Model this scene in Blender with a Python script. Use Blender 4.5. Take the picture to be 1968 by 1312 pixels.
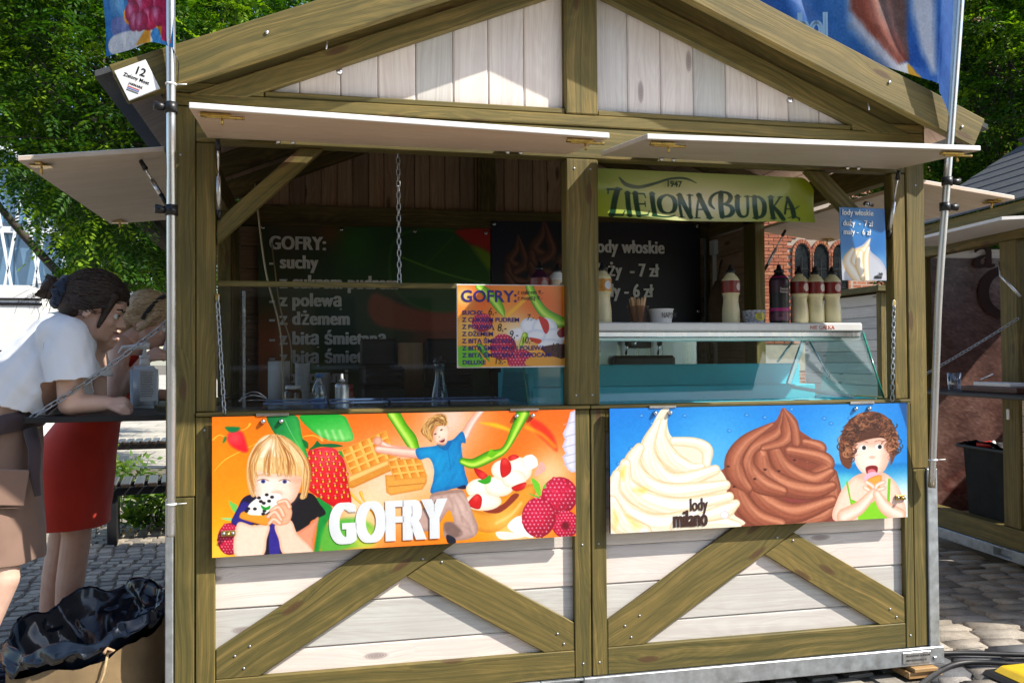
import bpy, bmesh, math, random
import numpy as np
from mathutils import Vector, Matrix, Euler

random.seed(7); RNG = np.random.default_rng(11)
SC = bpy.context.scene
for o in list(bpy.data.objects): bpy.data.objects.remove(o)
COL = SC.collection
RAD = math.radians

# ------------------------------------------------------------------ camera
cd = bpy.data.cameras.new('camera'); cam = bpy.data.objects.new('camera', cd); COL.objects.link(cam)
SC.camera = cam
cd.sensor_width = 36.0; cd.lens = 1700 / 1968 * 36.0; cd.clip_start = 0.05; cd.clip_end = 600
_yaw, _pit, _rol = RAD(12.759), RAD(1.139), RAD(-0.3986)
_f = Vector((math.sin(_yaw) * math.cos(_pit), math.cos(_yaw) * math.cos(_pit), math.sin(_pit)))
_r = Vector((math.cos(_yaw), -math.sin(_yaw), 0)); _u = _r.cross(_f)
_R = math.cos(_rol) * _r + math.sin(_rol) * _u; _U = -math.sin(_rol) * _r + math.cos(_rol) * _u
cam.matrix_world = Matrix(((_R.x, _U.x, -_f.x, 0.4648), (_R.y, _U.y, -_f.y, -3.2498), (_R.z, _U.z, -_f.z, 1.33), (0, 0, 0, 1)))

# ------------------------------------------------------------------ sky and sun
SUN = Vector((1.72, -1.0, 1.9)).normalized()
SUN_ELEV = math.asin(SUN.z); SUN_ROT = math.atan2(SUN.x, SUN.y)
w = bpy.data.worlds.new('World'); SC.world = w; w.use_nodes = True
nt = w.node_tree; bg = nt.nodes['Background']
sky = nt.nodes.new('ShaderNodeTexSky'); sky.sky_type = 'NISHITA'; sky.sun_disc = False
sky.sun_elevation = SUN_ELEV; sky.sun_rotation = SUN_ROT; sky.altitude = 50; sky.air_density = 1.0; sky.dust_density = 1.0; sky.ozone_density = 1.0
nt.links.new(sky.outputs[0], bg.inputs[0]); bg.inputs[1].default_value = 0.15
sl = bpy.data.lights.new('sun', 'SUN'); sl.energy = 5.0; sl.angle = RAD(0.53); sl.color = (1.0, 0.93, 0.82)
sun = bpy.data.objects.new('sun', sl); COL.objects.link(sun)
sun.rotation_euler = SUN.to_track_quat('Z', 'Y').to_euler(); sun.location = (6, -4, 8)
vs = SC.view_settings; vs.view_transform = 'Standard'; vs.look = 'None'; vs.gamma = 1.0; vs.use_curve_mapping = False
vs.exposure = 0.68
SC.cycles.max_bounces = 8; SC.cycles.diffuse_bounces = 4; SC.cycles.glossy_bounces = 4
SC.cycles.transmission_bounces = 8; SC.cycles.transparent_max_bounces = 16
SC.cycles.caustics_reflective = False; SC.cycles.caustics_refractive = False
SC.cycles.use_denoising = True
# ------------------------------------------------------------------ helpers: objects
def wm(o):
    m = o.matrix_basis.copy()
    if o.parent: m = wm(o.parent) @ o.matrix_parent_inverse @ m
    return m
def tag(o, label=None, cat=None, group=None, kind=None):
    if label: o['label'] = label
    if cat: o['category'] = cat
    if group: o['group'] = group
    if kind: o['kind'] = kind
    return o
def link(o, parent=None, local=False):
    COL.objects.link(o)
    if parent:
        o.parent = parent
        if not local: o.matrix_parent_inverse = wm(parent).inverted()
    return o
def thing(name, label, cat, loc=(0, 0, 0), rz=0, group=None):
    o = bpy.data.objects.new(name, None); COL.objects.link(o); o.empty_display_size = 0.1
    o.location = loc; o.rotation_euler = (0, 0, rz)
    return tag(o, label, cat, group)
def mobj(name, me, mat=None, parent=None, M=None, local=False, smooth=False):
    if isinstance(me, bmesh.types.BMesh):
        bm = me; me = bpy.data.meshes.new(name); bm.to_mesh(me); bm.free()
    if mat is not None and not me.materials:
        for m_ in (mat if isinstance(mat, (list, tuple)) else [mat]): me.materials.append(m_)
    if smooth: me.polygons.foreach_set('use_smooth', [True] * len(me.polygons))
    o = bpy.data.objects.new(name, me)
    if M is not None: o.matrix_basis = M
    return link(o, parent, local)
def pydata(name, v, f):
    me = bpy.data.meshes.new(name); me.from_pydata([tuple(a) for a in v], [], [tuple(a) for a in f]); me.update(); return me
def copy_tree(o, parent=None):
    c = o.copy(); COL.objects.link(c)
    if parent: c.parent = parent; c.matrix_parent_inverse = o.matrix_parent_inverse.copy()
    for ch in o.children: copy_tree(ch, c)
    return c

# ------------------------------------------------------------------ helpers: shapes
def bm_box(bm, lo, hi, M=None):
    vs_ = [bm.verts.new((x, y, z)) for x in (lo[0], hi[0]) for y in (lo[1], hi[1]) for z in (lo[2], hi[2])]
    if M is not None:
        for v in vs_: v.co = M @ v.co
    for q in ((0, 1, 3, 2), (4, 6, 7, 5), (0, 4, 5, 1), (2, 3, 7, 6), (0, 2, 6, 4), (1, 5, 7, 3)): bm.faces.new([vs_[i] for i in q])
    return vs_
def bevel_all(bm, b, seg=1):
    if b > 0: bmesh.ops.bevel(bm, geom=list(bm.edges), offset=b, segments=seg, affect='EDGES', clamp_overlap=True)
def box(name, lo, hi, mat, parent=None, b=0.002, local=False, seg=1):
    """Axis-aligned bevelled box; the object's origin is its centre and its longest side runs along local X (so wood grain follows it)."""
    lo, hi = Vector(lo), Vector(hi); c = (lo + hi) / 2; s = hi - lo
    ax = max(range(3), key=lambda i: s[i])
    if ax == 0: Rm = Matrix.Identity(3)
    elif ax == 1: Rm = Matrix(((0, -1, 0), (1, 0, 0), (0, 0, 1)))
    else: Rm = Matrix(((0, 0, 1), (0, 1, 0), (-1, 0, 0))).transposed() if False else Matrix(((0, 0, -1), (0, 1, 0), (1, 0, 0)))
    h = Rm.transposed() @ (s / 2); h = Vector((abs(h.x), abs(h.y), abs(h.z)))
    bm = bmesh.new(); bm_box(bm, -h, h); bevel_all(bm, min(b, min(h) * 0.45), seg)
    return mobj(name, bm, mat, parent, Matrix.Translation(c) @ Rm.to_4x4(), local)
def plank(name, a, c, wid, th, nrm, mat, parent=None, b=0.003, local=False):
    """Board from a to c (centre line), width wid across, thickness th along nrm."""
    a, c = Vector(a), Vector(c); X = (c - a); L = X.length; X.normalize(); Zn = Vector(nrm); Zn = (Zn - Zn.dot(X) * X).normalized(); Yn = Zn.cross(X)
    bm = bmesh.new(); bm_box(bm, (0, -wid / 2, -th / 2), (L, wid / 2, th / 2)); bevel_all(bm, b)
    Mx = Matrix((X, Yn, Zn)).transposed().to_4x4(); Mx.translation = a
    return mobj(name, bm, mat, parent, Mx, local)
def prism(name, pts, y0, y1, mat, parent=None, ang=0.0, b=0.003, plane='xz', local=False):
    """Polygon pts in the facade plane extruded from y0 to y1, grain along angle ang (degrees) in that plane."""
    cx = sum(p[0] for p in pts) / len(pts); cz = sum(p[1] for p in pts) / len(pts)
    if plane == 'xz': Mx = Matrix.Translation((cx, 0, cz)) @ Matrix.Rotation(-RAD(ang), 4, 'Y'); to3 = lambda p, y: Vector((p[0], y, p[1]))
    else: Mx = Matrix.Translation((0, cx, cz)) @ Matrix.Rotation(RAD(ang), 4, 'X') @ Matrix.Rotation(RAD(90), 4, 'Z'); to3 = lambda p, y: Vector((y, p[0], p[1]))
    Mi = Mx.inverted(); bm = bmesh.new()
    A = [bm.verts.new(Mi @ to3(p, y0)) for p in pts]; B = [bm.verts.new(Mi @ to3(p, y1)) for p in pts]; n = len(pts)
    bm.faces.new(A); bm.faces.new(B[::-1])
    for i in range(n): bm.faces.new((A[i], B[i], B[(i + 1) % n], A[(i + 1) % n])[::-1])
    bmesh.ops.recalc_face_normals(bm, faces=bm.faces); bevel_all(bm, b)
    return mobj(name, bm, mat, parent, Mx, local)
def frames(pts):
    pts = [Vector(p) for p in pts]; out = []; n = len(pts); up = None
    for i, p in enumerate(pts):
        t = (pts[min(i + 1, n - 1)] - pts[max(i - 1, 0)])
        t = t.normalized() if t.length > 1e-9 else Vector((0, 0, 1))
        if up is None: up = t.orthogonal().normalized()
        up = (up - up.dot(t) * t)
        up = up.normalized() if up.length > 1e-6 else t.orthogonal().normalized()
        out.append((p, up.copy(), t.cross(up)))
    return out
def bm_tube(bm, pts, r, n=8, cap=True, flat=1.0):
    rs = r if isinstance(r, (list, tuple)) else [r] * len(pts); rings = []
    for (p, a, c), rr in zip(frames(pts), rs):
        rings.append([bm.verts.new(p + (a * math.cos(k * 2 * math.pi / n) + c * flat * math.sin(k * 2 * math.pi / n)) * rr) for k in range(n)])
    for A, B in zip(rings, rings[1:]):
        for k in range(n): bm.faces.new((A[k], A[(k + 1) % n], B[(k + 1) % n], B[k]))
    if cap: bm.faces.new(rings[0][::-1]); bm.faces.new(rings[-1])
def tube(name, pts, r, mat, parent=None, n=8, local=False, smooth=True):
    bm = bmesh.new(); bm_tube(bm, pts, r, n); return mobj(name, bm, mat, parent, None, local, smooth)
def bm_lathe(bm, prof, n=20, c=(0, 0, 0), sq=1.0, cap=True):
    rings = []
    for r, z in prof:
        rings.append([bm.verts.new((c[0] + max(r, 1e-4) * math.cos(2 * math.pi * k / n), c[1] + max(r, 1e-4) * sq * math.sin(2 * math.pi * k / n), c[2] + z)) for k in range(n)])
    for A, B in zip(rings, rings[1:]):
        for k in range(n): bm.faces.new((A[k], A[(k + 1) % n], B[(k + 1) % n], B[k]))
    if cap: bm.faces.new(rings[0][::-1]); bm.faces.new(rings[-1])
def lathe(name, prof, mat, parent=None, n=20, c=(0, 0, 0), local=True, smooth=True, sq=1.0, cap=True):
    bm = bmesh.new(); bm_lathe(bm, prof, n, c, sq, cap); return mobj(name, bm, mat, parent, None, local, smooth)
def spline(P, m=8, closed=False):
    P = [np.array(p, float) for p in P]; n = len(P); out = []
    rng_ = range(n) if closed else range(n - 1)
    for i in rng_:
        g = (lambda k: P[k % n]) if closed else (lambda k: P[min(max(k, 0), n - 1)])
        a, b_, c, d = g(i - 1), g(i), g(i + 1), g(i + 2)
        for j in range(m):
            t = j / m; out.append(0.5 * ((2 * b_) + (-a + c) * t + (2 * a - 5 * b_ + 4 * c - d) * t * t + (-a + 3 * b_ - 3 * c + d) * t ** 3))
    if not closed: out.append(P[-1])
    return out
def grid_obj(name, w_, h_, fn, mat, parent=None, colors=None, thick=0.0, smooth=True):
    """Sheet of w_ x h_ vertices at fn(u, v) (v from the top); colors is an h_ x w_ x 3 sRGB array stored as the attribute 'print'."""
    u, v = np.meshgrid(np.linspace(0, 1, w_), np.linspace(0, 1, h_)); P = fn(u, v).reshape(-1, 3)
    i = np.arange((h_ - 1) * (w_ - 1)); r_, c_ = i // (w_ - 1), i % (w_ - 1); a = r_ * w_ + c_
    F = np.stack([a, a + w_, a + w_ + 1, a + 1], 1)
    me = bpy.data.meshes.new(name); me.vertices.add(len(P)); me.vertices.foreach_set('co', P.astype(np.float32).ravel())
    me.loops.add(F.size); me.loops.foreach_set('vertex_index', F.astype(np.int32).ravel())
    me.polygons.add(len(F)); me.polygons.foreach_set('loop_start', np.arange(0, F.size, 4, dtype=np.int32))
    me.update(calc_edges=True)
    if smooth: me.polygons.foreach_set('use_smooth', [True] * len(F))
    if colors is not None:
        lin = np.where(colors <= 0.04045, colors / 12.92, ((np.clip(colors, 0, 1) + 0.055) / 1.055) ** 2.4)
        at = me.attributes.new('print', 'FLOAT_COLOR', 'POINT'); rgba = np.ones((len(P), 4), np.float32); rgba[:, :3] = lin.reshape(-1, 3) * 0.90; at.data.foreach_set('color', rgba.ravel())
    o = mobj(name, me, mat, parent)
    if thick:
        md = o.modifiers.new('thickness', 'SOLIDIFY'); md.thickness = thick; md.offset = 0
    return o
def tmp_dg(ob):
    """dependency graph of a scratch scene that holds only ob"""
    sc = bpy.data.scenes.get('scratch') or bpy.data.scenes.new('scratch')
    for q in list(sc.collection.objects): sc.collection.objects.unlink(q)
    sc.collection.objects.link(ob)
    with bpy.context.temp_override(scene=sc, view_layer=sc.view_layers[0]): return bpy.context.evaluated_depsgraph_get()
def text_mesh(s, size, xs=1.0, off=0.0, ext=0.0004, align='LEFT', shear=0.0, space=1.0, bold=0.0):
    cu = bpy.data.curves.new('lettering', 'FONT'); cu.body = s; cu.size = size; cu.offset = off * size; cu.extrude = ext; cu.align_x = align; cu.shear = shear; cu.resolution_u = 8 if size > .1 else 3; cu.space_character = space
    ob = bpy.data.objects.new('lettering', cu); dg = tmp_dg(ob); me = bpy.data.meshes.new_from_object(ob.evaluated_get(dg))
    bpy.data.objects.remove(ob); bpy.data.curves.remove(cu)
    for v in me.vertices: v.co.x *= xs
    me.materials.clear()
    if bold:   # heavier weight: copies of the glyphs shifted sideways, each a hair behind the last
        bm = bmesh.new()
        for k in range(-2, 3):
            n0 = len(bm.verts); bm.from_mesh(me); bm.verts.ensure_lookup_table()
            for v in bm.verts[n0:]: v.co.x += k * 0.5 * bold * size; v.co.z -= abs(k) * 0.00012
        bm.to_mesh(me); bm.free()
    return me
def text(name, s, M, size, mat, parent, **k):
    o = mobj(name, text_mesh(s, size, **k), mat, parent, M); o['kind'] = 'stuff'; return o
def face_M(p, right=(1, 0, 0), up=(0, 0, 1)):
    X, Yv = Vector(right).normalized(), Vector(up).normalized(); Zv = X.cross(Yv); m = Matrix((X, Yv, Zv)).transposed().to_4x4(); m.translation = Vector(p); return m

# ------------------------------------------------------------------ helpers: materials
def new_mat(name):
    m = bpy.data.materials.new(name); m.use_nodes = True; t = m.node_tree; return m, t, t.nodes['Principled BSDF']
def nd(t, typ, ins=None, **props):
    n = t.nodes.new(typ)
    for k, v in props.items(): setattr(n, k, v)
    for k, v in (ins or {}).items():
        s = n.inputs[k]
        if isinstance(v, bpy.types.NodeSocket): t.links.new(v, s)
        else: s.default_value = v
    return n
def ramp(t, fac, stops, interp='LINEAR'):
    n = t.nodes.new('ShaderNodeValToRGB'); n.color_ramp.interpolation = interp; e = n.color_ramp.elements
    while len(e) < len(stops): e.new(0.5)
    for el, (p, c) in zip(e, stops): el.position = p; el.color = (*c, 1) if len(c) == 3 else c
    t.links.new(fac, n.inputs[0]); return n.outputs[0]
def mixc(t, fac, a, b_, mode='MIX'):
    n = t.nodes.new('ShaderNodeMix'); n.data_type = 'RGBA'; n.blend_type = mode
    for s, v in ((n.inputs[0], fac), (n.inputs[6], a), (n.inputs[7], b_)):
        if isinstance(v, bpy.types.NodeSocket): t.links.new(v, s)
        else: s.default_value = v if not isinstance(v, tuple) or len(v) == 4 else (*v, 1)
    return n.outputs[2]
def mth(t, op, a, b_=None):
    n = t.nodes.new('ShaderNodeMath'); n.operation = op
    for s, v in ((n.inputs[0], a), (n.inputs[1], b_)):
        if v is None: continue
        if isinstance(v, bpy.types.NodeSocket): t.links.new(v, s)
        else: s.default_value = v
    return n.outputs[0]
def bump(t, bsdf, h, strength=0.3, dist=0.002):
    n = nd(t, 'ShaderNodeBump', {'Height': h, 'Strength': strength, 'Distance': dist}); t.links.new(n.outputs[0], bsdf.inputs['Normal'])
def objvec(t, rnd=True):
    tc = nd(t, 'ShaderNodeTexCoord'); v = tc.outputs['Object']
    if rnd:
        oi = nd(t, 'ShaderNodeObjectInfo'); cb = nd(t, 'ShaderNodeCombineXYZ', {0: mth(t, 'MULTIPLY', oi.outputs['Random'], 31.7), 1: mth(t, 'MULTIPLY', oi.outputs['Random'], 17.3), 2: mth(t, 'MULTIPLY', oi.outputs['Random'], 5.1)})
        v = nd(t, 'ShaderNodeVectorMath', {0: v, 1: cb.outputs[0]}, operation='ADD').outputs[0]
    return v
def vscale(t, v, s): return nd(t, 'ShaderNodeMapping', {'Vector': v, 'Scale': s}).outputs[0]
def plain(name, c, rough=0.5, metal=0.0, var=0.12, scale=12.0, bmp=0.0, coat=0.0, spec=0.5, rnd=True, aniso=(1, 1, 1), **kw):
    """Base colour with a little uneven tone, gloss and relief."""
    m, t, b_ = new_mat(name); v = vscale(t, objvec(t, rnd), aniso)
    n = nd(t, 'ShaderNodeTexNoise', {'Vector': v, 'Scale': scale, 'Detail': 6.0, 'Roughness': 0.6})
    lo = tuple(x * (1 - var) for x in c); hi = tuple(min(1, x * (1 + var)) for x in c)
    t.links.new(ramp(t, n.outputs[0], [(0.3, lo), (0.7, hi)]), b_.inputs['Base Color'])
    r_ = ramp(t, n.outputs[0], [(0.25, (max(0.02, rough - 0.1),) * 3), (0.75, (min(1, rough + 0.1),) * 3)]); t.links.new(r_, b_.inputs['Roughness'])
    b_.inputs['Metallic'].default_value = metal; b_.inputs['Specular IOR Level'].default_value = spec; b_.inputs['Coat Weight'].default_value = coat
    for k, x in kw.items(): b_.inputs[k.replace('_', ' ')].default_value = x
    if bmp: bump(t, b_, nd(t, 'ShaderNodeTexNoise', {'Vector': v, 'Scale': scale * 6, 'Detail': 4.0}).outputs[0], bmp)
    return m
def wood(name, lo, mid, hi, knot, rough=0.62, knots=0.5, bmp=0.35, fig=0.5):
    """Sawn timber: local X runs along the grain; streaks, cathedral figure and knots lie across it."""
    m, t, b_ = new_mat(name); v = objvec(t); sx = nd(t, 'ShaderNodeSeparateXYZ', {0: v}); x = sx.outputs[0]; q = mth(t, 'ADD', sx.outputs[2], mth(t, 'MULTIPLY', sx.outputs[1], 0.83))
    V2 = lambda a, c: nd(t, 'ShaderNodeCombineXYZ', {0: mth(t, 'MULTIPLY', x, a), 1: mth(t, 'MULTIPLY', qq, c)}).outputs[0]
    qq = q; kv = nd(t, 'ShaderNodeTexVoronoi', {'Vector': V2(2.3, 8.0), 'Scale': 1.0, 'Randomness': 1.0}, voronoi_dimensions='2D'); kd = kv.outputs['Distance']
    sel = mth(t, 'GREATER_THAN', nd(t, 'ShaderNodeSeparateColor', {0: kv.outputs['Color']}).outputs[0], 1 - knots)
    near = mth(t, 'MULTIPLY', mth(t, 'POWER', mth(t, 'SUBTRACT', 1.0, mth(t, 'MINIMUM', kd, 1.0)), 4.0), sel)
    bend = nd(t, 'ShaderNodeTexNoise', {'Vector': V2(1.3, 5.0), 'Scale': 1.0, 'Detail': 2.0}, noise_dimensions='2D')
    qq = mth(t, 'ADD', mth(t, 'ADD', q, mth(t, 'MULTIPLY', near, 0.035)), mth(t, 'MULTIPLY', bend.outputs[0], 0.07))
    g1 = nd(t, 'ShaderNodeTexNoise', {'Vector': V2(0.8, 75), 'Scale': 1.0, 'Detail': 5.0, 'Roughness': 0.6}, noise_dimensions='2D').outputs[0]
    g2 = nd(t, 'ShaderNodeTexNoise', {'Vector': V2(3.5, 330), 'Scale': 1.0, 'Detail': 2.0}, noise_dimensions='2D').outputs[0]
    fg = nd(t, 'ShaderNodeTexNoise', {'Vector': V2(0.9, 8.0), 'Scale': 1.0, 'Detail': 1.0}, noise_dimensions='2D').outputs[0]
    rg = mth(t, 'POWER', mth(t, 'ABSOLUTE', mth(t, 'SINE', mth(t, 'ADD', mth(t, 'MULTIPLY', fg, 62.0), mth(t, 'MULTIPLY', near, 9.0)))), 3.0)
    bl = nd(t, 'ShaderNodeTexNoise', {'Vector': nd(t, 'ShaderNodeCombineXYZ', {0: mth(t, 'MULTIPLY', x, 4.0), 1: mth(t, 'MULTIPLY', q, 11.0)}).outputs[0], 'Scale': 1.0, 'Detail': 6.0, 'Roughness': 0.62}, noise_dimensions='2D').outputs[0]
    gsum = mth(t, 'ADD', mth(t, 'ADD', mth(t, 'MULTIPLY', g1, 0.62), mth(t, 'MULTIPLY', g2, 0.20)), mth(t, 'MULTIPLY', rg, 0.20 * fig))
    c1 = ramp(t, gsum, [(0.30, lo), (0.46, mid), (0.64, hi)])
    c2 = mixc(t, ramp(t, bl, [(0.40, (0,) * 3), (0.64, (0.75,) * 3)]), c1, mixc(t, 0.65, c1, lo))
    oi = nd(t, 'ShaderNodeObjectInfo'); c2 = mixc(t, 1.0, c2, ramp(t, oi.outputs['Random'], [(0, (0.76, 0.80, 0.78)), (0.5, (1.0, 0.98, 0.95)), (1, (1.16, 1.10, 1.02))]), 'MULTIPLY')
    kf = mth(t, 'MULTIPLY', ramp(t, kd, [(0.05, (1,) * 3), (0.085, (0.75,) * 3), (0.115, (0,) * 3)]), sel); kr = mth(t, 'MULTIPLY', kf, mth(t, 'ADD', 0.55, mth(t, 'MULTIPLY', mth(t, 'ABSOLUTE', mth(t, 'SINE', mth(t, 'MULTIPLY', kd, 130.0))), 0.45)))
    t.links.new(mixc(t, kr, c2, knot), b_.inputs['Base Color'])
    b_.inputs['Roughness'].default_value = rough; b_.inputs['Specular IOR Level'].default_value = 0.35
    bump(t, b_, mth(t, 'ADD', g1, mth(t, 'MULTIPLY', g2, 0.6)), bmp, 0.0015)
    return m
def print_mat(name, rough=0.35, coat=0.15, trans=0.0):
    m, t, b_ = new_mat(name); a = nd(t, 'ShaderNodeAttribute', attribute_name='print')
    t.links.new(a.outputs['Color'], b_.inputs['Base Color']); b_.inputs['Roughness'].default_value = rough; b_.inputs['Coat Weight'].default_value = coat
    tc = nd(t, 'ShaderNodeTexCoord'); n = nd(t, 'ShaderNodeTexNoise', {'Vector': tc.outputs['Object'], 'Scale': 9.0, 'Detail': 3.0}); bump(t, b_, n.outputs[0], 0.12, 0.004)
    if trans:
        tr = nd(t, 'ShaderNodeBsdfTranslucent', {'Color': a.outputs['Color']}); mx = nd(t, 'ShaderNodeMixShader', {0: trans, 1: b_.outputs[0], 2: tr.outputs[0]})
        t.links.new(mx.outputs[0], t.nodes['Material Output'].inputs[0])
    return m
def glass(name, tint=(0.9, 0.97, 0.96), alpha=0.12, rough=0.02):
    """Thin pane: mostly clear with a mirror share that grows towards grazing angles."""
    m, t, b_ = new_mat(name); t.nodes.remove(b_)
    tr = nd(t, 'ShaderNodeBsdfTransparent', {'Color': (*tint, 1)}); gl = nd(t, 'ShaderNodeBsdfGlossy', {'Color': (1, 1, 1, 1), 'Roughness': rough})
    bf_ = nd(t, 'ShaderNodeNewGeometry').outputs['Backfacing']; fr = nd(t, 'ShaderNodeFresnel', {'IOR': mth(t, 'SUBTRACT', 1.45, mth(t, 'MULTIPLY', bf_, 1.45 - 1 / 1.45))}); f2 = mth(t, 'MINIMUM', mth(t, 'ADD', fr.outputs[0], alpha), 1.0)
    mx = nd(t, 'ShaderNodeMixShader', {0: f2, 1: tr.outputs[0], 2: gl.outputs[0]}); t.links.new(mx.outputs[0], t.nodes['Material Output'].inputs[0]); return m

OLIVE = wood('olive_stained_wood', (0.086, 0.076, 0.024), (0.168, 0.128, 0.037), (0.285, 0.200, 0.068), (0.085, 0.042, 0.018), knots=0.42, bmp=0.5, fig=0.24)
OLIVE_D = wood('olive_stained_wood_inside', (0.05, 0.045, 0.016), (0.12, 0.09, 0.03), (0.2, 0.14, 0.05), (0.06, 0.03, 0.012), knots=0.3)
WHITEW = wood('whitewashed_pine', (0.62, 0.56, 0.54), (0.72, 0.675, 0.65), (0.79, 0.75, 0.725), (0.30, 0.24, 0.23), knots=0.24, rough=0.6, bmp=0.3, fig=0.35)
PLY = wood('whitewashed_plywood', (0.62, 0.49, 0.40), (0.69, 0.56, 0.47), (0.75, 0.63, 0.54), (0.45, 0.34, 0.28), knots=0.05, rough=0.55, bmp=0.12)
RAWPINE = wood('raw_pine_lining', (0.32, 0.20, 0.13), (0.44, 0.30, 0.21), (0.52, 0.38, 0.27), (0.12, 0.06, 0.03), knots=0.3)
WHITE = plain('white_lacquer', (0.80, 0.79, 0.78), 0.4, var=0.03)
STEEL = plain('galvanised_steel', (0.42, 0.45, 0.48), 0.42, 0.75, 0.22, 26, 0.05)
ALU = plain('brushed_aluminium', (0.62, 0.63, 0.65), 0.3, 0.9, 0.08, 40, aniso=(1, 1, 0.05))
CHROME = plain('chromed_metal', (0.7, 0.7, 0.72), 0.16, 1.0, 0.05)
BRASS = plain('yellow_zinc', (0.55, 0.38, 0.11), 0.32, 0.9, 0.25, 60)
BLACKP = plain('black_plastic', (0.012, 0.012, 0.014), 0.38, 0, 0.2)
BLACKM = plain('black_metal', (0.02, 0.02, 0.022), 0.45, 0.3, 0.2)
WHITEP = plain('white_plastic', (0.78, 0.79, 0.80), 0.35, 0, 0.03)
PRINT = print_mat('printed_panel')
INK = {}
def ink(c, rough=0.4):
    if c not in INK: INK[c] = plain('ink', c, rough, var=0.04)
    return INK[c]
# ------------------------------------------------------------------ ground
def stone_mat(name, stops, scale=30):
    m, t, b_ = new_mat(name); v = objvec(t); n = nd(t, 'ShaderNodeTexNoise', {'Vector': v, 'Scale': scale, 'Detail': 8.0, 'Roughness': 0.7}); n2 = nd(t, 'ShaderNodeTexNoise', {'Vector': v, 'Scale': scale * 7, 'Detail': 3.0})
    oi = nd(t, 'ShaderNodeObjectInfo'); base = ramp(t, oi.outputs['Random'], stops); c = mixc(t, 1.0, base, ramp(t, n.outputs[0], [(0.3, (0.72,) * 3), (0.7, (1.2,) * 3)]), 'MULTIPLY'); c = mixc(t, 1.0, c, ramp(t, n2.outputs[0], [(0.35, (0.8,) * 3), (0.65, (1.1,) * 3)]), 'MULTIPLY')
    t.links.new(c, b_.inputs['Base Color']); b_.inputs['Roughness'].default_value = 0.85; bump(t, b_, mth(t, 'ADD', n.outputs[0], mth(t, 'MULTIPLY', n2.outputs[0], 0.4)), 0.6, 0.006); return m
SETT = stone_mat('granite_sett', [(0.0, (0.20, 0.175, 0.14)), (0.4, (0.31, 0.27, 0.22)), (0.7, (0.26, 0.24, 0.22)), (1.0, (0.37, 0.32, 0.25))], 22)
DARKSETT = stone_mat('dark_paver', [(0.0, (0.085, 0.088, 0.095)), (1.0, (0.13, 0.132, 0.14))], 60)
def ground_mat():
    m, t, b_ = new_mat('sandy_ground'); g = nd(t, 'ShaderNodeNewGeometry').outputs['Position']
    n = nd(t, 'ShaderNodeTexNoise', {'Vector': g, 'Scale': 3.0, 'Detail': 10.0, 'Roughness': 0.7}); n2 = nd(t, 'ShaderNodeTexNoise', {'Vector': g, 'Scale': 70.0, 'Detail': 4.0})
    c = ramp(t, n.outputs[0], [(0.3, (0.10, 0.085, 0.065)), (0.55, (0.17, 0.15, 0.115)), (0.75, (0.12, 0.12, 0.07))]); c = mixc(t, 1.0, c, ramp(t, n2.outputs[0], [(0.3, (0.6,) * 3), (0.7, (1.25,) * 3)]), 'MULTIPLY')
    t.links.new(c, b_.inputs['Base Color']); b_.inputs['Roughness'].default_value = 0.95; bump(t, b_, n2.outputs[0], 0.8, 0.008); return m
ground = mobj('ground', pydata('ground', [(-160, -60, -0.012), (220, -60, -0.012), (220, 320, -0.012), (-160, 320, -0.012)], [(0, 1, 2, 3)]), ground_mat()); tag(ground, kind='structure')
def sett_mesh(seed, L, W, H=0.06):
    r = random.Random(seed); bm = bmesh.new(); bmesh.ops.create_cube(bm, size=1.0)
    for v in bm.verts: v.co = Vector((v.co.x * L, v.co.y * W, v.co.z * H - H / 2))
    bmesh.ops.bevel(bm, geom=list(bm.edges), offset=min(L, W) * 0.085, segments=2, affect='EDGES', clamp_overlap=True)
    for v in bm.verts: v.co += Vector((r.uniform(-1, 1) * L * 0.035, r.uniform(-1, 1) * W * 0.05, r.uniform(-1, 1) * 0.0035))
    me = bpy.data.meshes.new('sett'); bm.to_mesh(me); bm.free(); me.polygons.foreach_set('use_smooth', [True] * len(me.polygons)); return me
svar = [sett_mesh(i, 0.15 + 0.028 * (i % 4), 0.119) for i in range(6)]; dvar = [sett_mesh(50 + i, 0.235, 0.155) for i in range(3)]
for me in svar: me.materials.append(SETT)
for me in dvar: me.materials.append(DARKSETT)
def lay_setts(x0, x1, y0, y1, ang, keep, pitch=0.126, limit=295, variants=svar, top=0.004, jl=0.006):
    n = 0; y = y0; row = 0; ca, sa = math.cos(ang), math.sin(ang); rr = random.Random(5)
    while y < y1:
        x = x0 - rr.uniform(0, 0.15)
        while x < x1:
            me = rr.choice(variants); L = me.vertices and max(v.co.x for v in me.vertices) * 2
            cx_, cy_ = x + L / 2, y + rr.uniform(-0.004, 0.004); X_, Y_ = ca * cx_ - sa * cy_, sa * cx_ + ca * cy_
            if keep(X_, Y_) and n < limit:
                mobj('sett', me, None, ground, Matrix.Translation((X_, Y_, top + rr.uniform(-1, 1) * jl)) @ Matrix.Rotation(ang + rr.uniform(-0.04, 0.04), 4, 'Z') @ Matrix.Rotation(rr.uniform(-.03, .03), 4, 'X')); n += 1
            x += L + 0.007
        y += pitch; row += 1
    return n
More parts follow.
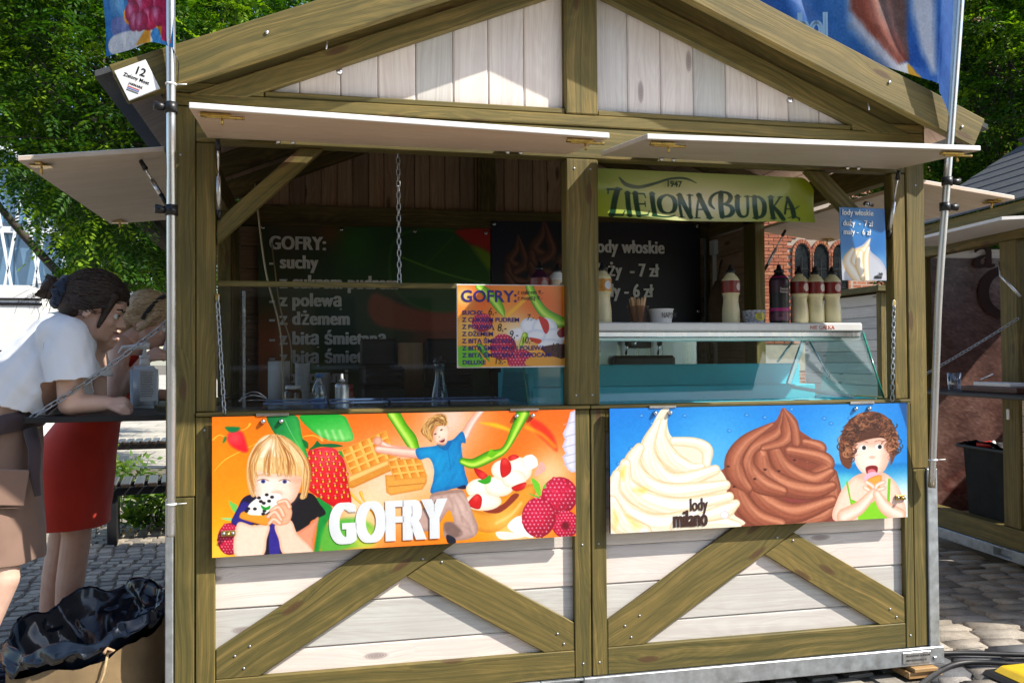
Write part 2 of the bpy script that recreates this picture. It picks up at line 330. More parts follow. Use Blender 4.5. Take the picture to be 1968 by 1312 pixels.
# right of the kiosk: weathered granite setts, then a strip of dark pavers near the corner
strip = lambda X_, Y_: -0.02 < (Y_ - (-0.02) - (X_ - 3.2) * (-0.06)) < 0.30
lay_setts(2.0, 7.0, -0.6, 5.0, RAD(-6), lambda X_, Y_: X_ > 3.02 and X_ < 5.35 and Y_ > -0.42 and Y_ < 2.6 and (X_ - 0.465) / (Y_ + 3.25) < 1.13 and not strip(X_, Y_) and not (X_ > 4.78 and Y_ > 1.6), jl=0.005)
lay_setts(2.0, 7.0, -0.6, 1.2, RAD(-3.4), lambda X_, Y_: X_ > 3.05 and X_ < 4.7 and strip(X_, Y_) and (X_ - 0.465) / (Y_ + 3.25) < 1.13, 0.16, 40, dvar)
# under and in front of the kiosk the same setts go on as one sheet of joined stones; small mosaic setts on the left
def joined_setts(name, mat, cells, size, seed, label, flat=0.004):
    r = np.random.default_rng(seed); V, F = [], []
    for (x, y) in cells:
        a, c = size * 0.45 * r.uniform(0.85, 1.05), size * 0.45 * r.uniform(0.85, 1.05); z = r.uniform(-flat, flat) + 0.001; k = len(V)
        j = lambda: r.uniform(-0.1, 0.1) * size
        q = [(x - a + j(), y - c + j()), (x + a + j(), y - c + j()), (x + a + j(), y + c + j()), (x - a + j(), y + c + j())]; mx_, my_ = sum(p[0] for p in q) / 4, sum(p[1] for p in q) / 4
        V += [(p[0], p[1], -0.021) for p in q] + [(mx_ + (p[0] - mx_) * .88, my_ + (p[1] - my_) * .88, z) for p in q]
        F += [(k, k + 1, k + 5, k + 4), (k + 1, k + 2, k + 6, k + 5), (k + 2, k + 3, k + 7, k + 6), (k + 3, k, k + 4, k + 7), (k + 4, k + 5, k + 6, k + 7)]
    o = mobj(name, pydata(name, V, F), mat, ground); tag(o, kind='stuff'); return o
def sett_sheet_mat():
    m, t, b_ = new_mat('mosaic_setts'); g = nd(t, 'ShaderNodeNewGeometry'); n = nd(t, 'ShaderNodeTexNoise', {'Vector': g.outputs['Position'], 'Scale': 40.0, 'Detail': 5.0})
    c = mixc(t, 1.0, ramp(t, g.outputs['Random Per Island'], [(0, (0.20, 0.18, 0.16)), (0.5, (0.31, 0.28, 0.23)), (1, (0.42, 0.37, 0.30))]), ramp(t, n.outputs[0], [(0.3, (0.7,) * 3), (0.7, (1.2,) * 3)]), 'MULTIPLY'); t.links.new(c, b_.inputs['Base Color']); b_.inputs['Roughness'].default_value = 0.85; bump(t, b_, n.outputs[0], 0.5, 0.004); return m
SHEET = sett_sheet_mat()
joined_setts('mosaic_setts', SHEET, [(-3.6 + i * 0.095 + 0.03 * math.sin(j * .7), 0.4 + j * 0.095 + 0.03 * math.sin(i * .5)) for j in range(62) for i in range(38) if not (-3.6 + i * .095 > -0.06 and 0.4 + j * .095 < 2.0)], 0.095, 3, '')
joined_setts('worn_setts', SHEET, [(-3.5 + i * 0.17 + 0.085 * (j % 2), -2.6 + j * 0.13) for j in range(23) for i in range(58) if (-3.5 + i * .17 < 3.0 or -2.6 + j * .13 < -0.45) and not (-2.6 + j * .13 > -0.4 and -3.5 + i * .17 > 2.95)], 0.135, 4, '')
joined_setts('far_setts', SHEET, [(3.2 + i * 0.16 + 0.08 * (j % 2), 2.62 + j * 0.13) for j in range(30) for i in range(22)], 0.135, 6, '')
# pale slab plaza farther back
m_, t_, b_ = new_mat('pale_slabs'); gp = nd(t_, 'ShaderNodeNewGeometry').outputs['Position']
br = nd(t_, 'ShaderNodeTexBrick', {'Vector': gp, 'Color1': (0.52, 0.49, 0.42, 1), 'Color2': (0.44, 0.42, 0.36, 1), 'Mortar': (0.25, 0.23, 0.2, 1), 'Scale': 1.0, 'Mortar Size': 0.015, 'Brick Width': 0.9, 'Row Height': 0.6}); nn = nd(t_, 'ShaderNodeTexNoise', {'Vector': gp, 'Scale': 2.0, 'Detail': 6.0})
t_.links.new(mixc(t_, 1.0, br.outputs[0], ramp(t_, nn.outputs[0], [(0.3, (0.8,) * 3), (0.7, (1.1,) * 3)]), 'MULTIPLY'), b_.inputs['Base Color']); b_.inputs['Roughness'].default_value = 0.9
plaza = mobj('plaza_paving', pydata('plaza_paving', [(-60, 8.6, -0.007), (80, 8.6, -0.007), (80, 90, -0.007), (-60, 90, -0.007)], [(0, 1, 2, 3)]), m_); tag(plaza, kind='structure')

# ------------------------------------------------------------------ trees
def leaf_mat(name, c0, c1, c2, tr=0.42):
    m, t, b_ = new_mat(name); g = nd(t, 'ShaderNodeAttribute', attribute_name='tint'); f = nd(t, 'ShaderNodeSeparateColor', {0: g.outputs['Color']}).outputs[0]
    c = ramp(t, f, [(0.0, c0), (0.55, c1), (1.0, c2)]); t.links.new(c, b_.inputs['Base Color']); b_.inputs['Roughness'].default_value = 0.55; b_.inputs['Specular IOR Level'].default_value = 0.2
    tl = nd(t, 'ShaderNodeBsdfTranslucent', {'Color': mixc(t, 1.0, c, (1.9, 2.1, 0.4), 'MULTIPLY')}); mx = nd(t, 'ShaderNodeMixShader', {0: tr, 1: b_.outputs[0], 2: tl.outputs[0]}); t.links.new(mx.outputs[0], t.nodes['Material Output'].inputs[0]); return m
LEAF = leaf_mat('locust_leaf', (0.010, 0.036, 0.004), (0.034, 0.100, 0.007), (0.20, 0.31, 0.014), 0.34)
def leaf_mesh(name, base, dirs, length, pairs, ll, lw, seed, tint):
    """Pinnate leaves: base points and directions (N,3); every leaf carries 2*pairs+1 leaflets, each a folded diamond."""
    r = np.random.default_rng(seed); N = len(base); up = np.tile([0, 0, 1.0], (N, 1)) + r.normal(0, .35, (N, 3)); side = np.cross(dirs, up); side /= np.linalg.norm(side, axis=1)[:, None] + 1e-9; up = np.cross(side, dirs)
    V = []; Tn = []
    for k in range(pairs + 1):
        t = (k + 0.6) / (pairs + 0.8); p = base + dirs * (length * t)[:, None] - np.array([0, 0, 1.0]) * (length * 0.35 * t * t)[:, None]
        for s in ((-1, 1) if k < pairs else (0,)):
            a = side * s * (0.9 if s else 0) + dirs * (0.45 if s else 1.0) + r.normal(0, .14, (N, 3)) - up * 0.12; a /= np.linalg.norm(a, axis=1)[:, None]
            w_ = np.cross(a, up + r.normal(0, .3, (N, 3))); w_ /= np.linalg.norm(w_, axis=1)[:, None] + 1e-9
            L = ll * r.uniform(.75, 1.15, N)[:, None]; Wd = lw * r.uniform(.8, 1.15, N)[:, None]; q = p + side * s * 0.006; dr = up * (-0.12) * L
            V.append(np.stack([q, q + a * L * .45 + w_ * Wd * .5 + dr * .2, q + a * L + dr, q + a * L * .45 - w_ * Wd * .5 + dr * .2], 1)); Tn.append(np.clip(tint + r.normal(0, .10, N), 0, 1))
    V = np.concatenate(V).reshape(-1, 3); Tn = np.repeat(np.concatenate(Tn), 4); n = len(V) // 4
    me = bpy.data.meshes.new(name); me.vertices.add(len(V)); me.vertices.foreach_set('co', V.astype(np.float32).ravel()); me.loops.add(4 * n); me.loops.foreach_set('vertex_index', np.arange(4 * n, dtype=np.int32)); me.polygons.add(n); me.polygons.foreach_set('loop_start', np.arange(0, 4 * n, 4, dtype=np.int32)); me.update(calc_edges=True)
    at = me.attributes.new('tint', 'FLOAT_COLOR', 'POINT'); at.data.foreach_set('color', np.stack([Tn, Tn, Tn, np.ones_like(Tn)], 1).astype(np.float32).ravel()); return me
BARK = plain('bark', (0.055, 0.045, 0.036), 0.9, var=0.45, scale=14, bmp=0.9, aniso=(1, 1, 0.25))
def tree(label, trunk, crown_c, crown_r, sprays, seed, gap=0.28, ll=0.05, lw=0.021, per=6, pairs=6, clip=None, leaflen=0.2):
    r = np.random.default_rng(seed); root = thing('locust_tree', label, 'tree', trunk, group='leafy trees round the kiosk'); C_, R_ = np.array(crown_c, float), np.array(crown_r, float); T0 = np.array(trunk, float)
    hub = np.array([T0[0] * .6 + C_[0] * .4, T0[1] * .6 + C_[1] * .4, max(1.7, C_[2] - R_[2] * .75)])
    tube('trunk', [T0 + (0, 0, -0.03), T0 * .8 + hub * .2 + (.05, 0, .0), T0 * .4 + hub * .6 + (-.05, .03, 0), hub], [0.19, 0.16, 0.14, 0.12], BARK, root, 12)
    # clump centres: denser towards the shell, leaving holes
    pts = []; holes = r.uniform(-1, 1, (14, 3))
    while len(pts) < sprays:
        p = r.uniform(-1, 1, (4000, 3)); q = np.linalg.norm(p, axis=1); p = p[(q < 1) & (q > .35)]
        d = np.min(np.linalg.norm(p[:, None] - holes[None], axis=2), axis=1); p = p[d > gap]
        w_ = C_ + p * R_
        if clip is not None: w_ = w_[clip(w_)]
        pts += list(w_)
    pts = np.array(pts[:sprays])
    lim = []
    for i in range(9):
        e = pts[r.integers(len(pts))]; mid = hub * .5 + e * .5 + r.normal(0, .25, 3) + (0, 0, .2); tube('limb', spline([hub, mid, e], 5), list(np.linspace(0.085, 0.018, 11)), BARK, root, 7); lim.append((hub, mid, e))
    bm = bmesh.new()
    for e in pts[r.choice(len(pts), min(90, len(pts)), replace=False)]:
        h, m2, e2 = lim[r.integers(9)]; s0 = m2 * .5 + e2 * .5; bm_tube(bm, spline([s0, s0 * .5 + e * .5 + r.normal(0, .12, 3), e], 3), list(np.linspace(0.016, 0.004, 7)), 4, False)
    tag(mobj('twigs', bm, BARK, root), kind='stuff')
    N = len(pts) * per; b0 = np.repeat(pts, per, 0) + r.normal(0, .10, (N, 3)); out = (np.repeat(pts, per, 0) - C_) / R_; out /= np.linalg.norm(out, axis=1)[:, None] + 1e-6
    d = r.normal(0, .75, (N, 3)) + out * .6; d[:, 2] = d[:, 2] * .6 - .15; d /= np.linalg.norm(d, axis=1)[:, None]
    tint = np.repeat(np.clip(r.normal(.44, .27, len(pts)), 0, 1), per); me = leaf_mesh('crown', b0, d, leaflen * r.uniform(.7, 1.25, N), pairs, ll, lw, seed + 1, tint)
    tag(mobj('crown', me, LEAF, root), kind='stuff'); return root
tree('tall green locust tree behind the left end of the kiosk roof', (-0.2, 8.2, 0), (-1.9, 8.0, 4.7), (3.3, 2.3, 3.0), 2300, 21, gap=0.25, clip=lambda w: w[:, 2] > 2.25 + np.maximum(0, -2.05 - w[:, 0]) * 1.7, ll=0.072, lw=0.032, leaflen=0.26)
tree('dense dark locust tree farther back, seen through the nearer foliage on the left', (-3.6, 13.5, 0), (-3.4, 13.2, 6.0), (4.6, 2.6, 4.6), 1300, 31, gap=0.33, clip=lambda w: w[:, 2] > 2.9 + np.maximum(0, -3.2 - w[:, 0]) * 1.7, ll=0.11, lw=0.055, per=6, leaflen=0.36)
tree('bright green locust tree rising at the far right above the dark shingle roof', (10.0, 7.0, 0), (9.5, 6.6, 4.6), (2.3, 2.2, 3.3), 2300, 41, gap=0.12, ll=0.072, lw=0.032, leaflen=0.26)
tree('shaded locust tree behind the bright one at the far right', (14.8, 11.5, 0), (14.6, 11.0, 5.2), (3.4, 2.0, 4.4), 1200, 51, gap=0.14, ll=0.12, lw=0.06, leaflen=0.36)

# ------------------------------------------------------------------ background buildings
MORTAR = plain('lime_mortar', (0.42, 0.36, 0.30), 0.95, var=0.15, scale=5, rnd=False); BRICK = stone_mat('red_brick', [(0.0, (0.30, 0.085, 0.045)), (0.5, (0.40, 0.13, 0.065)), (1.0, (0.46, 0.19, 0.10))], 9)
m_, t_, b_ = new_mat('distant_brickwork'); gp = nd(t_, 'ShaderNodeTexCoord').outputs['Object']; gm = nd(t_, 'ShaderNodeMapping', {'Vector': gp, 'Rotation': (RAD(90), 0, 0)}).outputs[0]
br = nd(t_, 'ShaderNodeTexBrick', {'Vector': gm, 'Color1': (0.30, 0.09, 0.05, 1), 'Color2': (0.44, 0.16, 0.085, 1), 'Mortar': (0.42, 0.36, 0.3, 1), 'Scale': 1.0, 'Mortar Size': 0.012, 'Brick Width': 0.26, 'Row Height': 0.086}); t_.links.new(br.outputs[0], b_.inputs['Base Color']); b_.inputs['Roughness'].default_value = 0.9; FARBRICK = m_
DARKPANE = plain('dark_window_glass', (0.015, 0.018, 0.022), 0.12, var=0.3, spec=0.8)
hall = thing('brick_building', 'red brick gothic building with pointed windows seen through the kiosk side opening', 'building', (14.0, 17.0, 0))
bm = bmesh.new(); bm_box(bm, (10.62, 16.02, 0), (26, 26, 13)); mobj('wall', bm, FARBRICK, hall)
box('mortar_bed', (10.62, 16.004, 1.0), (13.4, 16.0195, 5.2), MORTAR, hall, 0)
aw = [(12.01, 0.205), (12.52, 0.205), (13.03, 0.205)]
def in_arch(x, z, g=0.0):
    for cx_, h in aw:
        if abs(x - cx_) < h + g and z < 3.75 + (h + g) * 2.0 * math.sqrt(max(0, 1 - (abs(x - cx_) / (h + g)) ** 2)) * .75 and z > 2.2: return True
    return False
bb = bmesh.new(); bm_box(bb, (-0.12, -0.014, -0.034), (0.12, 0.014, 0.034)); bevel_all(bb, 0.004); BM_ = bpy.data.meshes.new('brick'); bb.to_mesh(BM_); bb.free(); BM_.materials.append(BRICK); nb = 0
for j in range(38):
    for i in range(11):
        x, z = 10.76 + i * 0.25 + 0.125 * (j % 2), 4.72 - j * 0.082
        if nb < 298 and x < 13.1 and not in_arch(x, z, 0.14) and not in_arch(x - .1, z, 0.06) and not in_arch(x + .1, z, .06): mobj('brick', BM_, None, hall, Matrix.Translation((x, 15.998 + random.uniform(-.004, .004), z))); nb += 1
for cx_, h in aw:
    pane = prism('window', [(cx_ - h, 2.2), (cx_ + h, 2.2)] + [(cx_ + h * math.cos(a), 3.75 + h * 1.5 * math.sin(a)) for a in np.linspace(0, math.pi, 9)], 15.990, 16.003, DARKPANE, hall, 0, 0)
    for k in range(3): box('glazing_bar', (cx_ - h, 15.984, 2.55 + k * .45), (cx_ + h, 15.9895, 2.57 + k * .45), BLACKM, pane, 0)
    box('mullion', (cx_ - 0.012, 15.982, 2.2), (cx_ + 0.012, 15.9895, 3.75), BLACKM, pane, 0)
    ORB = BRICK
    for s in (-1, 1):
        for k in range(14):
            box('jamb_brick', (cx_ + s * (h + 0.005), 15.955, 2.26 + k * 0.107), (cx_ + s * (h + 0.07), 15.99, 2.26 + k * 0.107 + 0.095), BRICK, hall, 0.004) if s > 0 else box('jamb_brick', (cx_ - (h + 0.07), 15.955, 2.26 + k * 0.107), (cx_ - (h + 0.005), 15.99, 2.26 + k * 0.107 + 0.095), BRICK, hall, 0.004)
    for k in range(12):
        a0, a1 = math.pi * (k + .06) / 12, math.pi * (k + .94) / 12; ri, ro = h + 0.005, h + 0.07
        prism('arch_brick', [(cx_ + ri * math.cos(a0), 3.76 + ri * 1.5 * math.sin(a0)), (cx_ + ro * math.cos(a0), 3.76 + ro * 1.5 * math.sin(a0)), (cx_ + ro * math.cos(a1), 3.76 + ro * 1.5 * math.sin(a1)), (cx_ + ri * math.cos(a1), 3.76 + ri * 1.5 * math.sin(a1))], 15.95, 15.992, BRICK, hall, 0, 0.003)
# white boarded hut behind the side opening
hut = thing('white_boarded_hut', 'low white boarded hut seen through the kiosk side opening below the small poster', 'hut', (6.2, 4.9, 0))
for j in range(16): box('wall_board', (6.02, 4.5, 0.12 + j * 0.115), (7.6, 4.52, 0.12 + j * 0.115 + 0.111), WHITEW, hut, 0.004)
for j in range(16): box('wall_board', (5.98, 4.56, 0.12 + j * 0.115), (6.0, 5.9, 0.12 + j * 0.115 + 0.111), WHITEW, hut, 0.004)
box('wall_back', (6.03, 4.56, 0.1), (7.59, 5.88, 1.95), WHITEW, hut, 0); box('corner_post', (5.965, 4.48, 0), (6.019, 4.555, 1.97), OLIVE, hut); box('roof_edge', (5.88, 4.40, 1.975), (7.7, 6.0, 2.03), OLIVE, hut)
# glass office block with white diagonal lattice, far left
off_ = thing('office_building', 'glass office block with white diagonal lattice at the far left', 'building', (-13, 36, 0)); LAT = plain('white_lattice_steel', (0.62, 0.66, 0.70), 0.5, var=0.05); GLZ = plain('blue_window_glass', (0.10, 0.19, 0.30), 0.08, 0, 0.25, 0.6, spec=0.9)
bm = bmesh.new(); bm_box(bm, (-22, 35.6, 0), (-8.6, 46, 10.2)); mobj('core', bm, plain('office_core', (0.2, 0.25, 0.3), 0.5), off_)
for i in range(16):
    for j in range(3): box('window', (-21.9 + i * 0.83, 35.55, 0.5 + j * 3.2), (-21.9 + i * 0.83 + 0.78, 35.59, 3.3 + j * 3.2), GLZ, off_, 0)
for j in range(4): box('floor_band', (-22, 35.25, 0.2 + j * 3.2 - 0.12), (-8.6, 35.5, 0.2 + j * 3.2 + 0.12), LAT, off_, 0)
for i in range(26):
    for j in range(3): plank('lattice_strut', (-21.9 + i * 0.52, 35.2, 0.3 + j * 3.2), (-21.9 + i * 0.52 + (0.5 if (i + j) % 2 else -0.5), 35.2, 3.3 + j * 3.2), 0.09, 0.09, (0, -1, 0), LAT, off_, 0)
# white high-roof van, mostly hidden
van = thing('parked_van', 'white high roof van parked beyond the leaning woman', 'van', (-4.6, 9.6, 0)); VW = plain('white_car_paint', (0.80, 0.80, 0.78), 0.25, var=0.03, coat=0.6)
prof = [(-7.4, 0.35), (-7.4, 1.0), (-7.1, 1.45), (-6.5, 2.30), (-6.2, 2.38), (-2.72, 2.38), (-2.60, 2.28), (-2.55, 0.35)]
prism('body', prof, 9.0, 10.9, VW, van, 0, 0.05)
box('roof_gutter', (-6.3, 8.985, 2.155), (-2.62, 9.01, 2.185), BLACKP, van, 0.002); box('roof_gutter', (-6.3, 8.982, 2.215), (-2.62, 9.01, 2.235), BLACKP, van, 0.002)
for a, c in ((-6.3, -5.2), (-5.1, -4.0), (-3.9, -2.75)): box('side_window', (a, 8.988, 1.05), (c, 8.9985, 1.66), DARKPANE, van, 0.01)
for x in (-6.4, -3.5):
    wh = bpy.data.objects.new('wheel', None); link(wh, van)
    for nm, prof_, mt in (('tyre', [(0.20, -0.1), (0.33, -0.1), (0.345, -0.06), (0.345, 0.06), (0.33, 0.1), (0.20, 0.1)], BLACKP), ('rim', [(0.02, -0.09), (0.19, -0.07), (0.2, 0.0)], ALU)): lathe(nm, prof_, mt, wh, 24, local=False).matrix_basis = Matrix.Translation((x, 9.0, 0.33)) @ Matrix.Rotation(RAD(90), 4, 'X')
for x in (-7.38,): box('bumper', (x - .04, 9.05, 0.36), (x + .02, 10.85, 0.62), BLACKP, van, .02)
for x in (-5.15, -3.95): box('door_seam', (x - .004, 8.994, 0.5), (x + .004, 8.9985, 2.1), BLACKP, van, 0)
box('door_handle', (-5.05, 8.975, 0.98), (-4.9, 8.9985, 1.01), BLACKP, van, .004); box('rub_strip', (-7.2, 8.98, 0.62), (-2.6, 8.9985, 0.70), BLACKP, van, .006)
van.scale = (0.88,) * 3; van.location = (-3.85, 6.73, -0.01)
# benches with dark slats
DSLAT = wood('dark_bench_wood', (0.012, 0.010, 0.009), (0.03, 0.022, 0.018), (0.06, 0.04, 0.03), (0.01, 0.008, 0.006), rough=0.3)
def bench(label, loc, rz, n, L=0.48):
    b = thing('park_bench', label, 'bench', loc, rz, 'dark slatted park benches')
    for k in range(n): box('slat', (k * 0.092, 0, 0.425), (k * 0.092 + 0.066, L, 0.455), DSLAT, b, 0.006, local=True)
    for y in (0.06, L - 0.1): box('rail', (-0.01, y, 0.365), (n * 0.092, y + 0.04, 0.4245), BLACKM, b, 0.003, local=True)
    for x in (0.0, n * 0.092 - 0.1): box('leg', (x, 0.08, 0.0), (x + 0.07, L - 0.07, 0.3645), BLACKM, b, 0.006, local=True)
    return b
bench('near dark slatted bench behind the kiosk, beside the leafy plant', (-0.98, 3.62, -0.01), RAD(8), 16); bench('far dark slatted bench on the pale paving beyond the near bench', (-1.75, 7.2, -0.01), RAD(4), 20, 0.5)
# leafy plants round the bench and fallen leaves
HERB = leaf_mat('herb_leaf', (0.03, 0.07, 0.015), (0.08, 0.16, 0.03), (0.22, 0.3, 0.06), 0.3)
def herb(label, loc, n, h, seed, big=1.0):
    r = np.random.default_rng(seed); p = thing('leafy_plant', label, 'plant', loc); b = np.tile(np.array(loc, float), (n, 1)) + r.normal(0, .10 * big, (n, 3)) * (1, 1, 0); b[:, 2] = r.uniform(0.0, h * .6, n)
    d = r.normal(0, 1, (n, 3)); d[:, 2] = np.abs(d[:, 2]) + .3; d /= np.linalg.norm(d, axis=1)[:, None]
    tag(mobj('leaves', leaf_mesh('leaves', b, d, h * r.uniform(.4, .8, n), 3, .11 * big, .045 * big, seed, np.clip(r.normal(.5, .25, n), 0, 1)), HERB, p), kind='stuff')
    for k in range(5): e = Vector(loc) + Vector((r.normal() * .08, r.normal() * .08, h * .7)); tube('stem', [Vector(loc), Vector(loc).lerp(e, .5) + Vector((.01, 0, 0)), e], [0.006, 0.005, 0.002], HERB, p, 5)
herb('broad leaved green plant growing under the near bench', (-0.75, 4.35, -0.02), 60, 0.42, 5); herb('low plant with yellowing leaves beside the near bench end', (-0.55, 4.75, -0.02), 40, 0.4, 6); herb('tall grassy plant between the two benches', (-1.25, 5.6, -0.02), 45, 0.62, 9, 0.8)
r_ = np.random.default_rng(77); n_ = 420; bs = np.stack([r_.uniform(-2.6, 0, n_), r_.normal(4.35, .35, n_), np.full(n_, 0.004)], 1); dd = r_.normal(0, 1, (n_, 3)); dd[:, 2] *= .12; dd /= np.linalg.norm(dd, axis=1)[:, None]
fl = mobj('fallen_leaves', leaf_mesh('fallen_leaves', bs, dd, np.full(n_, .01), 0, .05, .03, 3, r_.uniform(0, 1, n_)), leaf_mat('yellow_leaf', (0.42, 0.20, 0.02), (0.62, 0.36, 0.03), (0.7, 0.5, 0.1), 0.2)); tag(fl, 'small yellow leaves scattered on the paving by the bench', 'fallen leaves', kind='stuff')
# plastered town houses added unseen behind the viewer to temper reflections and sky light
PLA = plain('ochre_plaster', (.32, .24, .16), .9, var=.2, scale=2, rnd=False); PLB = plain('grey_plaster', (.24, .22, .20), .9, var=.2, scale=2, rnd=False); TILE = plain('roof_tile', (.22, .08, .05), .9, var=.3, scale=8)
for i, (x0, x1, h, mt, lb) in enumerate(((-16, -5, 11, PLB, 'grey plastered town house added unseen behind the viewer, left of two'), (-4.9, 7, 12.5, PLA, 'ochre plastered town house added unseen behind the viewer, right of two'))):
    hs = thing('added_town_house', lb, 'building', ((x0 + x1) / 2, -24, 0)); box('wall', (x0, -32, -.02), (x1, -22, h), mt, hs, 0); prism('roof', [(x0 - .3, h + .01), (x1 + .3, h + .01), (x1 - 1.5, h + 3.2), (x0 + 1.5, h + 3.2)], -32.3, -21.7, TILE, hs, 0, 0)
    for a in range(5):
        for b2 in range(3):
            wx = x0 + 1.1 + a * (x1 - x0 - 1) / 5; wn = box('window', (wx, -21.999, 1.2 + b2 * 3.3), (wx + 1.1, -21.95, 3.1 + b2 * 3.3), DARKPANE, hs, 0); box('sill', (wx - .1, -21.94, 1.08 + b2 * 3.3), (wx + 1.2, -21.85, 1.19 + b2 * 3.3), WHITE, wn, 0)
# ------------------------------------------------------------------ the waffle and ice cream kiosk
CX = 1.4825; SL = 0.405
kiosk = thing('market_kiosk', 'olive timber market kiosk with white boards, waffle and ice cream panels and raised flaps', 'kiosk', (CX, 1.0, 0.046))
K = kiosk
def ridge(x, off=0.0): return 2.965 - SL * abs(x - CX) - off
# posts
for nm, lo, hi in (('corner_post', (-0.028, 0, 0.86), (0.068, 0.07, 2.222)), ('corner_post', (2.905, 0, 0.86), (2.993, 0.07, 2.222)),
                   ('corner_post', (-0.001, 0.002, 0.12), (0.066, 0.07, 0.859)), ('corner_post', (2.917, 0.002, 0.12), (2.979, 0.07, 0.859)),
                   ('corner_post', (-0.028, 1.93, 0.12), (0.068, 2.03, 2.222)), ('corner_post', (2.905, 1.93, 0.12), (2.993, 2.03, 2.222)),
                   ('side_post', (0.0, 1.43, 1.15), (0.065, 1.53, 2.15)), ('side_post', (2.905, 1.30, 1.15), (2.965, 1.44, 2.15)),
                   ('stile', (0.070, 0.004, 1.152), (0.134, 0.06, 2.098)), ('stile', (2.840, 0.004, 1.152), (2.903, 0.06, 2.098)),
                   ('centre_post', (1.419, -0.002, 1.152), (1.546, 0.075, 2.098)),
                   ('side_rail', (0.0, 0.071, 2.09), (0.06, 1.929, 2.21)), ('side_rail', (2.905, 0.071, 2.09), (2.965, 1.929, 2.21)),
                   ('header_beam', (0.070, 0.0, 2.100), (2.903, 0.06, 2.222)),
                   ('tie_beam', (-0.02, -0.006, 2.225), (2.985, 0.06, 2.268)),
                   ('beam_end', (-0.02, -0.007, 2.270), (0.30, 0.06, 2.305)), ('beam_end', (2.655, -0.007, 2.270), (2.985, 0.06, 2.305)),
                   ('gable_batten', (0.303, 0.003, 2.270), (1.417, 0.05, 2.292)), ('gable_batten', (1.549, 0.003, 2.270), (2.652, 0.05, 2.292)),
                   ('king_post', (1.419, -0.008, 2.2705), (1.546, 0.055, 2.80))):
    box(nm, lo, hi, OLIVE, K, 0.004)
# gable boards: vertical whitewashed planks cut to the slope
x = 0.28
gx = [0.30, 0.424, 0.570, 0.706, 0.846, 0.987, 1.122, 1.262, 1.419]
for xs_ in (gx, [1.546, 1.683, 1.822, 1.962, 2.103, 2.243, 2.383, 2.523, 2.665]):
    for a, c in zip(xs_, xs_[1:]):
        za, zc = ridge(a, 0.13), ridge(c, 0.13); a2, c2 = a + 0.0010, c - 0.0010
        prism('gable_board', [(a2, 2.275), (c2, 2.275), (c2, zc), (a2, za)], 0.030, 0.048, WHITEW, K, 90, 0.0055)
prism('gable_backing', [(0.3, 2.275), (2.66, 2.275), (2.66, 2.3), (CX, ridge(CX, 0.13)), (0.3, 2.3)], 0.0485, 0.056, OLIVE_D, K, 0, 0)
# rafters behind the barge boards (upper rafter and lower trim), both slopes
for s in (-1, 1):
    X = lambda d: CX + s * d
    prism('gable_rafter', [(X(1.52), ridge(X(1.52), 0.032)), (X(0.0), ridge(CX, 0.032)), (X(0), ridge(CX, 0.12)), (X(1.52), ridge(X(1.52), 0.12))], 0.004, 0.046, OLIVE, K, -s * 22)
    prism('rafter_trim', [(X(1.44), ridge(X(1.44), 0.1215)), (X(0.066), ridge(X(0.066), 0.1215)), (X(0.066), ridge(X(0.066), 0.200)), (X(1.245), ridge(X(1.245), 0.200))], -0.012, 0.027, OLIVE, K, -s * 22)
    # barge board out in front
    e = 1.66
    prism('barge_board', [(X(e), ridge(X(e))), (X(0.001), ridge(X(0.001))), (X(0.001), ridge(X(0.001), 0.139)), (X(e - 0.055), ridge(X(e - 0.055), 0.139))], -0.182, -0.142, OLIVE, K, -s * 22, 0.004)
    # roof deck, its underside boards and the shingle layer
    for j in range(16):
        d0, d1 = j * 0.1035, (j + 1) * 0.1035 - 0.003
        prism('roof_board', [(X(d0), ridge(X(d0), 0.012)), (X(d1), ridge(X(d1), 0.012)), (X(d1), ridge(X(d1), 0.030)), (X(d0), ridge(X(d0), 0.030))], -0.140, 2.20, RAWPINE, K, 0, 0.001)
    for j in range(9):
        d0, d1 = j * 0.19, (j + 1) * 0.19
        prism('shingle_row', [(X(d0), ridge(X(d0), -0.006)), (X(d1), ridge(X(d1), -0.012)), (X(d1), ridge(X(d1), 0.010)), (X(d0), ridge(X(d0), 0.010))], -0.139, 2.21, plain('bitumen_shingle', (0.06, 0.065, 0.07), 0.9, var=0.3, scale=60, bmp=0.5) if 'bitumen_shingle' not in bpy.data.materials else bpy.data.materials['bitumen_shingle'], K, 0, 0.001)
    # inside rafter half way back, rear rafters
    for y0 in (0.62, 1.28, 1.90):
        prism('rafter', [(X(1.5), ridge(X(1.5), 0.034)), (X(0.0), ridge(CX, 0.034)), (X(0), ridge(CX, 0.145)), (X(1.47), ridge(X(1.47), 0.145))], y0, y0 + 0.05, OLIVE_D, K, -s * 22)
    prism('knee_brace', [(CX + s * 1.345, 1.825), (CX + s * 1.345, 1.743), (CX + s * 0.975, 2.098), (CX + s * 1.060, 2.098)], 0.020, 0.066, OLIVE, K, -s * 43)
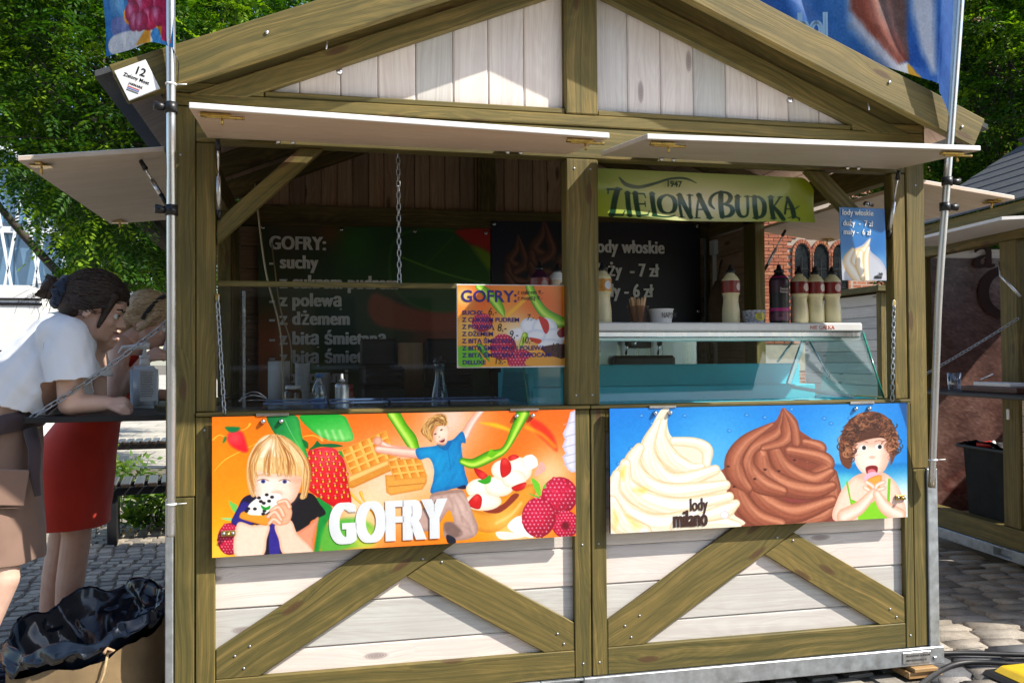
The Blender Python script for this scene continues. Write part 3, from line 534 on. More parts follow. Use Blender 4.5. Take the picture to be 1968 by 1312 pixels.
# back wall: gable boards, tie beam, king post, horizontal boards
box('rear_tie_beam', (0.07, 1.885, 2.09), (2.90, 1.95, 2.21), OLIVE_D, K)
box('rear_king_post', (1.43, 1.89, 2.21), (1.535, 1.945, 2.80), OLIVE_D, K)
x = 0.07
while x < 2.89:
    a, c = x + 0.002, min(x + 0.088, 2.90); prism('rear_gable_board', [(a, 2.2), (c, 2.2), (c, max(2.22, ridge(c, 0.12))), (a, max(2.22, ridge(a, 0.12)))], 1.955, 1.975, RAWPINE, K, 90, 0.003); x += 0.09
for j in range(15):
    z = 0.16 + j * 0.13
    box('rear_board', (0.07, 1.955, z + 0.002), (2.90, 1.975, z + 0.128), RAWPINE, K, 0.003)
box('rear_gap_block', (0.07, 1.9755, 0.16), (2.90, 1.984, 2.2), RAWPINE, K, 0)  # sheet added behind the rear boards to stop light through their gaps
prism('gable_gap_block', [(0.07, 2.2), (2.90, 2.2), (2.90, 2.25), (CX, ridge(CX, 0.1)), (0.07, 2.25)], 1.976, 1.983, RAWPINE, K, 0, 0)  # added sheet closing the rear gable gaps against light
# side walls under the side counters, and solid strip towards the back
for j in range(8):
    z = 0.125 + j * 0.126
    for x0, x1 in ((0.01, 0.03), (2.935, 2.955)): box('side_board', (x0, 0.072, z + 0.002), (x1, 1.928, z + 0.124), WHITEW, K, 0.003)
for j in range(7):
    z = 1.16 + j * 0.132
    for x0, x1, y0 in ((0.01, 0.03, 1.535), (2.925, 2.945, 1.445)): box('side_board', (x0, y0, z + 0.002), (x1, 1.928, z + 0.130), RAWPINE, K, 0.003)
for x0, x1 in ((0.0, 0.066), (2.905, 2.979)): box('side_sill', (x0, 0.072, 1.134), (x1, 1.928, 1.150), OLIVE, K, 0.003)
for x0, x1 in ((0.0, 0.066), (2.905, 2.979)): box('side_bottom_rail', (x0, 0.072, 0.02 + 0.101), (x1, 1.928, 0.124), OLIVE, K, 0.001)
for x0, y0 in ((0.0305, 1.54), (2.9455, 1.45)): box('side_gap_block', (x0, y0, 1.16), (x0 + 0.004, 1.925, 2.08), RAWPINE, K, 0)  # added sheets that keep light out of the side board gaps
# floor and steel base
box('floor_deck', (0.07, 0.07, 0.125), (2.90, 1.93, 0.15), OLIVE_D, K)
def channel(nm, lo, hi): return box(nm, lo, hi, STEEL, K, 0.003)
channel('base_beam', (0.16 + 0.0, -0.012, 0.046), (1.30, 0.05, 0.118)); channel('base_beam', (1.47, -0.012, 0.046), (3.045, 0.05, 0.118)); channel('base_beam', (-0.03, -0.012, 0.046), (0.06, 0.05, 0.118))
box('fork_pocket', (1.302, 0.03, 0.050), (1.468, 0.05, 0.116), STEEL, K); box('fork_pocket', (1.302, -0.0115, 0.110), (1.468, 0.03, 0.1175), STEEL, K, 0.001); box('fork_pocket', (1.302, -0.0115, 0.0465), (1.468, 0.03, 0.054), STEEL, K, 0.001)
channel('base_beam', (-0.03, 0.052, 0.046), (0.03, 2.03, 0.118)); channel('base_beam', (2.985, 0.052, 0.046), (3.045, 2.03, 0.118))
for x0, x1 in ((-0.029, -0.003), (2.981, 3.030)):
    channel('steel_corner', (x0, -0.006, 0.1185), (x1, 0.06, 0.858))
for x in (0.02, 1.49, 2.97):
    box('bolt_head', (x + 0.02, -0.018, 0.066), (x + 0.034, -0.0125, 0.080), STEEL, K, 0.002)
rp = box('rating_plate', (2.845, -0.0165, 0.060), (2.975, -0.0125, 0.106), ALU, K, 0.001)
for k in range(2):
    text('lettering', ('PRODUCENT DOMKOW', 'NIEPODLEGLOSCI 12')[k], face_M((2.858, -0.0172, 0.087 - k * 0.018)), 0.0115, ink((0.05, 0.05, 0.05)), rp, xs=0.9)
# lower front panels
def lower_panel(x0, x1, s0, s1):
    """x0..x1 the boarded field, s0 and s1 the widths of the stiles on its two sides."""
    box('panel_stile', (x0 - s0, 0, 0.12), (x0, 0.05, 1.136), OLIVE, K, 0.003); box('panel_stile', (x1, 0, 0.12), (x1 + s1, 0.05, 1.136), OLIVE, K, 0.003)
    box('bottom_rail', (x0 + 0.001, 0.001, 0.12), (x1 - 0.001, 0.05, 0.222), OLIVE, K, 0.003)
    box('top_rail', (x0 + 0.001, 0.001, 1.05), (x1 - 0.001, 0.05, 1.136), OLIVE, K, 0.003)
    zs = [0.20, 0.302, 0.458, 0.605, 0.752, 0.90, 1.049]
    for a, c in zip(zs, zs[1:]): box('panel_board', (x0 - 0.01, 0.024, a + 0.0012), (x1 + 0.01, 0.042, c - 0.0012), WHITEW, K, 0.0065, seg=2)
    box('panel_backing', (x0 - 0.01, 0.0425, 0.2), (x1 + 0.01, 0.048, 1.08), OLIVE_D, K, 0.0)
    # inverted V of two flush braces
    pL = [(x0 + 0.002, 0.325), (x0 + 0.002, 0.2225), (x0 + 0.149, 0.2225), (x0 + 1.161, 0.845), (x0 + 0.843, 0.845)]
    prism('brace', pL, 0.003, 0.023, OLIVE, K, 31.6, 0.003)
    pR = [(x0 + 0.667, 0.5380), (x0 + 0.801, 0.6200), (x1 - 0.002, 0.327), (x1 - 0.002, 0.2225), (x1 - 0.119, 0.2225)]
    prism('brace', pR, 0.0035, 0.0232, OLIVE, K, -30.5, 0.003)
lower_panel(0.134, 1.438, 0.064, 0.065); lower_panel(1.568, 2.873, 0.060, 0.042)
# sills
box('front_sill', (0.072, -0.012, 1.138), (1.503, 0.09, 1.1505), OLIVE, K, 0.002); box('front_sill', (1.506, -0.012, 1.138), (2.903, 0.09, 1.1505), OLIVE, K, 0.002)
# upper flaps, printed lower flaps
def flap(nm, x0, x1, zl, zr, parent):
    """raised plywood flap, hinged at the header; zl / zr heights of its outer corners"""
    D = 0.48; zh = 2.108; y0 = -0.022
    def fn(y, x, top): t = (x - x0) / (x1 - x0); z = zh + (zl + (zr - zl) * t - zh) * ((-y + y0) / D if True else 0); return (x, y, z + (0.018 if top else 0))
    bm = bmesh.new(); V = {}
    ys_ = [y0, y0 - D]; 
    vv = [bm.verts.new(fn(y, x, tp)) for tp in (0, 1) for y in ys_ for x in (x0, x1)]
    for q in ((0, 1, 3, 2), (4, 6, 7, 5), (0, 4, 5, 1), (2, 3, 7, 6), (0, 2, 6, 4), (1, 5, 7, 3)): bm.faces.new([vv[i] for i in q])
    bmesh.ops.recalc_face_normals(bm, faces=bm.faces); bevel_all(bm, 0.002)
    for f in bm.faces: f.material_index = 1 if (f.normal.z > 0.5 or f.normal.y < -0.5) else 0
    o = mobj(nm, bm, [PLY, WHITE], parent)
    # a thin drip lip along the outer edge
    for xx in (x0 + 0.07, x1 - 0.09):
        t = (xx - x0) / (x1 - x0); zf = zl + (zr - zl) * t
        bx_ = box('slide_bolt', (xx - 0.045, y0 - D + 0.030, zf - 0.010), (xx + 0.045, y0 - D + 0.052, zf + 0.0005), BRASS, o, 0.003)
        tube('bolt_rod', [(xx - 0.03, y0 - D + 0.041, zf - 0.010), (xx + 0.085, y0 - D + 0.041, zf - 0.010)], 0.005, BRASS, o)
        tube('bolt_knob', [(xx + 0.02, y0 - D + 0.041, zf - 0.012), (xx + 0.02, y0 - D + 0.036, zf - 0.034)], [0.0035, 0.0045], BRASS, o)
    for xx in (x0 + 0.24, x0 + 0.29, x1 - 0.24, x1 - 0.19):
        lathe('hinge_bolt', [(0.0, -0.012), (0.007, -0.010), (0.009, -0.004), (0.009, 0.0)], CHROME, o, 10, (xx, y0 - 0.02, zh - 0.003), local=False)
    return o
flap('front_flap', 0.112, 1.420, 2.078, 2.052, K); flap('front_flap', 1.552, 2.842, 2.056, 2.076, K)
for x in (0.3, 1.2, 1.75, 2.65): box('flap_hinge', (x - 0.05, -0.021, 2.113), (x + 0.05, -0.0015, 2.128), BRASS, K, 0.001)
def side_flap(s):
    x0 = -0.036 if s < 0 else 3.001; x1 = x0 + s * 0.47
    bm = bmesh.new(); vv = []
    for tp in (0, 1):
        for y in (0.03, 1.46):
            for x, z in ((x0, 2.066), (x1, 2.012)): vv.append(bm.verts.new((x, y, z + tp * 0.018)))
    for q in ((0, 1, 3, 2), (4, 6, 7, 5), (0, 4, 5, 1), (2, 3, 7, 6), (0, 2, 6, 4), (1, 5, 7, 3)): bm.faces.new([vv[i] for i in q])
    bmesh.ops.recalc_face_normals(bm, faces=bm.faces); bevel_all(bm, 0.002)
    for f in bm.faces: f.material_index = 1 if f.normal.z > 0.5 else 0
    o = mobj('side_flap', bm, [PLY, WHITE], K)
    for y in (0.10, 1.39):
        box('slide_bolt', (x1 - s * 0.055 - 0.011, y - 0.05, 2.012), (x1 - s * 0.055 + 0.011, y + 0.05, 2.022), BRASS, o, 0.003)
        box('bolt_plate', (x1 - s * 0.055 - 0.035, y - 0.02, 2.009), (x1 - s * 0.055 + 0.035, y + 0.02, 2.0125), BRASS, o, 0.001)
        tube('bolt_knob', [(x1 - s * 0.055, y, 2.013), (x1 - s * 0.055, y + 0.004, 1.985)], [0.0035, 0.005], BRASS, o)
    return o
side_flap(-1); side_flap(1)
def strut(a, c):
    a, c = Vector(a), Vector(c); m = a.lerp(c, 0.45); d = (c - a).normalized()
    o = tube('gas_strut', [m, c - d * 0.02], 0.0085, ALU, K, 10); tube('piston_rod', [a, m], 0.004, CHROME, o, 8)
    tube('end_fitting', [a - d * 0.008, a + d * 0.03], [0.007, 0.010], BLACKP, o, 8); tube('end_fitting', [c - d * 0.03, c + d * 0.006], [0.010, 0.007], BLACKP, o, 8)
strut((0.152, -0.075, 2.085), (0.146, 0.020, 1.835)); strut((2.815, -0.075, 2.085), (2.832, 0.020, 1.83))
strut((-0.13, 0.13, 2.045), (-0.045, 0.09, 1.90)); strut((3.09, 1.30, 2.045), (2.985, 1.34, 1.83))
# side counters: dark folded-out shelves on chains
for s, x0 in ((-1, -0.034),):
    x1 = x0 + s * 0.47
    sh = box('side_shelf', (min(x0, x1), 0.10, 1.120), (max(x0, x1), 1.46, 1.140), BLACKM, K, 0.002)
    box('edge_strip', (min(x1, x1 + s * 0.003), 0.10, 1.119), (max(x1, x1 + s * 0.003), 1.46, 1.141), BLACKP, sh, 0.0)
# chains
LINK = None
def chain_link_mesh():
    bm = bmesh.new(); P = []
    L, W = 0.0135, 0.0068
    for k in range(16):
        a = 2 * math.pi * k / 16; P.append((W * math.cos(a), 0, W * math.sin(a) + (L - W) * (1 if math.sin(a) > 0 else -1) * (1 if abs(math.sin(a)) > 1e-6 else 0)))
    rings = []
    for k in range(16):
        p = Vector(P[k]); q = Vector(P[(k + 1) % 16]); o_ = Vector(P[k - 1]); t_ = (q - o_).normalized(); a = Vector((0, 1, 0)); c = t_.cross(a)
        rings.append([bm.verts.new(p + (a * math.cos(j * math.pi / 2.5) + c * math.sin(j * math.pi / 2.5)) * 0.0021) for j in range(5)])
    for k in range(16):
        A, B = rings[k], rings[(k + 1) % 16]
        for j in range(5): bm.faces.new((A[j], A[(j + 1) % 5], B[(j + 1) % 5], B[j]))
    me = bpy.data.meshes.new('chain_link'); bm.to_mesh(me); bm.free(); me.materials.append(STEEL); me.polygons.foreach_set('use_smooth', [True] * len(me.polygons)); return me
LINK = chain_link_mesh()
def chain(a, c, parent=K, sag=0.0, sc=1.0):
    a, c = Vector(a), Vector(c); L = (c - a).length; n = max(2, int(L / (0.0212 * sc)))
    root = bpy.data.objects.new('chain', None); link(root, parent); root.empty_display_size = 0.02
    for k in range(n + 1):
        t = k / n; p = a.lerp(c, t) - Vector((0, 0, sag * 4 * t * (1 - t))); t2 = min(1, t + 0.02); q = a.lerp(c, t2) - Vector((0, 0, sag * 4 * t2 * (1 - t2))); 
        d = (q - p) if k < n else (c - a); qn = d.to_track_quat('Z', 'X')
        M_ = Matrix.Translation(p) @ qn.to_matrix().to_4x4() @ Matrix.Rotation((math.pi / 2) * (k % 2) + 0.5 + random.uniform(-.15, .15), 4, 'Z') @ Matrix.Scale(sc, 4)
        mobj('link', LINK, None, root, M_)
    return root
chain((0.782, 0.062, 2.098), (0.785, 0.062, 1.62)); chain((0.143, -0.004, 1.545), (0.166, -0.012, 1.158), sag=0.0); chain((2.836, -0.004, 1.55), (2.815, -0.012, 1.158), sag=0.0)
chain((-0.036, 0.085, 1.47), (-0.480, 0.13, 1.144), sag=0.012, sc=1.25)
for x, s in ((0.143, 1), (2.836, -1)): box('chain_hook', (x - 0.006, -0.006, 1.540), (x + 0.006, 0.003, 1.565), BRASS, K, 0.002)
# perspex screen with its wooden top rail
PERSPEX = glass('scratched_perspex', (0.86, 0.88, 0.88), 0.0, 0.03)
ps = box('perspex_screen', (0.138, 0.052, 1.152), (1.415, 0.056, 1.596), PERSPEX, K, 0.0)
box('screen_rail', (0.138, 0.046, 1.5965), (1.012, 0.064, 1.6165), OLIVE, K, 0.002)
# bolts and fittings inside
for p in ((0.245, 1.88, 1.98), (0.12, 1.88, 1.75), (0.12, 1.88, 1.55), (0.12, 1.88, 1.33)): lathe('coach_bolt', [(0.0, 0.012), (0.010, 0.010), (0.014, 0.0)], CHROME, K, 10, p, local=False)
tube('coach_bolt', [(2.78, 0.10, 1.985), (2.83, 0.12, 1.983)], [0.011, 0.007], CHROME, K, 8)
for p in ((0.565, -0.013, 2.372), (2.36, -0.013, 2.372)): tube('coach_bolt', [p, (p[0], p[1] - 0.016, p[2] - 0.002)], [0.013, 0.010], CHROME, K, 10)
for p in ((0.32, -0.184, 2.435), (2.70, -0.184, 2.415), (3.03, -0.184, 2.255)): tube('screw_head', [p, (p[0], p[1] - 0.003, p[2])], 0.006, ALU, K, 8)
for p in ((0.52, -0.145, 2.432), (2.63, -0.145, 2.338), (1.03, -0.145, 2.648)): tube('hook', [p, (p[0] - 0.004, p[1] - 0.012, p[2] - 0.030)], 0.0028, ALU, K, 6)
# wooden levelling blocks under the steel base
for i, (x0, y0) in enumerate(((2.86, -0.03), (0.02, -0.02))):
    t_ = thing('levelling_block', ('scrap wood wedge under the right front corner of the kiosk base', 'scrap wood wedge under the left front corner of the kiosk base')[i], 'wood block', (x0 + 0.08, y0 + 0.05, 0.0))
    box('block', (x0, y0, 0.001), (x0 + 0.16, y0 + 0.11, 0.028), wood('raw_pine', (0.35, 0.2, 0.08), (0.5, 0.3, 0.13), (0.6, 0.4, 0.2), (0.2, 0.1, 0.05)) if 'raw_pine' not in bpy.data.materials else bpy.data.materials['raw_pine'], t_)
    box('shim', (x0 + 0.02, y0 - 0.01, 0.0285), (x0 + 0.13, y0 + 0.09, 0.0445), bpy.data.materials['raw_pine'], t_)
# screw heads in the joinery
for x, z in [(0.20, 0.30), (0.23, 0.255), (0.25, 0.33), (1.37, 0.29), (1.395, 0.25), (1.64, 0.30), (1.665, 0.255), (1.70, 0.335), (2.80, 0.285), (2.83, 0.25), (0.86, 0.60), (0.93, 0.585), (2.29, 0.605), (2.36, 0.59)]:
    tube('screw_head', [(x, 0.0032, z), (x, 0.0008, z)], 0.0042, STEEL, K, 8)
for x, z in [(0.10, 0.17), (0.10, 1.09), (1.47, 0.17), (1.535, 0.17), (2.893, 0.17), (1.47, 0.62), (1.535, 0.62), (0.02, 2.05), (2.95, 2.05), (1.45, 2.06), (1.515, 2.06), (1.45, 1.19), (1.515, 1.19)]:
    tube('screw_head', [(x, 0.001 if abs(x - 1.4825) > .07 or z < 1.1 else -0.0005, z), (x, -0.0015 if abs(x - 1.4825) > .07 or z < 1.1 else -0.0038, z)], 0.0042, STEEL, K, 8)
# ------------------------------------------------------------------ a small 2-D painter for the flat printed panels
def homog(src, dst):
    A = []
    for (x, y), (u, v) in zip(src, dst): A += [[x, y, 1, 0, 0, 0, -u * x, -u * y, u], [0, 0, 0, x, y, 1, -v * x, -v * y, v]]
    A = np.array(A, float); h = np.linalg.solve(A[:, :8], A[:, 8]); return np.append(h, 1).reshape(3, 3)
def rgb(c): return np.array(c, float) / 255.0
def vnoise(h, w_, cells, seed):
    r = np.random.default_rng(seed); g = r.random((cells + 2, cells * 3 + 2)); y, x = np.meshgrid(np.linspace(0, cells, h), np.linspace(0, cells * 3 * min(1, w_ / h / 3) if w_ / h < 3 else cells * 3, w_), indexing='ij')
    yi, xi = np.minimum(y.astype(int), cells), np.minimum(x.astype(int), cells * 3); fy, fx = y - yi, x - xi; fy = fy * fy * (3 - 2 * fy); fx = fx * fx * (3 - 2 * fx)
    return (g[yi, xi] * (1 - fx) + g[yi, xi + 1] * fx) * (1 - fy) + (g[yi + 1, xi] * (1 - fx) + g[yi + 1, xi + 1] * fx) * fy
class Canvas:
    def __init__(s, W, H, corners, col=(255, 255, 255)):
        s.W, s.H = W, H; s.a = np.empty((H, W, 3)); s.a[:] = rgb(col); s.Hm = homog(corners, [(0, 0), (W, 0), (W, H), (0, H)]); s.o = (0, 0, 1.0)
    def fr(s, ox, oy, sc): s.o = (ox, oy, sc); s.k = None; return s
    def T(s, P):
        P = np.array(P, float)[:, :2]; q = np.c_[s.o[0] + P[:, 0] / s.o[2], s.o[1] + P[:, 1] / s.o[2], np.ones(len(P))] @ s.Hm.T; return q[:, :2] / q[:, 2:]
    def px(s):  # canvas pixels per drawing unit
        p = s.T([(600, 500), (700, 500)]); return np.hypot(*(p[1] - p[0])) / 100
    def win(s, P, m):
        x0, y0 = np.floor(P.min(0) - m).astype(int); x1, y1 = np.ceil(P.max(0) + m).astype(int) + 1
        x0, y0, x1, y1 = max(x0, 0), max(y0, 0), min(x1, s.W), min(y1, s.H)
        if x1 <= x0 or y1 <= y0: return None
        Y, X = np.mgrid[y0:y1, x0:x1]; return (slice(y0, y1), slice(x0, x1)), X + 0.5, Y + 0.5
    def put(s, sl, col, al): s.a[sl] = s.a[sl] * (1 - al[..., None]) + col * al[..., None]
    def segd(s, P, X, Y, closed):
        n = len(P); D = np.full(X.shape, 1e9); Tt = np.zeros(X.shape); Sg = np.zeros(X.shape)
        for i in range(n if closed else n - 1):
            a, b = P[i], P[(i + 1) % n]; d = b - a; L2 = d @ d + 1e-9; t = np.clip(((X - a[0]) * d[0] + (Y - a[1]) * d[1]) / L2, 0, 1)
            ex, ey = X - a[0] - t * d[0], Y - a[1] - t * d[1]; q = ex * ex + ey * ey; m = q < D
            D[m] = q[m]; Tt[m] = (i + t[m]); Sg[m] = np.sign(d[0] * ey - d[1] * ex)[m]
        return np.sqrt(D), Tt, Sg
    def sd(s, P, X, Y):
        D, _, _ = s.segd(P, X, Y, True); ins = np.zeros(X.shape, bool); n = len(P)
        for i in range(n):
            a, b = P[i], P[(i + 1) % n]
            if a[1] == b[1]: continue
            c = (a[1] > Y) != (b[1] > Y); ins ^= c & (X < (b[0] - a[0]) * (Y - a[1]) / (b[1] - a[1]) + a[0])
        return np.where(ins, D, -D)
    def poly(s, pts, col, a=1.0, sm=True, soft=0.6, grad=None, rim=None, lit=None, m=6):
        P = s.T(spline(pts, m, True) if sm else pts); k = s.px(); w = s.win(P, soft * 2 + 1)
        if w is None: return
        sl, X, Y = w; d = s.sd(P, X, Y); al = np.clip(d / (2 * soft) + 0.5, 0, 1) * a; c = np.broadcast_to(rgb(col), X.shape + (3,)).copy()
        if grad:
            (p0, c2), = [grad] if len(grad) == 2 else [grad]; q = s.T(p0); v = q[1] - q[0]; t = np.clip(((X - q[0, 0]) * v[0] + (Y - q[0, 1]) * v[1]) / (v @ v), 0, 1); c = c * (1 - t[..., None]) + rgb(c2) * t[..., None]
        if rim: f = np.clip(1 - d / (rim[1] * k), 0, 1)[..., None] * rim[2]; c = c * (1 - f) + rgb(rim[0]) * f
        if lit:  # soft highlight: (x, y, r, colour, amount)
            for x_, y_, r_, cl, am in ([lit] if not isinstance(lit, list) else lit):
                q = s.T([(x_, y_)])[0]; g = np.exp(-((X - q[0]) ** 2 + (Y - q[1]) ** 2) / (r_ * k) ** 2)[..., None] * am; c = c * (1 - g) + rgb(cl) * g
        s.put(sl, c, al)
    def ell(s, x, y, rx, ry, col, rot=0.0, **k):
        cr, sr = math.cos(RAD(rot)), math.sin(RAD(rot)); s.poly([(x + rx * math.cos(t) * cr - ry * math.sin(t) * sr, y + rx * math.cos(t) * sr + ry * math.sin(t) * cr) for t in np.arange(12) * math.pi / 6], col, m=2, **k)
    def blob(s, x, y, r, col, a=0.8, ry=None):
        q = s.T([(x, y)])[0]; k = s.px(); Y, X = np.mgrid[0:s.H, 0:s.W]; g = a * np.exp(-(((X - q[0]) / (r * k)) ** 2 + ((Y - q[1]) / ((ry or r) * k)) ** 2)); s.a = s.a * (1 - g[..., None]) + rgb(col) * g[..., None]
    def tube(s, pts, ws, dark, mid, light, off=-0.35, a=1.0, m=8, soft=0.6, sharp=2.0, stri=0.0):
        """Rounded stroke, shaded across its width: dark edges, light line at off (-1..1) of the width."""
        ws = ws if isinstance(ws, (list, tuple)) else [ws] * len(pts)
        Q = np.array(spline([(p[0], p[1], w_) for p, w_ in zip(pts, ws)], m)); P = s.T(Q); k = s.px(); Wd = Q[:, 2] * k / 2; w = s.win(P, Wd.max() + 2)
        if w is None: return
        sl, X, Y = w; D, Tt, Sg = s.segd(P, X, Y, False); wd = np.interp(Tt, np.arange(len(Wd)), Wd); r = D / np.maximum(wd, 1e-3); sgn = r * Sg
        al = np.clip((wd - D) / (2 * soft) + 0.5, 0, 1) * a; e = np.clip(r, 0, 1) ** sharp; h = np.exp(-((sgn - off) / 0.38) ** 2)
        c = rgb(mid) * (1 - e[..., None]) + rgb(dark) * e[..., None]; c = c * (1 - h[..., None] * 0.85) + rgb(light) * h[..., None] * 0.85
        if stri: c = np.clip(c * (1 + stri * (np.sin(sgn * 17 + Tt * .6) * .5 + np.sin(sgn * 31 - Tt * .35 + 1) * .5) * np.clip(r * 1.3, .25, 1))[..., None], 0, 1)
        s.put(sl, c, al)
    def line(s, pts, wd, col, a=1.0, m=6, soft=0.5): s.tube(pts, wd, col, col, col, a=a, m=m, soft=soft)
    def hair(s, A, B, cols, n, wd, seed, jit=6.0, a=0.7, short=0.0):
        """n strands between the guide curves A and B (same number of points), in mixed colours."""
        r = np.random.default_rng(seed); A, B = np.array(A, float), np.array(B, float)
        for _ in range(n):
            t = r.random(); P = A * (1 - t) + B * t + r.normal(0, jit, A.shape); k = len(P) - (1 if r.random() < short and len(P) > 2 else 0); w_ = wd * r.uniform(.5, 1.3)
            s.line(P[:k], [w_ * .5] + [w_] * (k - 2) + [w_ * .4] if k > 2 else w_, cols[r.integers(len(cols))], a * r.uniform(.6, 1), m=4, soft=.45)
    def grain(s, amt=0.02, cells=40, seed=3):
        n = vnoise(s.H, s.W, cells, seed); n2 = np.random.default_rng(seed).normal(0, 1, s.a.shape[:2]); lum = s.a.mean(2, keepdims=True); s.a = np.clip(lum + (s.a - lum) * 1.12, 0, 1); s.a = np.clip(np.clip(s.a, 0, 1) ** 1.08 + (n[..., None] - 0.5) * amt * 2.5 + n2[..., None] * amt * .8, 0, 1)

def raspberry(c, x, y, rx, ry, seed, hollow=False):
    c.ell(x, y, rx, ry, (196, 20, 62), rim=((120, 8, 40), rx * 0.5, 0.6), lit=(x - rx * .3, y - ry * .3, rx * .7, (240, 90, 130), 0.5))
    r = np.random.default_rng(seed); st = rx * 0.24
    for j in range(-6, 7):
        for i in range(-6, 7):
            px_, py = x + (i + 0.5 * (j % 2)) * st, y + j * st * 0.9
            q = ((px_ - x) / rx) ** 2 + ((py - y) / ry) ** 2
            if q < 0.9:
                sh = 1 - 0.45 * max(0, (px_ - x) / rx * .6 + (py - y) / ry * .7)
                c.ell(px_ + r.normal() * st * .16, py + r.normal() * st * .16, st * .50 * r.uniform(.85, 1.15), st * .46 * r.uniform(.85, 1.15), (int(222 * sh), int(38 * sh), int(84 * sh)), rim=((130, 6, 44), st * .3, .7), lit=(px_ - st * .12, py - st * .15, st * .22, (255, 205, 215), .85))
    if hollow: c.ell(x, y + ry * .1, rx * .3, ry * .3, (110, 0, 30), soft=4)
def strawberry(c, P, x0, y0, nx, ny, st, sh=0.25):
    for j in range(ny):
        for i in range(nx):
            px_, py = x0 + (i + 0.5 * (j % 2) + .14 * math.sin(i * 7 + j * 3)) * st + j * st * sh, y0 + (j + .14 * math.sin(i * 5 + j * 11)) * st * .8
            if inside(P, px_, py): c.ell(px_, py, st * .26, st * .30, (150, 10, 24)); c.ell(px_, py + st * .04, st * .14, st * .2, (240, 190, 70)); c.ell(px_ - st * .05, py - st * .30, st * .16, st * .07, (255, 190, 190), a=.8)
def inside(P, x, y):
    r = False; n = len(P)
    for i in range(n):
        (ax, ay), (bx, by) = P[i], P[(i + 1) % n]
        if (ay > y) != (by > y) and x < (bx - ax) * (y - ay) / (by - ay) + ax: r = not r
    return r
def waffle(c, o, u, v, nu, nv, col=(233, 168, 72)):
    """grid face: o corner, u and v edge vectors"""
    o, u, v = np.array(o, float), np.array(u, float), np.array(v, float)
    c.poly([o, o + u, o + u + v, o + v], (238, 190, 105), sm=False, rim=((196, 120, 40), 14, .7))
    for i in range(nu):
        for j in range(nv):
            a = o + u * ((i + .17) / nu) + v * ((j + .17) / nv); e, f = u * (.68 / nu), v * (.68 / nv)
            c.poly([a, a + e, a + e + f, a + f], (206, 120, 36), sm=False, grad=([tuple(a), tuple(a + e + f)], (240, 178, 84)), rim=((150, 74, 14), 5, .5))
SIGN1 = [(408.5, 799), (1101.4, 787.8), (1101.4, 1033), (408.5, 1060)]
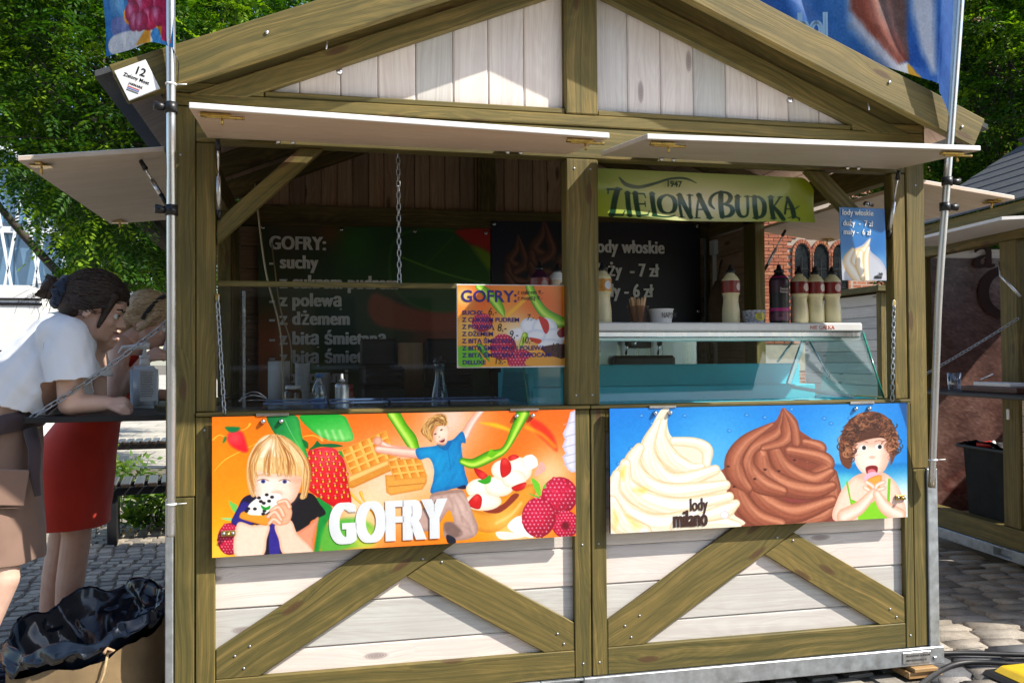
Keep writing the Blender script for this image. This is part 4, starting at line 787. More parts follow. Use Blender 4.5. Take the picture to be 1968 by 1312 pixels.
def paint_waffle_sign():
    c = Canvas(760, 280, SIGN1, (236, 112, 28)); A = lambda: c.fr(400, 780, 4.525); B = lambda: c.fr(740, 780, 4.524)
    A(); c.blob(40, 900, 700, (250, 176, 24), .95); c.blob(100, 600, 380, (244, 140, 30), .6); c.blob(1500, 700, 420, (246, 214, 190), .95); c.blob(1300, 900, 250, (250, 226, 190), .8); c.blob(60, 1240, 200, (250, 216, 90), .8)
    B(); c.blob(560, 120, 260, (232, 226, 226), .85); c.blob(800, 250, 220, (238, 170, 120), .5); c.blob(350, 560, 300, (248, 220, 196), .8); c.blob(1400, 600, 260, (250, 224, 190), .85); c.blob(900, 1000, 600, (250, 178, 20), .8, 260); c.blob(1150, 1060, 220, (255, 240, 220), .7); c.blob(1050, 330, 260, (236, 120, 30), .6)
    c.poly([(1220, 120), (1330, 150), (1440, 270), (1470, 400), (1380, 330), (1280, 230)], (212, 40, 24), .75, soft=4); c.line([(1200, 190), (1330, 250), (1450, 360)], 26, (250, 190, 40), .7, soft=4)
    c.line([(800, 150), (920, 170), (1040, 210), (1120, 260)], [6, 34, 26, 6], (250, 196, 40), .85, soft=3)
    A(); c.tube([(60, 540), (150, 450), (280, 380), (420, 310)], [10, 20, 16, 8], (220, 120, 10), (244, 170, 30), (255, 220, 120), a=.8); c.tube([(50, 280), (100, 240), (160, 250), (320, 190), (360, 150)], [20, 12, 10, 10, 26], (224, 130, 10), (250, 180, 40), (255, 226, 130), a=.9)
    c.tube([(800, 260), (900, 250), (980, 300)], [8, 14, 6], (224, 130, 10), (250, 180, 40), (255, 226, 130), a=.9); c.tube([(1300, 740), (1330, 810), (1420, 880), (1500, 880)], [30, 14, 26, 10], (220, 130, 10), (248, 176, 30), (255, 230, 150)); c.tube([(1210, 740), (1290, 820), (1400, 900), (1500, 1060)], [24, 18, 30, 60], (224, 130, 10), (250, 180, 40), (255, 226, 130), a=.9)
    # leaves
    c.poly([(505, 80), (640, 76), (760, 90), (800, 250), (850, 460), (740, 400), (600, 270), (530, 170)], (10, 112, 62), grad=([(520, 150), (800, 220)], (70, 176, 84)), rim=((8, 90, 50), 30, .4)); c.line([(650, 110), (720, 250), (840, 450)], 7, (150, 214, 140), .6)
    c.poly([(780, 80), (960, 70), (1140, 76), (1200, 150), (1235, 288), (1080, 300), (960, 262), (850, 180)], (40, 168, 60), grad=([(1000, 80), (1050, 300)], (120, 206, 110)), rim=((20, 130, 50), 30, .4))
    for x_ in (940, 1000, 1060, 1120): c.line([(x_, 210), (x_ + 30, 285)], 16, (226, 246, 200), .6, soft=3)
    c.poly([(920, 780), (1010, 800), (1060, 900), (1000, 1010), (940, 1240), (930, 1260), (900, 1240), (930, 1000)], (24, 140, 60), soft=2); c.poly([(1000, 1010), (1250, 950), (1420, 1040), (1400, 1180), (1200, 1215), (960, 1240)], (84, 178, 70), soft=5, a=.9); c.blob(1330, 1130, 110, (240, 220, 90), .8)
    # blurred little strawberry
    P = [(165, 260), (210, 200), (290, 215), (325, 300), (340, 375), (290, 380), (200, 330)]; c.poly(P, (226, 40, 56), soft=3, lit=(230, 260, 60, (250, 120, 120), .5)); c.poly([(150, 175), (210, 170), (275, 178), (250, 210), (190, 215)], (12, 120, 70), soft=2); c.poly([(130, 300), (150, 250), (160, 270), (145, 300)], (12, 120, 70), soft=2)
    # big strawberry
    S = [(850, 390), (920, 360), (1040, 350), (1120, 400), (1170, 500), (1190, 650), (1220, 800), (1190, 880), (1060, 850), (920, 760), (850, 690), (862, 540)]
    c.poly(S, (206, 24, 36), rim=((150, 8, 24), 40, .5), lit=[(1010, 430, 130, (246, 120, 130), .6), (930, 620, 140, (236, 60, 64), .5)]); strawberry(c, S, 830, 400, 8, 9, 58, .03)
    c.poly([(860, 370), (900, 330), (930, 292), (960, 320), (1060, 318), (1150, 340), (1060, 352), (960, 345)], (10, 104, 56)); c.poly([(800, 280), (850, 310), (850, 360), (820, 340)], (12, 110, 50)); c.poly([(1110, 380), (1160, 400), (1175, 450), (1130, 420)], (40, 150, 50))
    # waffles
    c.poly([(1190, 610), (1640, 440), (1640, 520), (1230, 700), (1190, 690)], (214, 150, 66), sm=False, rim=((170, 96, 30), 20, .5)); waffle(c, (1130, 370), (390, -165), (90, 225), 5, 4); c.poly([(1195, 600), (1612, 430), (1620, 470), (1200, 650)], (240, 200, 130), sm=False, rim=((190, 120, 50), 12, .6))
    B(); c.poly([(-30, 590), (330, 600), (330, 660), (290, 720), (20, 765), (-20, 740)], (226, 168, 84), sm=False, rim=((180, 110, 40), 22, .5)); c.line([(0, 690), (310, 665)], 8, (180, 110, 46), .8); waffle(c, (-10, 470), (285, -30), (60, 170), 4, 3)
    # raspberry at lower left, girl
    A(); raspberry(c, 190, 1110, 105, 135, 5); c.poly([(180, 790), (215, 810), (250, 830), (235, 890), (200, 850)], (120, 200, 100)); c.poly([(115, 935), (200, 935), (215, 960), (150, 950)], (160, 214, 140))
    c.poly([(250, 870), (300, 770), (390, 740), (480, 790), (600, 800), (740, 740), (880, 740), (950, 830), (1000, 910), (930, 950), (860, 1000), (800, 1260), (460, 1260), (420, 1010), (340, 1010), (210, 985)], (30, 24, 62), grad=([(250, 800), (800, 1000)], (20, 18, 26)))
    c.poly([(210, 985), (230, 900), (300, 800), (380, 850), (370, 1010)], (54, 44, 130), rim=((30, 24, 90), 20, .6)); c.poly([(530, 1010), (600, 1020), (610, 1260), (525, 1260)], (56, 46, 140))
    c.poly([(860, 1000), (940, 940), (900, 1110), (880, 1250), (760, 1250), (700, 1100), (780, 1050)], (226, 160, 130), rim=((190, 110, 84), 30, .5)); c.poly([(250, 985), (380, 1000), (520, 1000), (500, 1120), (460, 1260), (235, 1262)], (250, 222, 204), rim=((222, 160, 130), 30, .5)); c.poly([(570, 1000), (700, 960), (760, 1080), (860, 1180), (880, 1250), (650, 1255), (600, 1120)], (248, 214, 194), rim=((222, 156, 124), 26, .5))
    # head
    c.poly([(330, 560), (350, 420), (440, 280), (540, 236), (680, 270), (800, 380), (870, 520), (868, 640), (835, 770), (780, 775), (800, 640), (560, 560), (400, 760), (345, 690)], (236, 206, 160), lit=(520, 400, 160, (255, 244, 224), .9), rim=((190, 140, 80), 26, .6))
    c.poly([(385, 590), (440, 540), (560, 550), (700, 560), (790, 600), (780, 700), (730, 800), (640, 850), (500, 850), (410, 760)], (252, 226, 210), lit=(520, 680, 120, (255, 240, 232), .8), rim=((228, 170, 140), 36, .5))
    c.poly([(345, 600), (370, 480), (470, 430), (620, 430), (760, 470), (800, 590), (700, 575), (520, 565), (420, 540), (372, 600)], (226, 184, 124), lit=[(460, 470, 90, (255, 236, 200), .8), (680, 450, 90, (246, 214, 160), .6)])
    HB = [(250, 226, 180), (214, 166, 104), (184, 128, 70), (240, 206, 150), (160, 104, 52)]
    c.poly([(395, 560), (520, 570), (700, 585), (790, 610), (770, 640), (600, 600), (420, 600)], (190, 130, 100), a=.35, soft=6)
    c.hair([(545, 250), (430, 330), (365, 450), (350, 600), (390, 745)], [(560, 250), (500, 330), (440, 430), (420, 520), (425, 560)], HB, 50, 9, 5, 7); c.hair([(560, 250), (520, 340), (480, 440), (470, 540), (468, 585)], [(600, 250), (680, 330), (760, 430), (785, 520), (790, 590)], HB, 90, 9, 6, 7, .75, .3); c.hair([(610, 250), (720, 330), (810, 450), (815, 600), (800, 765)], [(640, 260), (780, 370), (865, 520), (862, 650), (838, 770)], HB, 60, 9, 8, 6)
    c.blob(520, 330, 70, (255, 248, 232), .65, 60); c.poly([(700, 620), (790, 610), (770, 740), (700, 830), (660, 850), (720, 740)], (224, 160, 130), a=.45, soft=8); c.poly([(400, 640), (430, 640), (440, 760), (410, 740)], (230, 170, 140), a=.4, soft=6)
    for ex, ey in ((470, 632), (652, 636)): c.ell(ex, ey, 46, 15, (244, 234, 232)); c.ell(ex, ey, 19, 17, (72, 84, 150)); c.ell(ex, ey, 8, 9, (20, 20, 40)); c.line([(ex - 48, ey - 6), (ex, ey - 20), (ex + 48, ey - 4)], 7, (150, 96, 70), .9); c.line([(ex - 56, ey - 50), (ex, ey - 58), (ex + 56, ey - 44)], 9, (206, 160, 120), .8)
    c.ell(585, 735, 45, 22, (240, 190, 168), soft=4)
    # waffle with cream and berries, fingers
    c.poly([(270, 920), (320, 880), (520, 920), (510, 990), (470, 1000), (300, 950)], (228, 160, 60), rim=((190, 116, 30), 16, .6)); c.poly([(340, 900), (350, 830), (420, 770), (480, 740), (600, 735), (620, 780), (560, 850), (480, 910), (400, 915)], (250, 246, 240))
    for x_, y_ in ((330, 880), (400, 862), (435, 770), (500, 745), (545, 765), (520, 798), (475, 815), (480, 880), (450, 800), (345, 860), (470, 905)): c.ell(x_, y_, 17, 13, (28, 26, 44))
    c.poly([(450, 830), (490, 850), (530, 835), (520, 868), (470, 870)], (30, 150, 50))
    c.poly([(560, 860), (620, 820), (690, 840), (715, 900), (680, 990), (580, 1000), (530, 960)], (238, 186, 156), rim=((206, 136, 100), 20, .5))
    for p in ([(600, 810), (660, 800), (690, 850)], [(540, 880), (600, 850), (640, 920)], [(510, 930), (570, 890), (620, 960)], [(520, 985), (560, 950), (610, 985)]): c.tube(p, [34, 40, 44], (210, 140, 108), (240, 192, 164), (255, 226, 208), .0)
    # boy
    B(); c.tube([(40, 60), (120, 190), (190, 290), (240, 400)], [110, 100, 110, 70], (60, 130, 10), (126, 196, 40), (210, 240, 130), .3, sharp=1.5)
    A(); c.tube([(1440, 300), (1480, 320), (1560, 360), (1700, 390)], [70, 50, 60, 80], (206, 140, 120), (238, 196, 180), (252, 226, 214), -.3); c.ell(1450, 300, 36, 38, (232, 184, 164), rim=((190, 120, 100), 18, .6))
    B(); c.tube([(-90, 370), (60, 390), (180, 405), (270, 410)], [60, 74, 80, 90], (206, 140, 120), (238, 196, 180), (252, 226, 214), -.3); c.tube([(660, 260), (720, 150), (790, 60), (840, 10)], [80, 66, 56, 40], (206, 150, 130), (236, 200, 186), (250, 228, 218), .3)
    c.poly([(240, 370), (400, 345), (480, 310), (560, 290), (640, 222), (670, 320), (630, 340), (660, 560), (685, 690), (560, 715), (370, 755), (385, 640), (392, 540), (350, 450), (265, 460)], (10, 134, 192), rim=((4, 90, 150), 40, .6), lit=[(460, 520, 120, (24, 160, 214), .6), (340, 400, 70, (40, 170, 220), .5)]); c.poly([(420, 330), (480, 350), (535, 300), (545, 330), (500, 385), (440, 360)], (6, 104, 164)); c.line([(510, 360), (520, 420), (540, 560)], 6, (4, 90, 150), .5)
    c.poly([(385, 280), (400, 200), (470, 150), (520, 190), (520, 270), (490, 335), (430, 330)], (246, 208, 188), lit=(450, 240, 60, (255, 232, 218), .7), rim=((214, 150, 124), 18, .5)); c.poly([(280, 200), (320, 140), (400, 80), (480, 90), (505, 160), (470, 170), (420, 180), (390, 230), (380, 310), (340, 290), (290, 240)], (176, 120, 60), lit=[(370, 150, 50, (236, 196, 130), .8), (320, 220, 36, (110, 66, 30), .6)])
    HC = [(230, 190, 124), (120, 76, 36), (196, 146, 84), (90, 56, 28), (244, 214, 160)]
    c.hair([(470, 120), (400, 90), (330, 130), (280, 200)], [(490, 150), (430, 140), (380, 190), (350, 260)], HC, 60, 8, 11, 12); c.hair([(440, 90), (470, 80), (500, 110), (510, 150)], [(400, 110), (430, 120), (460, 140), (470, 170)], HC, 40, 8, 12, 10); c.hair([(300, 190), (300, 230), (330, 270), (360, 300)], [(340, 180), (350, 230), (370, 270), (385, 300)], HC, 30, 8, 13, 9)
    c.poly([(400, 200), (420, 190), (400, 290), (385, 280)], (200, 140, 116), a=.5, soft=5); c.poly([(430, 325), (490, 330), (470, 350), (430, 345)], (190, 120, 96), a=.6, soft=4)
    for k_, (x_, y_) in enumerate(((420, 480), (470, 560), (430, 640), (560, 500), (600, 600), (540, 660), (620, 420))): c.line([(x_ - 40, y_ + 50), (x_, y_), (x_ + 30, y_ - 60)], 16, (4, 92, 150) if k_ % 2 else (60, 176, 226), .35, soft=4)
    for ex, ey in ((405, 244), (458, 208)): c.ell(ex, ey, 12, 6, (60, 44, 50), rot=-25)
    c.poly([(440, 300), (485, 280), (482, 310), (455, 315)], (120, 20, 24)); c.line([(446, 300), (484, 284)], 6, (250, 244, 240)); c.ell(440, 268, 8, 10, (230, 170, 150))
    # cream waffle on the right
    c.tube([(640, 480), (740, 500), (880, 440), (1010, 380), (1110, 200), (1170, 70)], [60, 90, 100, 60, 90, 120], (50, 120, 8), (120, 192, 24), (214, 240, 120), .25, sharp=1.5); c.poly([(860, 430), (890, 375), (920, 400), (960, 400), (900, 450)], (112, 186, 24))
    c.poly([(680, 880), (900, 920), (1140, 720), (1290, 700), (1200, 900), (950, 1085), (760, 1080), (690, 1010)], (224, 158, 60), rim=((176, 100, 24), 40, .5), lit=(1000, 1000, 120, (246, 200, 110), .7)); c.poly([(800, 900), (980, 860), (1080, 770), (1130, 790), (960, 930)], (140, 60, 40)); c.line([(930, 1020), (1060, 950), (1150, 850)], 20, (250, 220, 150), .8, soft=3)
    for x_, y_, rx, ry in ((800, 720, 130, 90), (820, 830, 160, 80), (960, 700, 130, 90), (1000, 560, 110, 90), (1140, 560, 110, 110), (1230, 490, 70, 60), (1090, 640, 110, 80)): c.ell(x_, y_, rx, ry, (250, 244, 232), rim=((226, 200, 170), 40, .6), lit=(x_ - 20, y_ - 30, 50, (255, 255, 255), .9))
    c.poly([(1180, 480), (1250, 428), (1300, 520), (1210, 560)], (248, 246, 246)); c.poly([(1270, 600), (1330, 490), (1370, 560), (1300, 610)], (232, 180, 170))
    for P in ([(740, 540), (820, 570), (870, 620), (860, 660), (780, 620)], [(975, 480), (1010, 455), (1060, 500), (1060, 580), (990, 625), (968, 560)], [(1040, 450), (1090, 425), (1135, 450), (1060, 480)], [(1070, 710), (1190, 668), (1180, 720), (1110, 745)], [(685, 840), (760, 765), (808, 800), (790, 890), (720, 880)]): c.poly(P, (198, 30, 34), rim=((140, 10, 20), 16, .6), lit=(P[1][0], P[1][1] + 30, 30, (240, 100, 90), .6))
    c.poly([(770, 650), (830, 635), (880, 600), (885, 660), (830, 680)], (60, 160, 40))
    c.poly([(1030, 1040), (1140, 960), (1220, 1080), (1250, 1150), (1100, 1110)], (250, 248, 246)); c.poly([(930, 1095), (1060, 1100), (1180, 1140), (980, 1160)], (250, 240, 230))
    raspberry(c, 1490, 790, 160, 165, 8); raspberry(c, 1540, 1040, 120, 120, 9, True); raspberry(c, 1305, 975, 150, 175, 7); c.poly([(1240, 635), (1310, 680), (1325, 780), (1290, 770)], (120, 196, 60)); c.poly([(1210, 765), (1300, 790), (1310, 810)], (110, 180, 70)); c.poly([(1340, 720), (1370, 675), (1365, 720)], (110, 190, 70))
    c.poly([(1640, 40), (1590, 60), (1560, 170), (1520, 250), (1540, 300), (1515, 360), (1545, 420), (1515, 450), (1560, 560), (1600, 590), (1640, 580)], (226, 226, 238), sm=False, rim=((170, 170, 200), 30, .6))
    for y_ in (170, 280, 370, 450, 520): c.line([(1530, y_), (1640, y_ - 30)], 10, (176, 174, 200), .7)
    # trousers
    c.poly([(375, 755), (560, 725), (640, 730), (690, 830), (740, 960), (775, 1060), (740, 1130), (640, 1160), (500, 1150), (470, 1060), (500, 1000), (560, 1000), (520, 900), (430, 1020), (320, 1080), (250, 1040), (260, 900), (340, 860)], (196, 168, 160), rim=((140, 112, 104), 40, .6), lit=(620, 880, 110, (218, 192, 184), .7)); c.poly([(480, 1010), (560, 1010), (640, 1100), (560, 1140), (490, 1090)], (130, 106, 100), soft=3); c.poly([(500, 1110), (570, 1140), (575, 1185), (510, 1180)], (24, 26, 44)); c.poly([(590, 710), (660, 685), (664, 720)], (30, 34, 70))
    for x0_, y0_, x1_, y1_ in ((600, 760, 680, 900), (560, 800, 640, 1000), (520, 780, 560, 900), (640, 960, 720, 1100), (560, 1010, 700, 1060), (460, 790, 420, 900), (600, 1100, 720, 1120)): c.line([(x0_, y0_), ((x0_ + x1_) / 2 + 14, (y0_ + y1_) / 2), (x1_, y1_)], 14, (130, 100, 92), .4, soft=4); c.line([(x0_ + 18, y0_), ((x0_ + x1_) / 2 + 30, (y0_ + y1_) / 2), (x1_ + 16, y1_)], 10, (232, 208, 200), .4, soft=4)
    c.line([(380, 770), (520, 748), (640, 738)], 20, (150, 118, 104), .6, soft=2)
    c.grain(0.012, 60); return c.a
SIGN2 = [(1165.3, 781.4), (1735, 772.5), (1738.4, 998), (1168, 1025)]
def swirl(c, pts_w, cols):
    for pts, ws in pts_w: c.tube(pts, ws, *cols, -.30, sharp=2.6, stri=.07); c.tube([(x_ + w_ * .20, y_ + w_ * .24) for (x_, y_), w_ in zip(pts, ws)], [w_ * .34 for w_ in ws], cols[0], cols[0], cols[1], 0, a=.38, soft=2.5)
def paint_ice_sign():
    c = Canvas(640, 250, SIGN2, (16, 132, 214)); c.fr(1130, 750, 3.0277)
    c.blob(300, 100, 400, (10, 124, 212), .8); c.blob(1300, 100, 400, (14, 130, 216), .7); c.blob(700, 420, 330, (110, 190, 236), .85); c.blob(1480, 360, 280, (110, 188, 236), .85); c.blob(200, 400, 200, (70, 164, 228), .6)
    c.poly([(1360, 432), (1850, 425), (1850, 800), (1360, 800)], (10, 128, 196), sm=False, grad=([(1600, 440), (1600, 640)], (200, 240, 244)), soft=3); c.poly([(1360, 520), (1500, 500), (1500, 580), (1380, 620)], (120, 214, 220), a=.7, soft=8); c.blob(1820, 640, 120, (240, 250, 250), .8)
    for x_, y_ in ((290, 140), (900, 138), (230, 330), (1390, 190), (540, 140), (350, 185), (1350, 160), (1500, 160), (160, 420), (1160, 105), (800, 230), (1005, 152)): c.ell(x_, y_, 15, 11, (70, 160, 226), a=.8, rim=((10, 90, 170), 8, .8)); c.ell(x_ + 4, y_ - 2, 5, 3, (200, 226, 246), a=.6)
    CH = ((112, 58, 42), (166, 100, 76), (214, 152, 122)); CL = ((120, 60, 44), (168, 100, 78), (210, 150, 120))
    c.poly([(780, 440), (730, 480), (760, 520), (800, 640), (830, 760), (850, 800), (1420, 790), (1420, 600), (1370, 440), (1300, 300), (1200, 220), (1118, 95), (1060, 180), (900, 250), (820, 330)], (140, 76, 58))
    c.poly([(1110, 640), (1418, 560), (1424, 790), (930, 800)], (138, 68, 64), soft=2)
    swirl(c, [([(1240, 300), (1330, 340), (1260, 400)], [50, 80, 50]), ([(1150, 350), (1320, 390), (1370, 440), (1270, 500)], [60, 90, 90, 60]),
              ([(1390, 500), (1400, 620), (1330, 730), (1000, 790)], [90, 110, 110, 90]), ([(1060, 340), (1120, 450), (1280, 530), (1390, 480)], [80, 110, 110, 60]), ([(985, 370), (1010, 480), (1130, 560), (1290, 590), (1400, 560)], [90, 120, 120, 100, 60]),
              ([(940, 580), (1020, 660), (1180, 720), (1400, 650)], [70, 120, 120, 70]), ([(830, 520), (870, 640), (960, 740), (1100, 785)], [80, 110, 110, 80]), ([(1110, 120), (1080, 240), (930, 330), (900, 440), (980, 540), (1110, 590)], [10, 60, 90, 110, 120, 70]), ([(1050, 190), (900, 290), (830, 400), (850, 500), (910, 570)], [20, 80, 110, 110, 60]), ([(1118, 100), (1150, 200), (1120, 290), (1000, 330)], [10, 110, 70, 40]), ([(1122, 110), (1175, 200), (1190, 300)], [10, 50, 60])], CH)
    for x_, y_ in ((1010, 460), (1180, 405), (795, 440), (830, 560), (950, 515), (1090, 470)): c.ell(x_, y_, 10, 7, (80, 34, 26))
    VA = ((224, 198, 154), (250, 242, 230), (255, 255, 253))
    c.poly([(452, 92), (400, 110), (340, 220), (290, 300), (190, 400), (120, 500), (110, 700), (118, 830), (850, 795), (830, 720), (860, 650), (790, 620), (790, 530), (740, 450), (680, 430), (680, 320), (600, 280), (470, 265), (440, 160)], (244, 232, 214))
    swirl(c, [([(480, 290), (600, 300), (670, 340), (670, 420)], [50, 60, 70, 50]), ([(440, 130), (400, 260), (450, 380), (560, 450), (640, 440)], [16, 80, 110, 90, 40]), ([(390, 170), (330, 320), (360, 440), (480, 530), (720, 460)], [30, 90, 110, 110, 60]),
              ([(280, 330), (240, 420), (300, 530), (460, 590), (780, 550)], [60, 100, 120, 110, 60]), ([(200, 420), (200, 540), (320, 640), (520, 680), (800, 620)], [60, 110, 130, 120, 60]), ([(150, 480), (130, 600), (220, 720), (420, 780), (840, 660)], [50, 100, 130, 130, 50]), ([(120, 640), (170, 760), (300, 830)], [70, 120, 110]), ([(500, 790), (700, 770), (850, 790)], [80, 100, 50]), ([(640, 740), (780, 700), (850, 660)], [60, 90, 30])], VA)
    c.poly([(170, 470), (200, 430), (190, 520)], (240, 200, 60), a=.6, soft=4); c.poly([(240, 570), (330, 560), (300, 600)], (240, 210, 110), a=.7, soft=5); c.poly([(130, 690), (160, 740), (140, 800)], (238, 200, 90), a=.6, soft=5); c.poly([(200, 720), (300, 790), (250, 800)], (240, 206, 110), a=.6, soft=5)
    c.ell(775, 725, 26, 24, (244, 244, 246), rim=((190, 190, 200), 10, .8))
    # child with a cone
    SK = (250, 218, 202)
    c.poly([(1420, 770), (1430, 640), (1490, 540), (1560, 490), (1680, 480), (1750, 520), (1800, 600), (1830, 745), (1700, 770)], SK, rim=((226, 166, 140), 30, .5)); c.poly([(1490, 530), (1510, 640), (1560, 660), (1640, 620), (1720, 660), (1725, 520), (1740, 520), (1735, 700), (1700, 760), (1570, 765), (1510, 680), (1480, 540)], (140, 208, 50), sm=False, rim=((90, 160, 20), 14, .5)); c.poly([(1580, 680), (1700, 670), (1715, 765), (1560, 770)], (136, 204, 46))
    c.poly([(1450, 420), (1440, 300), (1490, 180), (1590, 120), (1700, 140), (1770, 230), (1780, 330), (1740, 440), (1730, 350), (1640, 270), (1540, 300), (1520, 400), (1500, 460)], (110, 62, 42), lit=[(1600, 180, 60, (170, 110, 80), .7)])
    c.ell(1625, 260, 125, 110, (86, 48, 34), soft=3)
    c.poly([(1520, 330), (1590, 290), (1700, 280), (1735, 350), (1720, 440), (1670, 500), (1600, 500), (1540, 440)], (254, 224, 210), lit=(1620, 400, 70, (255, 240, 232), .8), rim=((230, 170, 146), 22, .5))
    rc = np.random.default_rng(4)
    for _ in range(280):
        an = rc.uniform(math.pi * .70, math.pi * 2.30); rr_ = rc.uniform(.62, 1.12); cx_, cy_ = 1622 + 150 * rr_ * math.cos(an), 320 + 165 * rr_ * math.sin(an) * (1 if math.sin(an) < 0 else .62); r_ = rc.uniform(14, 34); t0 = rc.uniform(0, 6.28)
        if ((cx_ - 1628) / 112) ** 2 + ((cy_ - 400) / 128) ** 2 < 1: continue
        c.line([(cx_ + r_ * math.cos(t0 + t) * (1 - .08 * t), cy_ + r_ * .85 * math.sin(t0 + t) * (1 - .08 * t)) for t in np.linspace(0, rc.uniform(2.2, 4.6), 6)], rc.uniform(4, 9), ((70, 38, 28), (104, 62, 44), (150, 98, 68), (52, 26, 20), (184, 132, 98))[rc.integers(5)], rc.uniform(.55, .95), m=4)
    c.poly([(1530, 330), (1590, 300), (1700, 292), (1730, 350), (1700, 330), (1600, 325)], (190, 120, 96), a=.35, soft=6); c.poly([(1700, 350), (1735, 360), (1715, 450), (1670, 500), (1690, 430)], (222, 158, 134), a=.5, soft=8); c.poly([(1560, 500), (1690, 500), (1680, 530), (1580, 530)], (206, 140, 116), a=.5, soft=8)
    for ex, ey in ((1580, 335), (1672, 330)): c.ell(ex, ey, 22, 17, (250, 248, 248)); c.ell(ex + 4, ey, 12, 13, (40, 34, 40)); c.line([(ex - 26, ey - 30), (ex, ey - 38), (ex + 26, ey - 30)], 5, (150, 100, 80), .8)
    c.ell(1632, 392, 18, 9, (240, 190, 170), soft=2); c.poly([(1594, 455), (1630, 440), (1664, 450), (1655, 495), (1610, 500)], (130, 30, 36)); c.ell(1630, 478, 24, 16, (240, 130, 140))
    c.poly([(1590, 500), (1640, 478), (1685, 500), (1680, 540), (1600, 545)], (244, 190, 210)); c.poly([(1600, 530), (1685, 500), (1670, 600), (1650, 650), (1625, 600)], (240, 170, 80), rim=((200, 120, 40), 10, .6))
    for p in ([(1600, 540), (1640, 570), (1640, 620)], [(1590, 570), (1625, 600), (1630, 650)], [(1700, 540), (1660, 560), (1650, 600)], [(1700, 575), (1660, 595), (1650, 640)]): c.tube(p, 26, (224, 160, 136), SK, (255, 236, 226), 0)
    c.tube([(1640, 600), (1560, 690), (1470, 740)], [50, 80, 90], (226, 166, 140), SK, (255, 236, 226), -.2); c.tube([(1660, 610), (1710, 690), (1790, 740)], [50, 80, 90], (226, 166, 140), SK, (255, 236, 226), -.2)
    c.grain(0.012, 60); return c.a
def quad_fn(Q, y, bulge=0.0):
    Q = np.array(Q, float)
    def fn(u, v):
        P = (1 - u)[..., None] * ((1 - v)[..., None] * Q[0] + v[..., None] * Q[3]) + u[..., None] * ((1 - v)[..., None] * Q[1] + v[..., None] * Q[2])
        return np.stack([P[..., 0], y + 0 * u + bulge * np.sin(u * 9 + v * 4) * 0.5, P[..., 1]], -1)
    return fn
def printed_flap(arr, Q, y, nm):
    Qz = [(q[0], q[1]) for q in Q]; h, w_ = arr.shape[:2]
    o = prism(nm, [Qz[3], Qz[2], Qz[1], Qz[0]], y + 0.0012, y + 0.016, BLACKP, K, 0, 0.001)
    p = grid_obj('printed_face', w_, h, quad_fn(Qz, y), PRINT, o, arr); return o
s1 = printed_flap(paint_waffle_sign(), [(0.128, 1.137), (1.437, 1.138), (1.436, 0.662), (0.128, 0.653)], -0.032, 'printed_flap')
tag(s1, 'orange waffle picture panel with white capitals')
s2 = printed_flap(paint_ice_sign(), [(1.574, 1.1385), (2.868, 1.137), (2.864, 0.667), (1.574, 0.662)], -0.032, 'printed_flap')
tag(s2, 'blue picture panel with white and brown ice cream swirls')
WHITE_INK = ink((0.68, 0.71, 0.74))
text('lettering', 'GOFRY', face_M((0.530, -0.0335, 0.680), (1, 0, 0.012), (0, 0, 1)), 0.205, WHITE_INK, s1, xs=0.56, off=0.010, bold=0.055, space=1.14)
text('lettering', 'lody', face_M((1.898, -0.0335, 0.735), (1, 0, 0.02)), 0.070, ink((0.05, 0.02, 0.015)), s2, xs=0.62, off=0.004, bold=0.02)
text('lettering', 'milano', face_M((1.828, -0.0335, 0.675), (1, 0, 0.02)), 0.092, ink((0.05, 0.02, 0.015)), s2, xs=0.58, off=0.006, bold=0.03)
for x, s_ in ((0.33, s1), (1.24, s1), (1.79, s2), (2.66, s2)):
    box('panel_hinge', (x - 0.055, -0.036, 1.137), (x + 0.055, -0.014, 1.1465), CHROME, s_, 0.001)
    for dx in (-0.032, 0.03): lathe('hinge_bolt', [(0.0, 0.013), (0.006, 0.011), (0.009, 0.004), (0.009, 0)], CHROME, s_, 10, (0, 0, 0), local=False).matrix_basis = Matrix.Translation((x + dx, -0.0325, 1.118)) @ Matrix.Rotation(RAD(90), 4, 'X')
def latch(x, z, s_):
    o = box('latch', (x - 0.024, -0.040, z - 0.010), (x + 0.024, -0.0325, z + 0.010), BRASS, s_, 0.002)
    for dx in (-0.015, 0.015): lathe('latch_screw', [(0, 0.004), (0.005, 0.003), (0.006, 0)], STEEL, o, 8, local=False).matrix_basis = Matrix.Translation((x + dx, -0.0405, z)) @ Matrix.Rotation(RAD(90), 4, 'X')
    tube('latch_knob', [(x, -0.040, z), (x, -0.052, z - 0.002)], 0.006, BRASS, o, 8)
latch(0.182, 0.735, s1); latch(2.830, 0.750, s2)
# ------------------------------------------------------------------ banners and price boards
def soft_shear(arr): return arr
MATTE = print_mat('printed_banner', 0.5, 0.0)
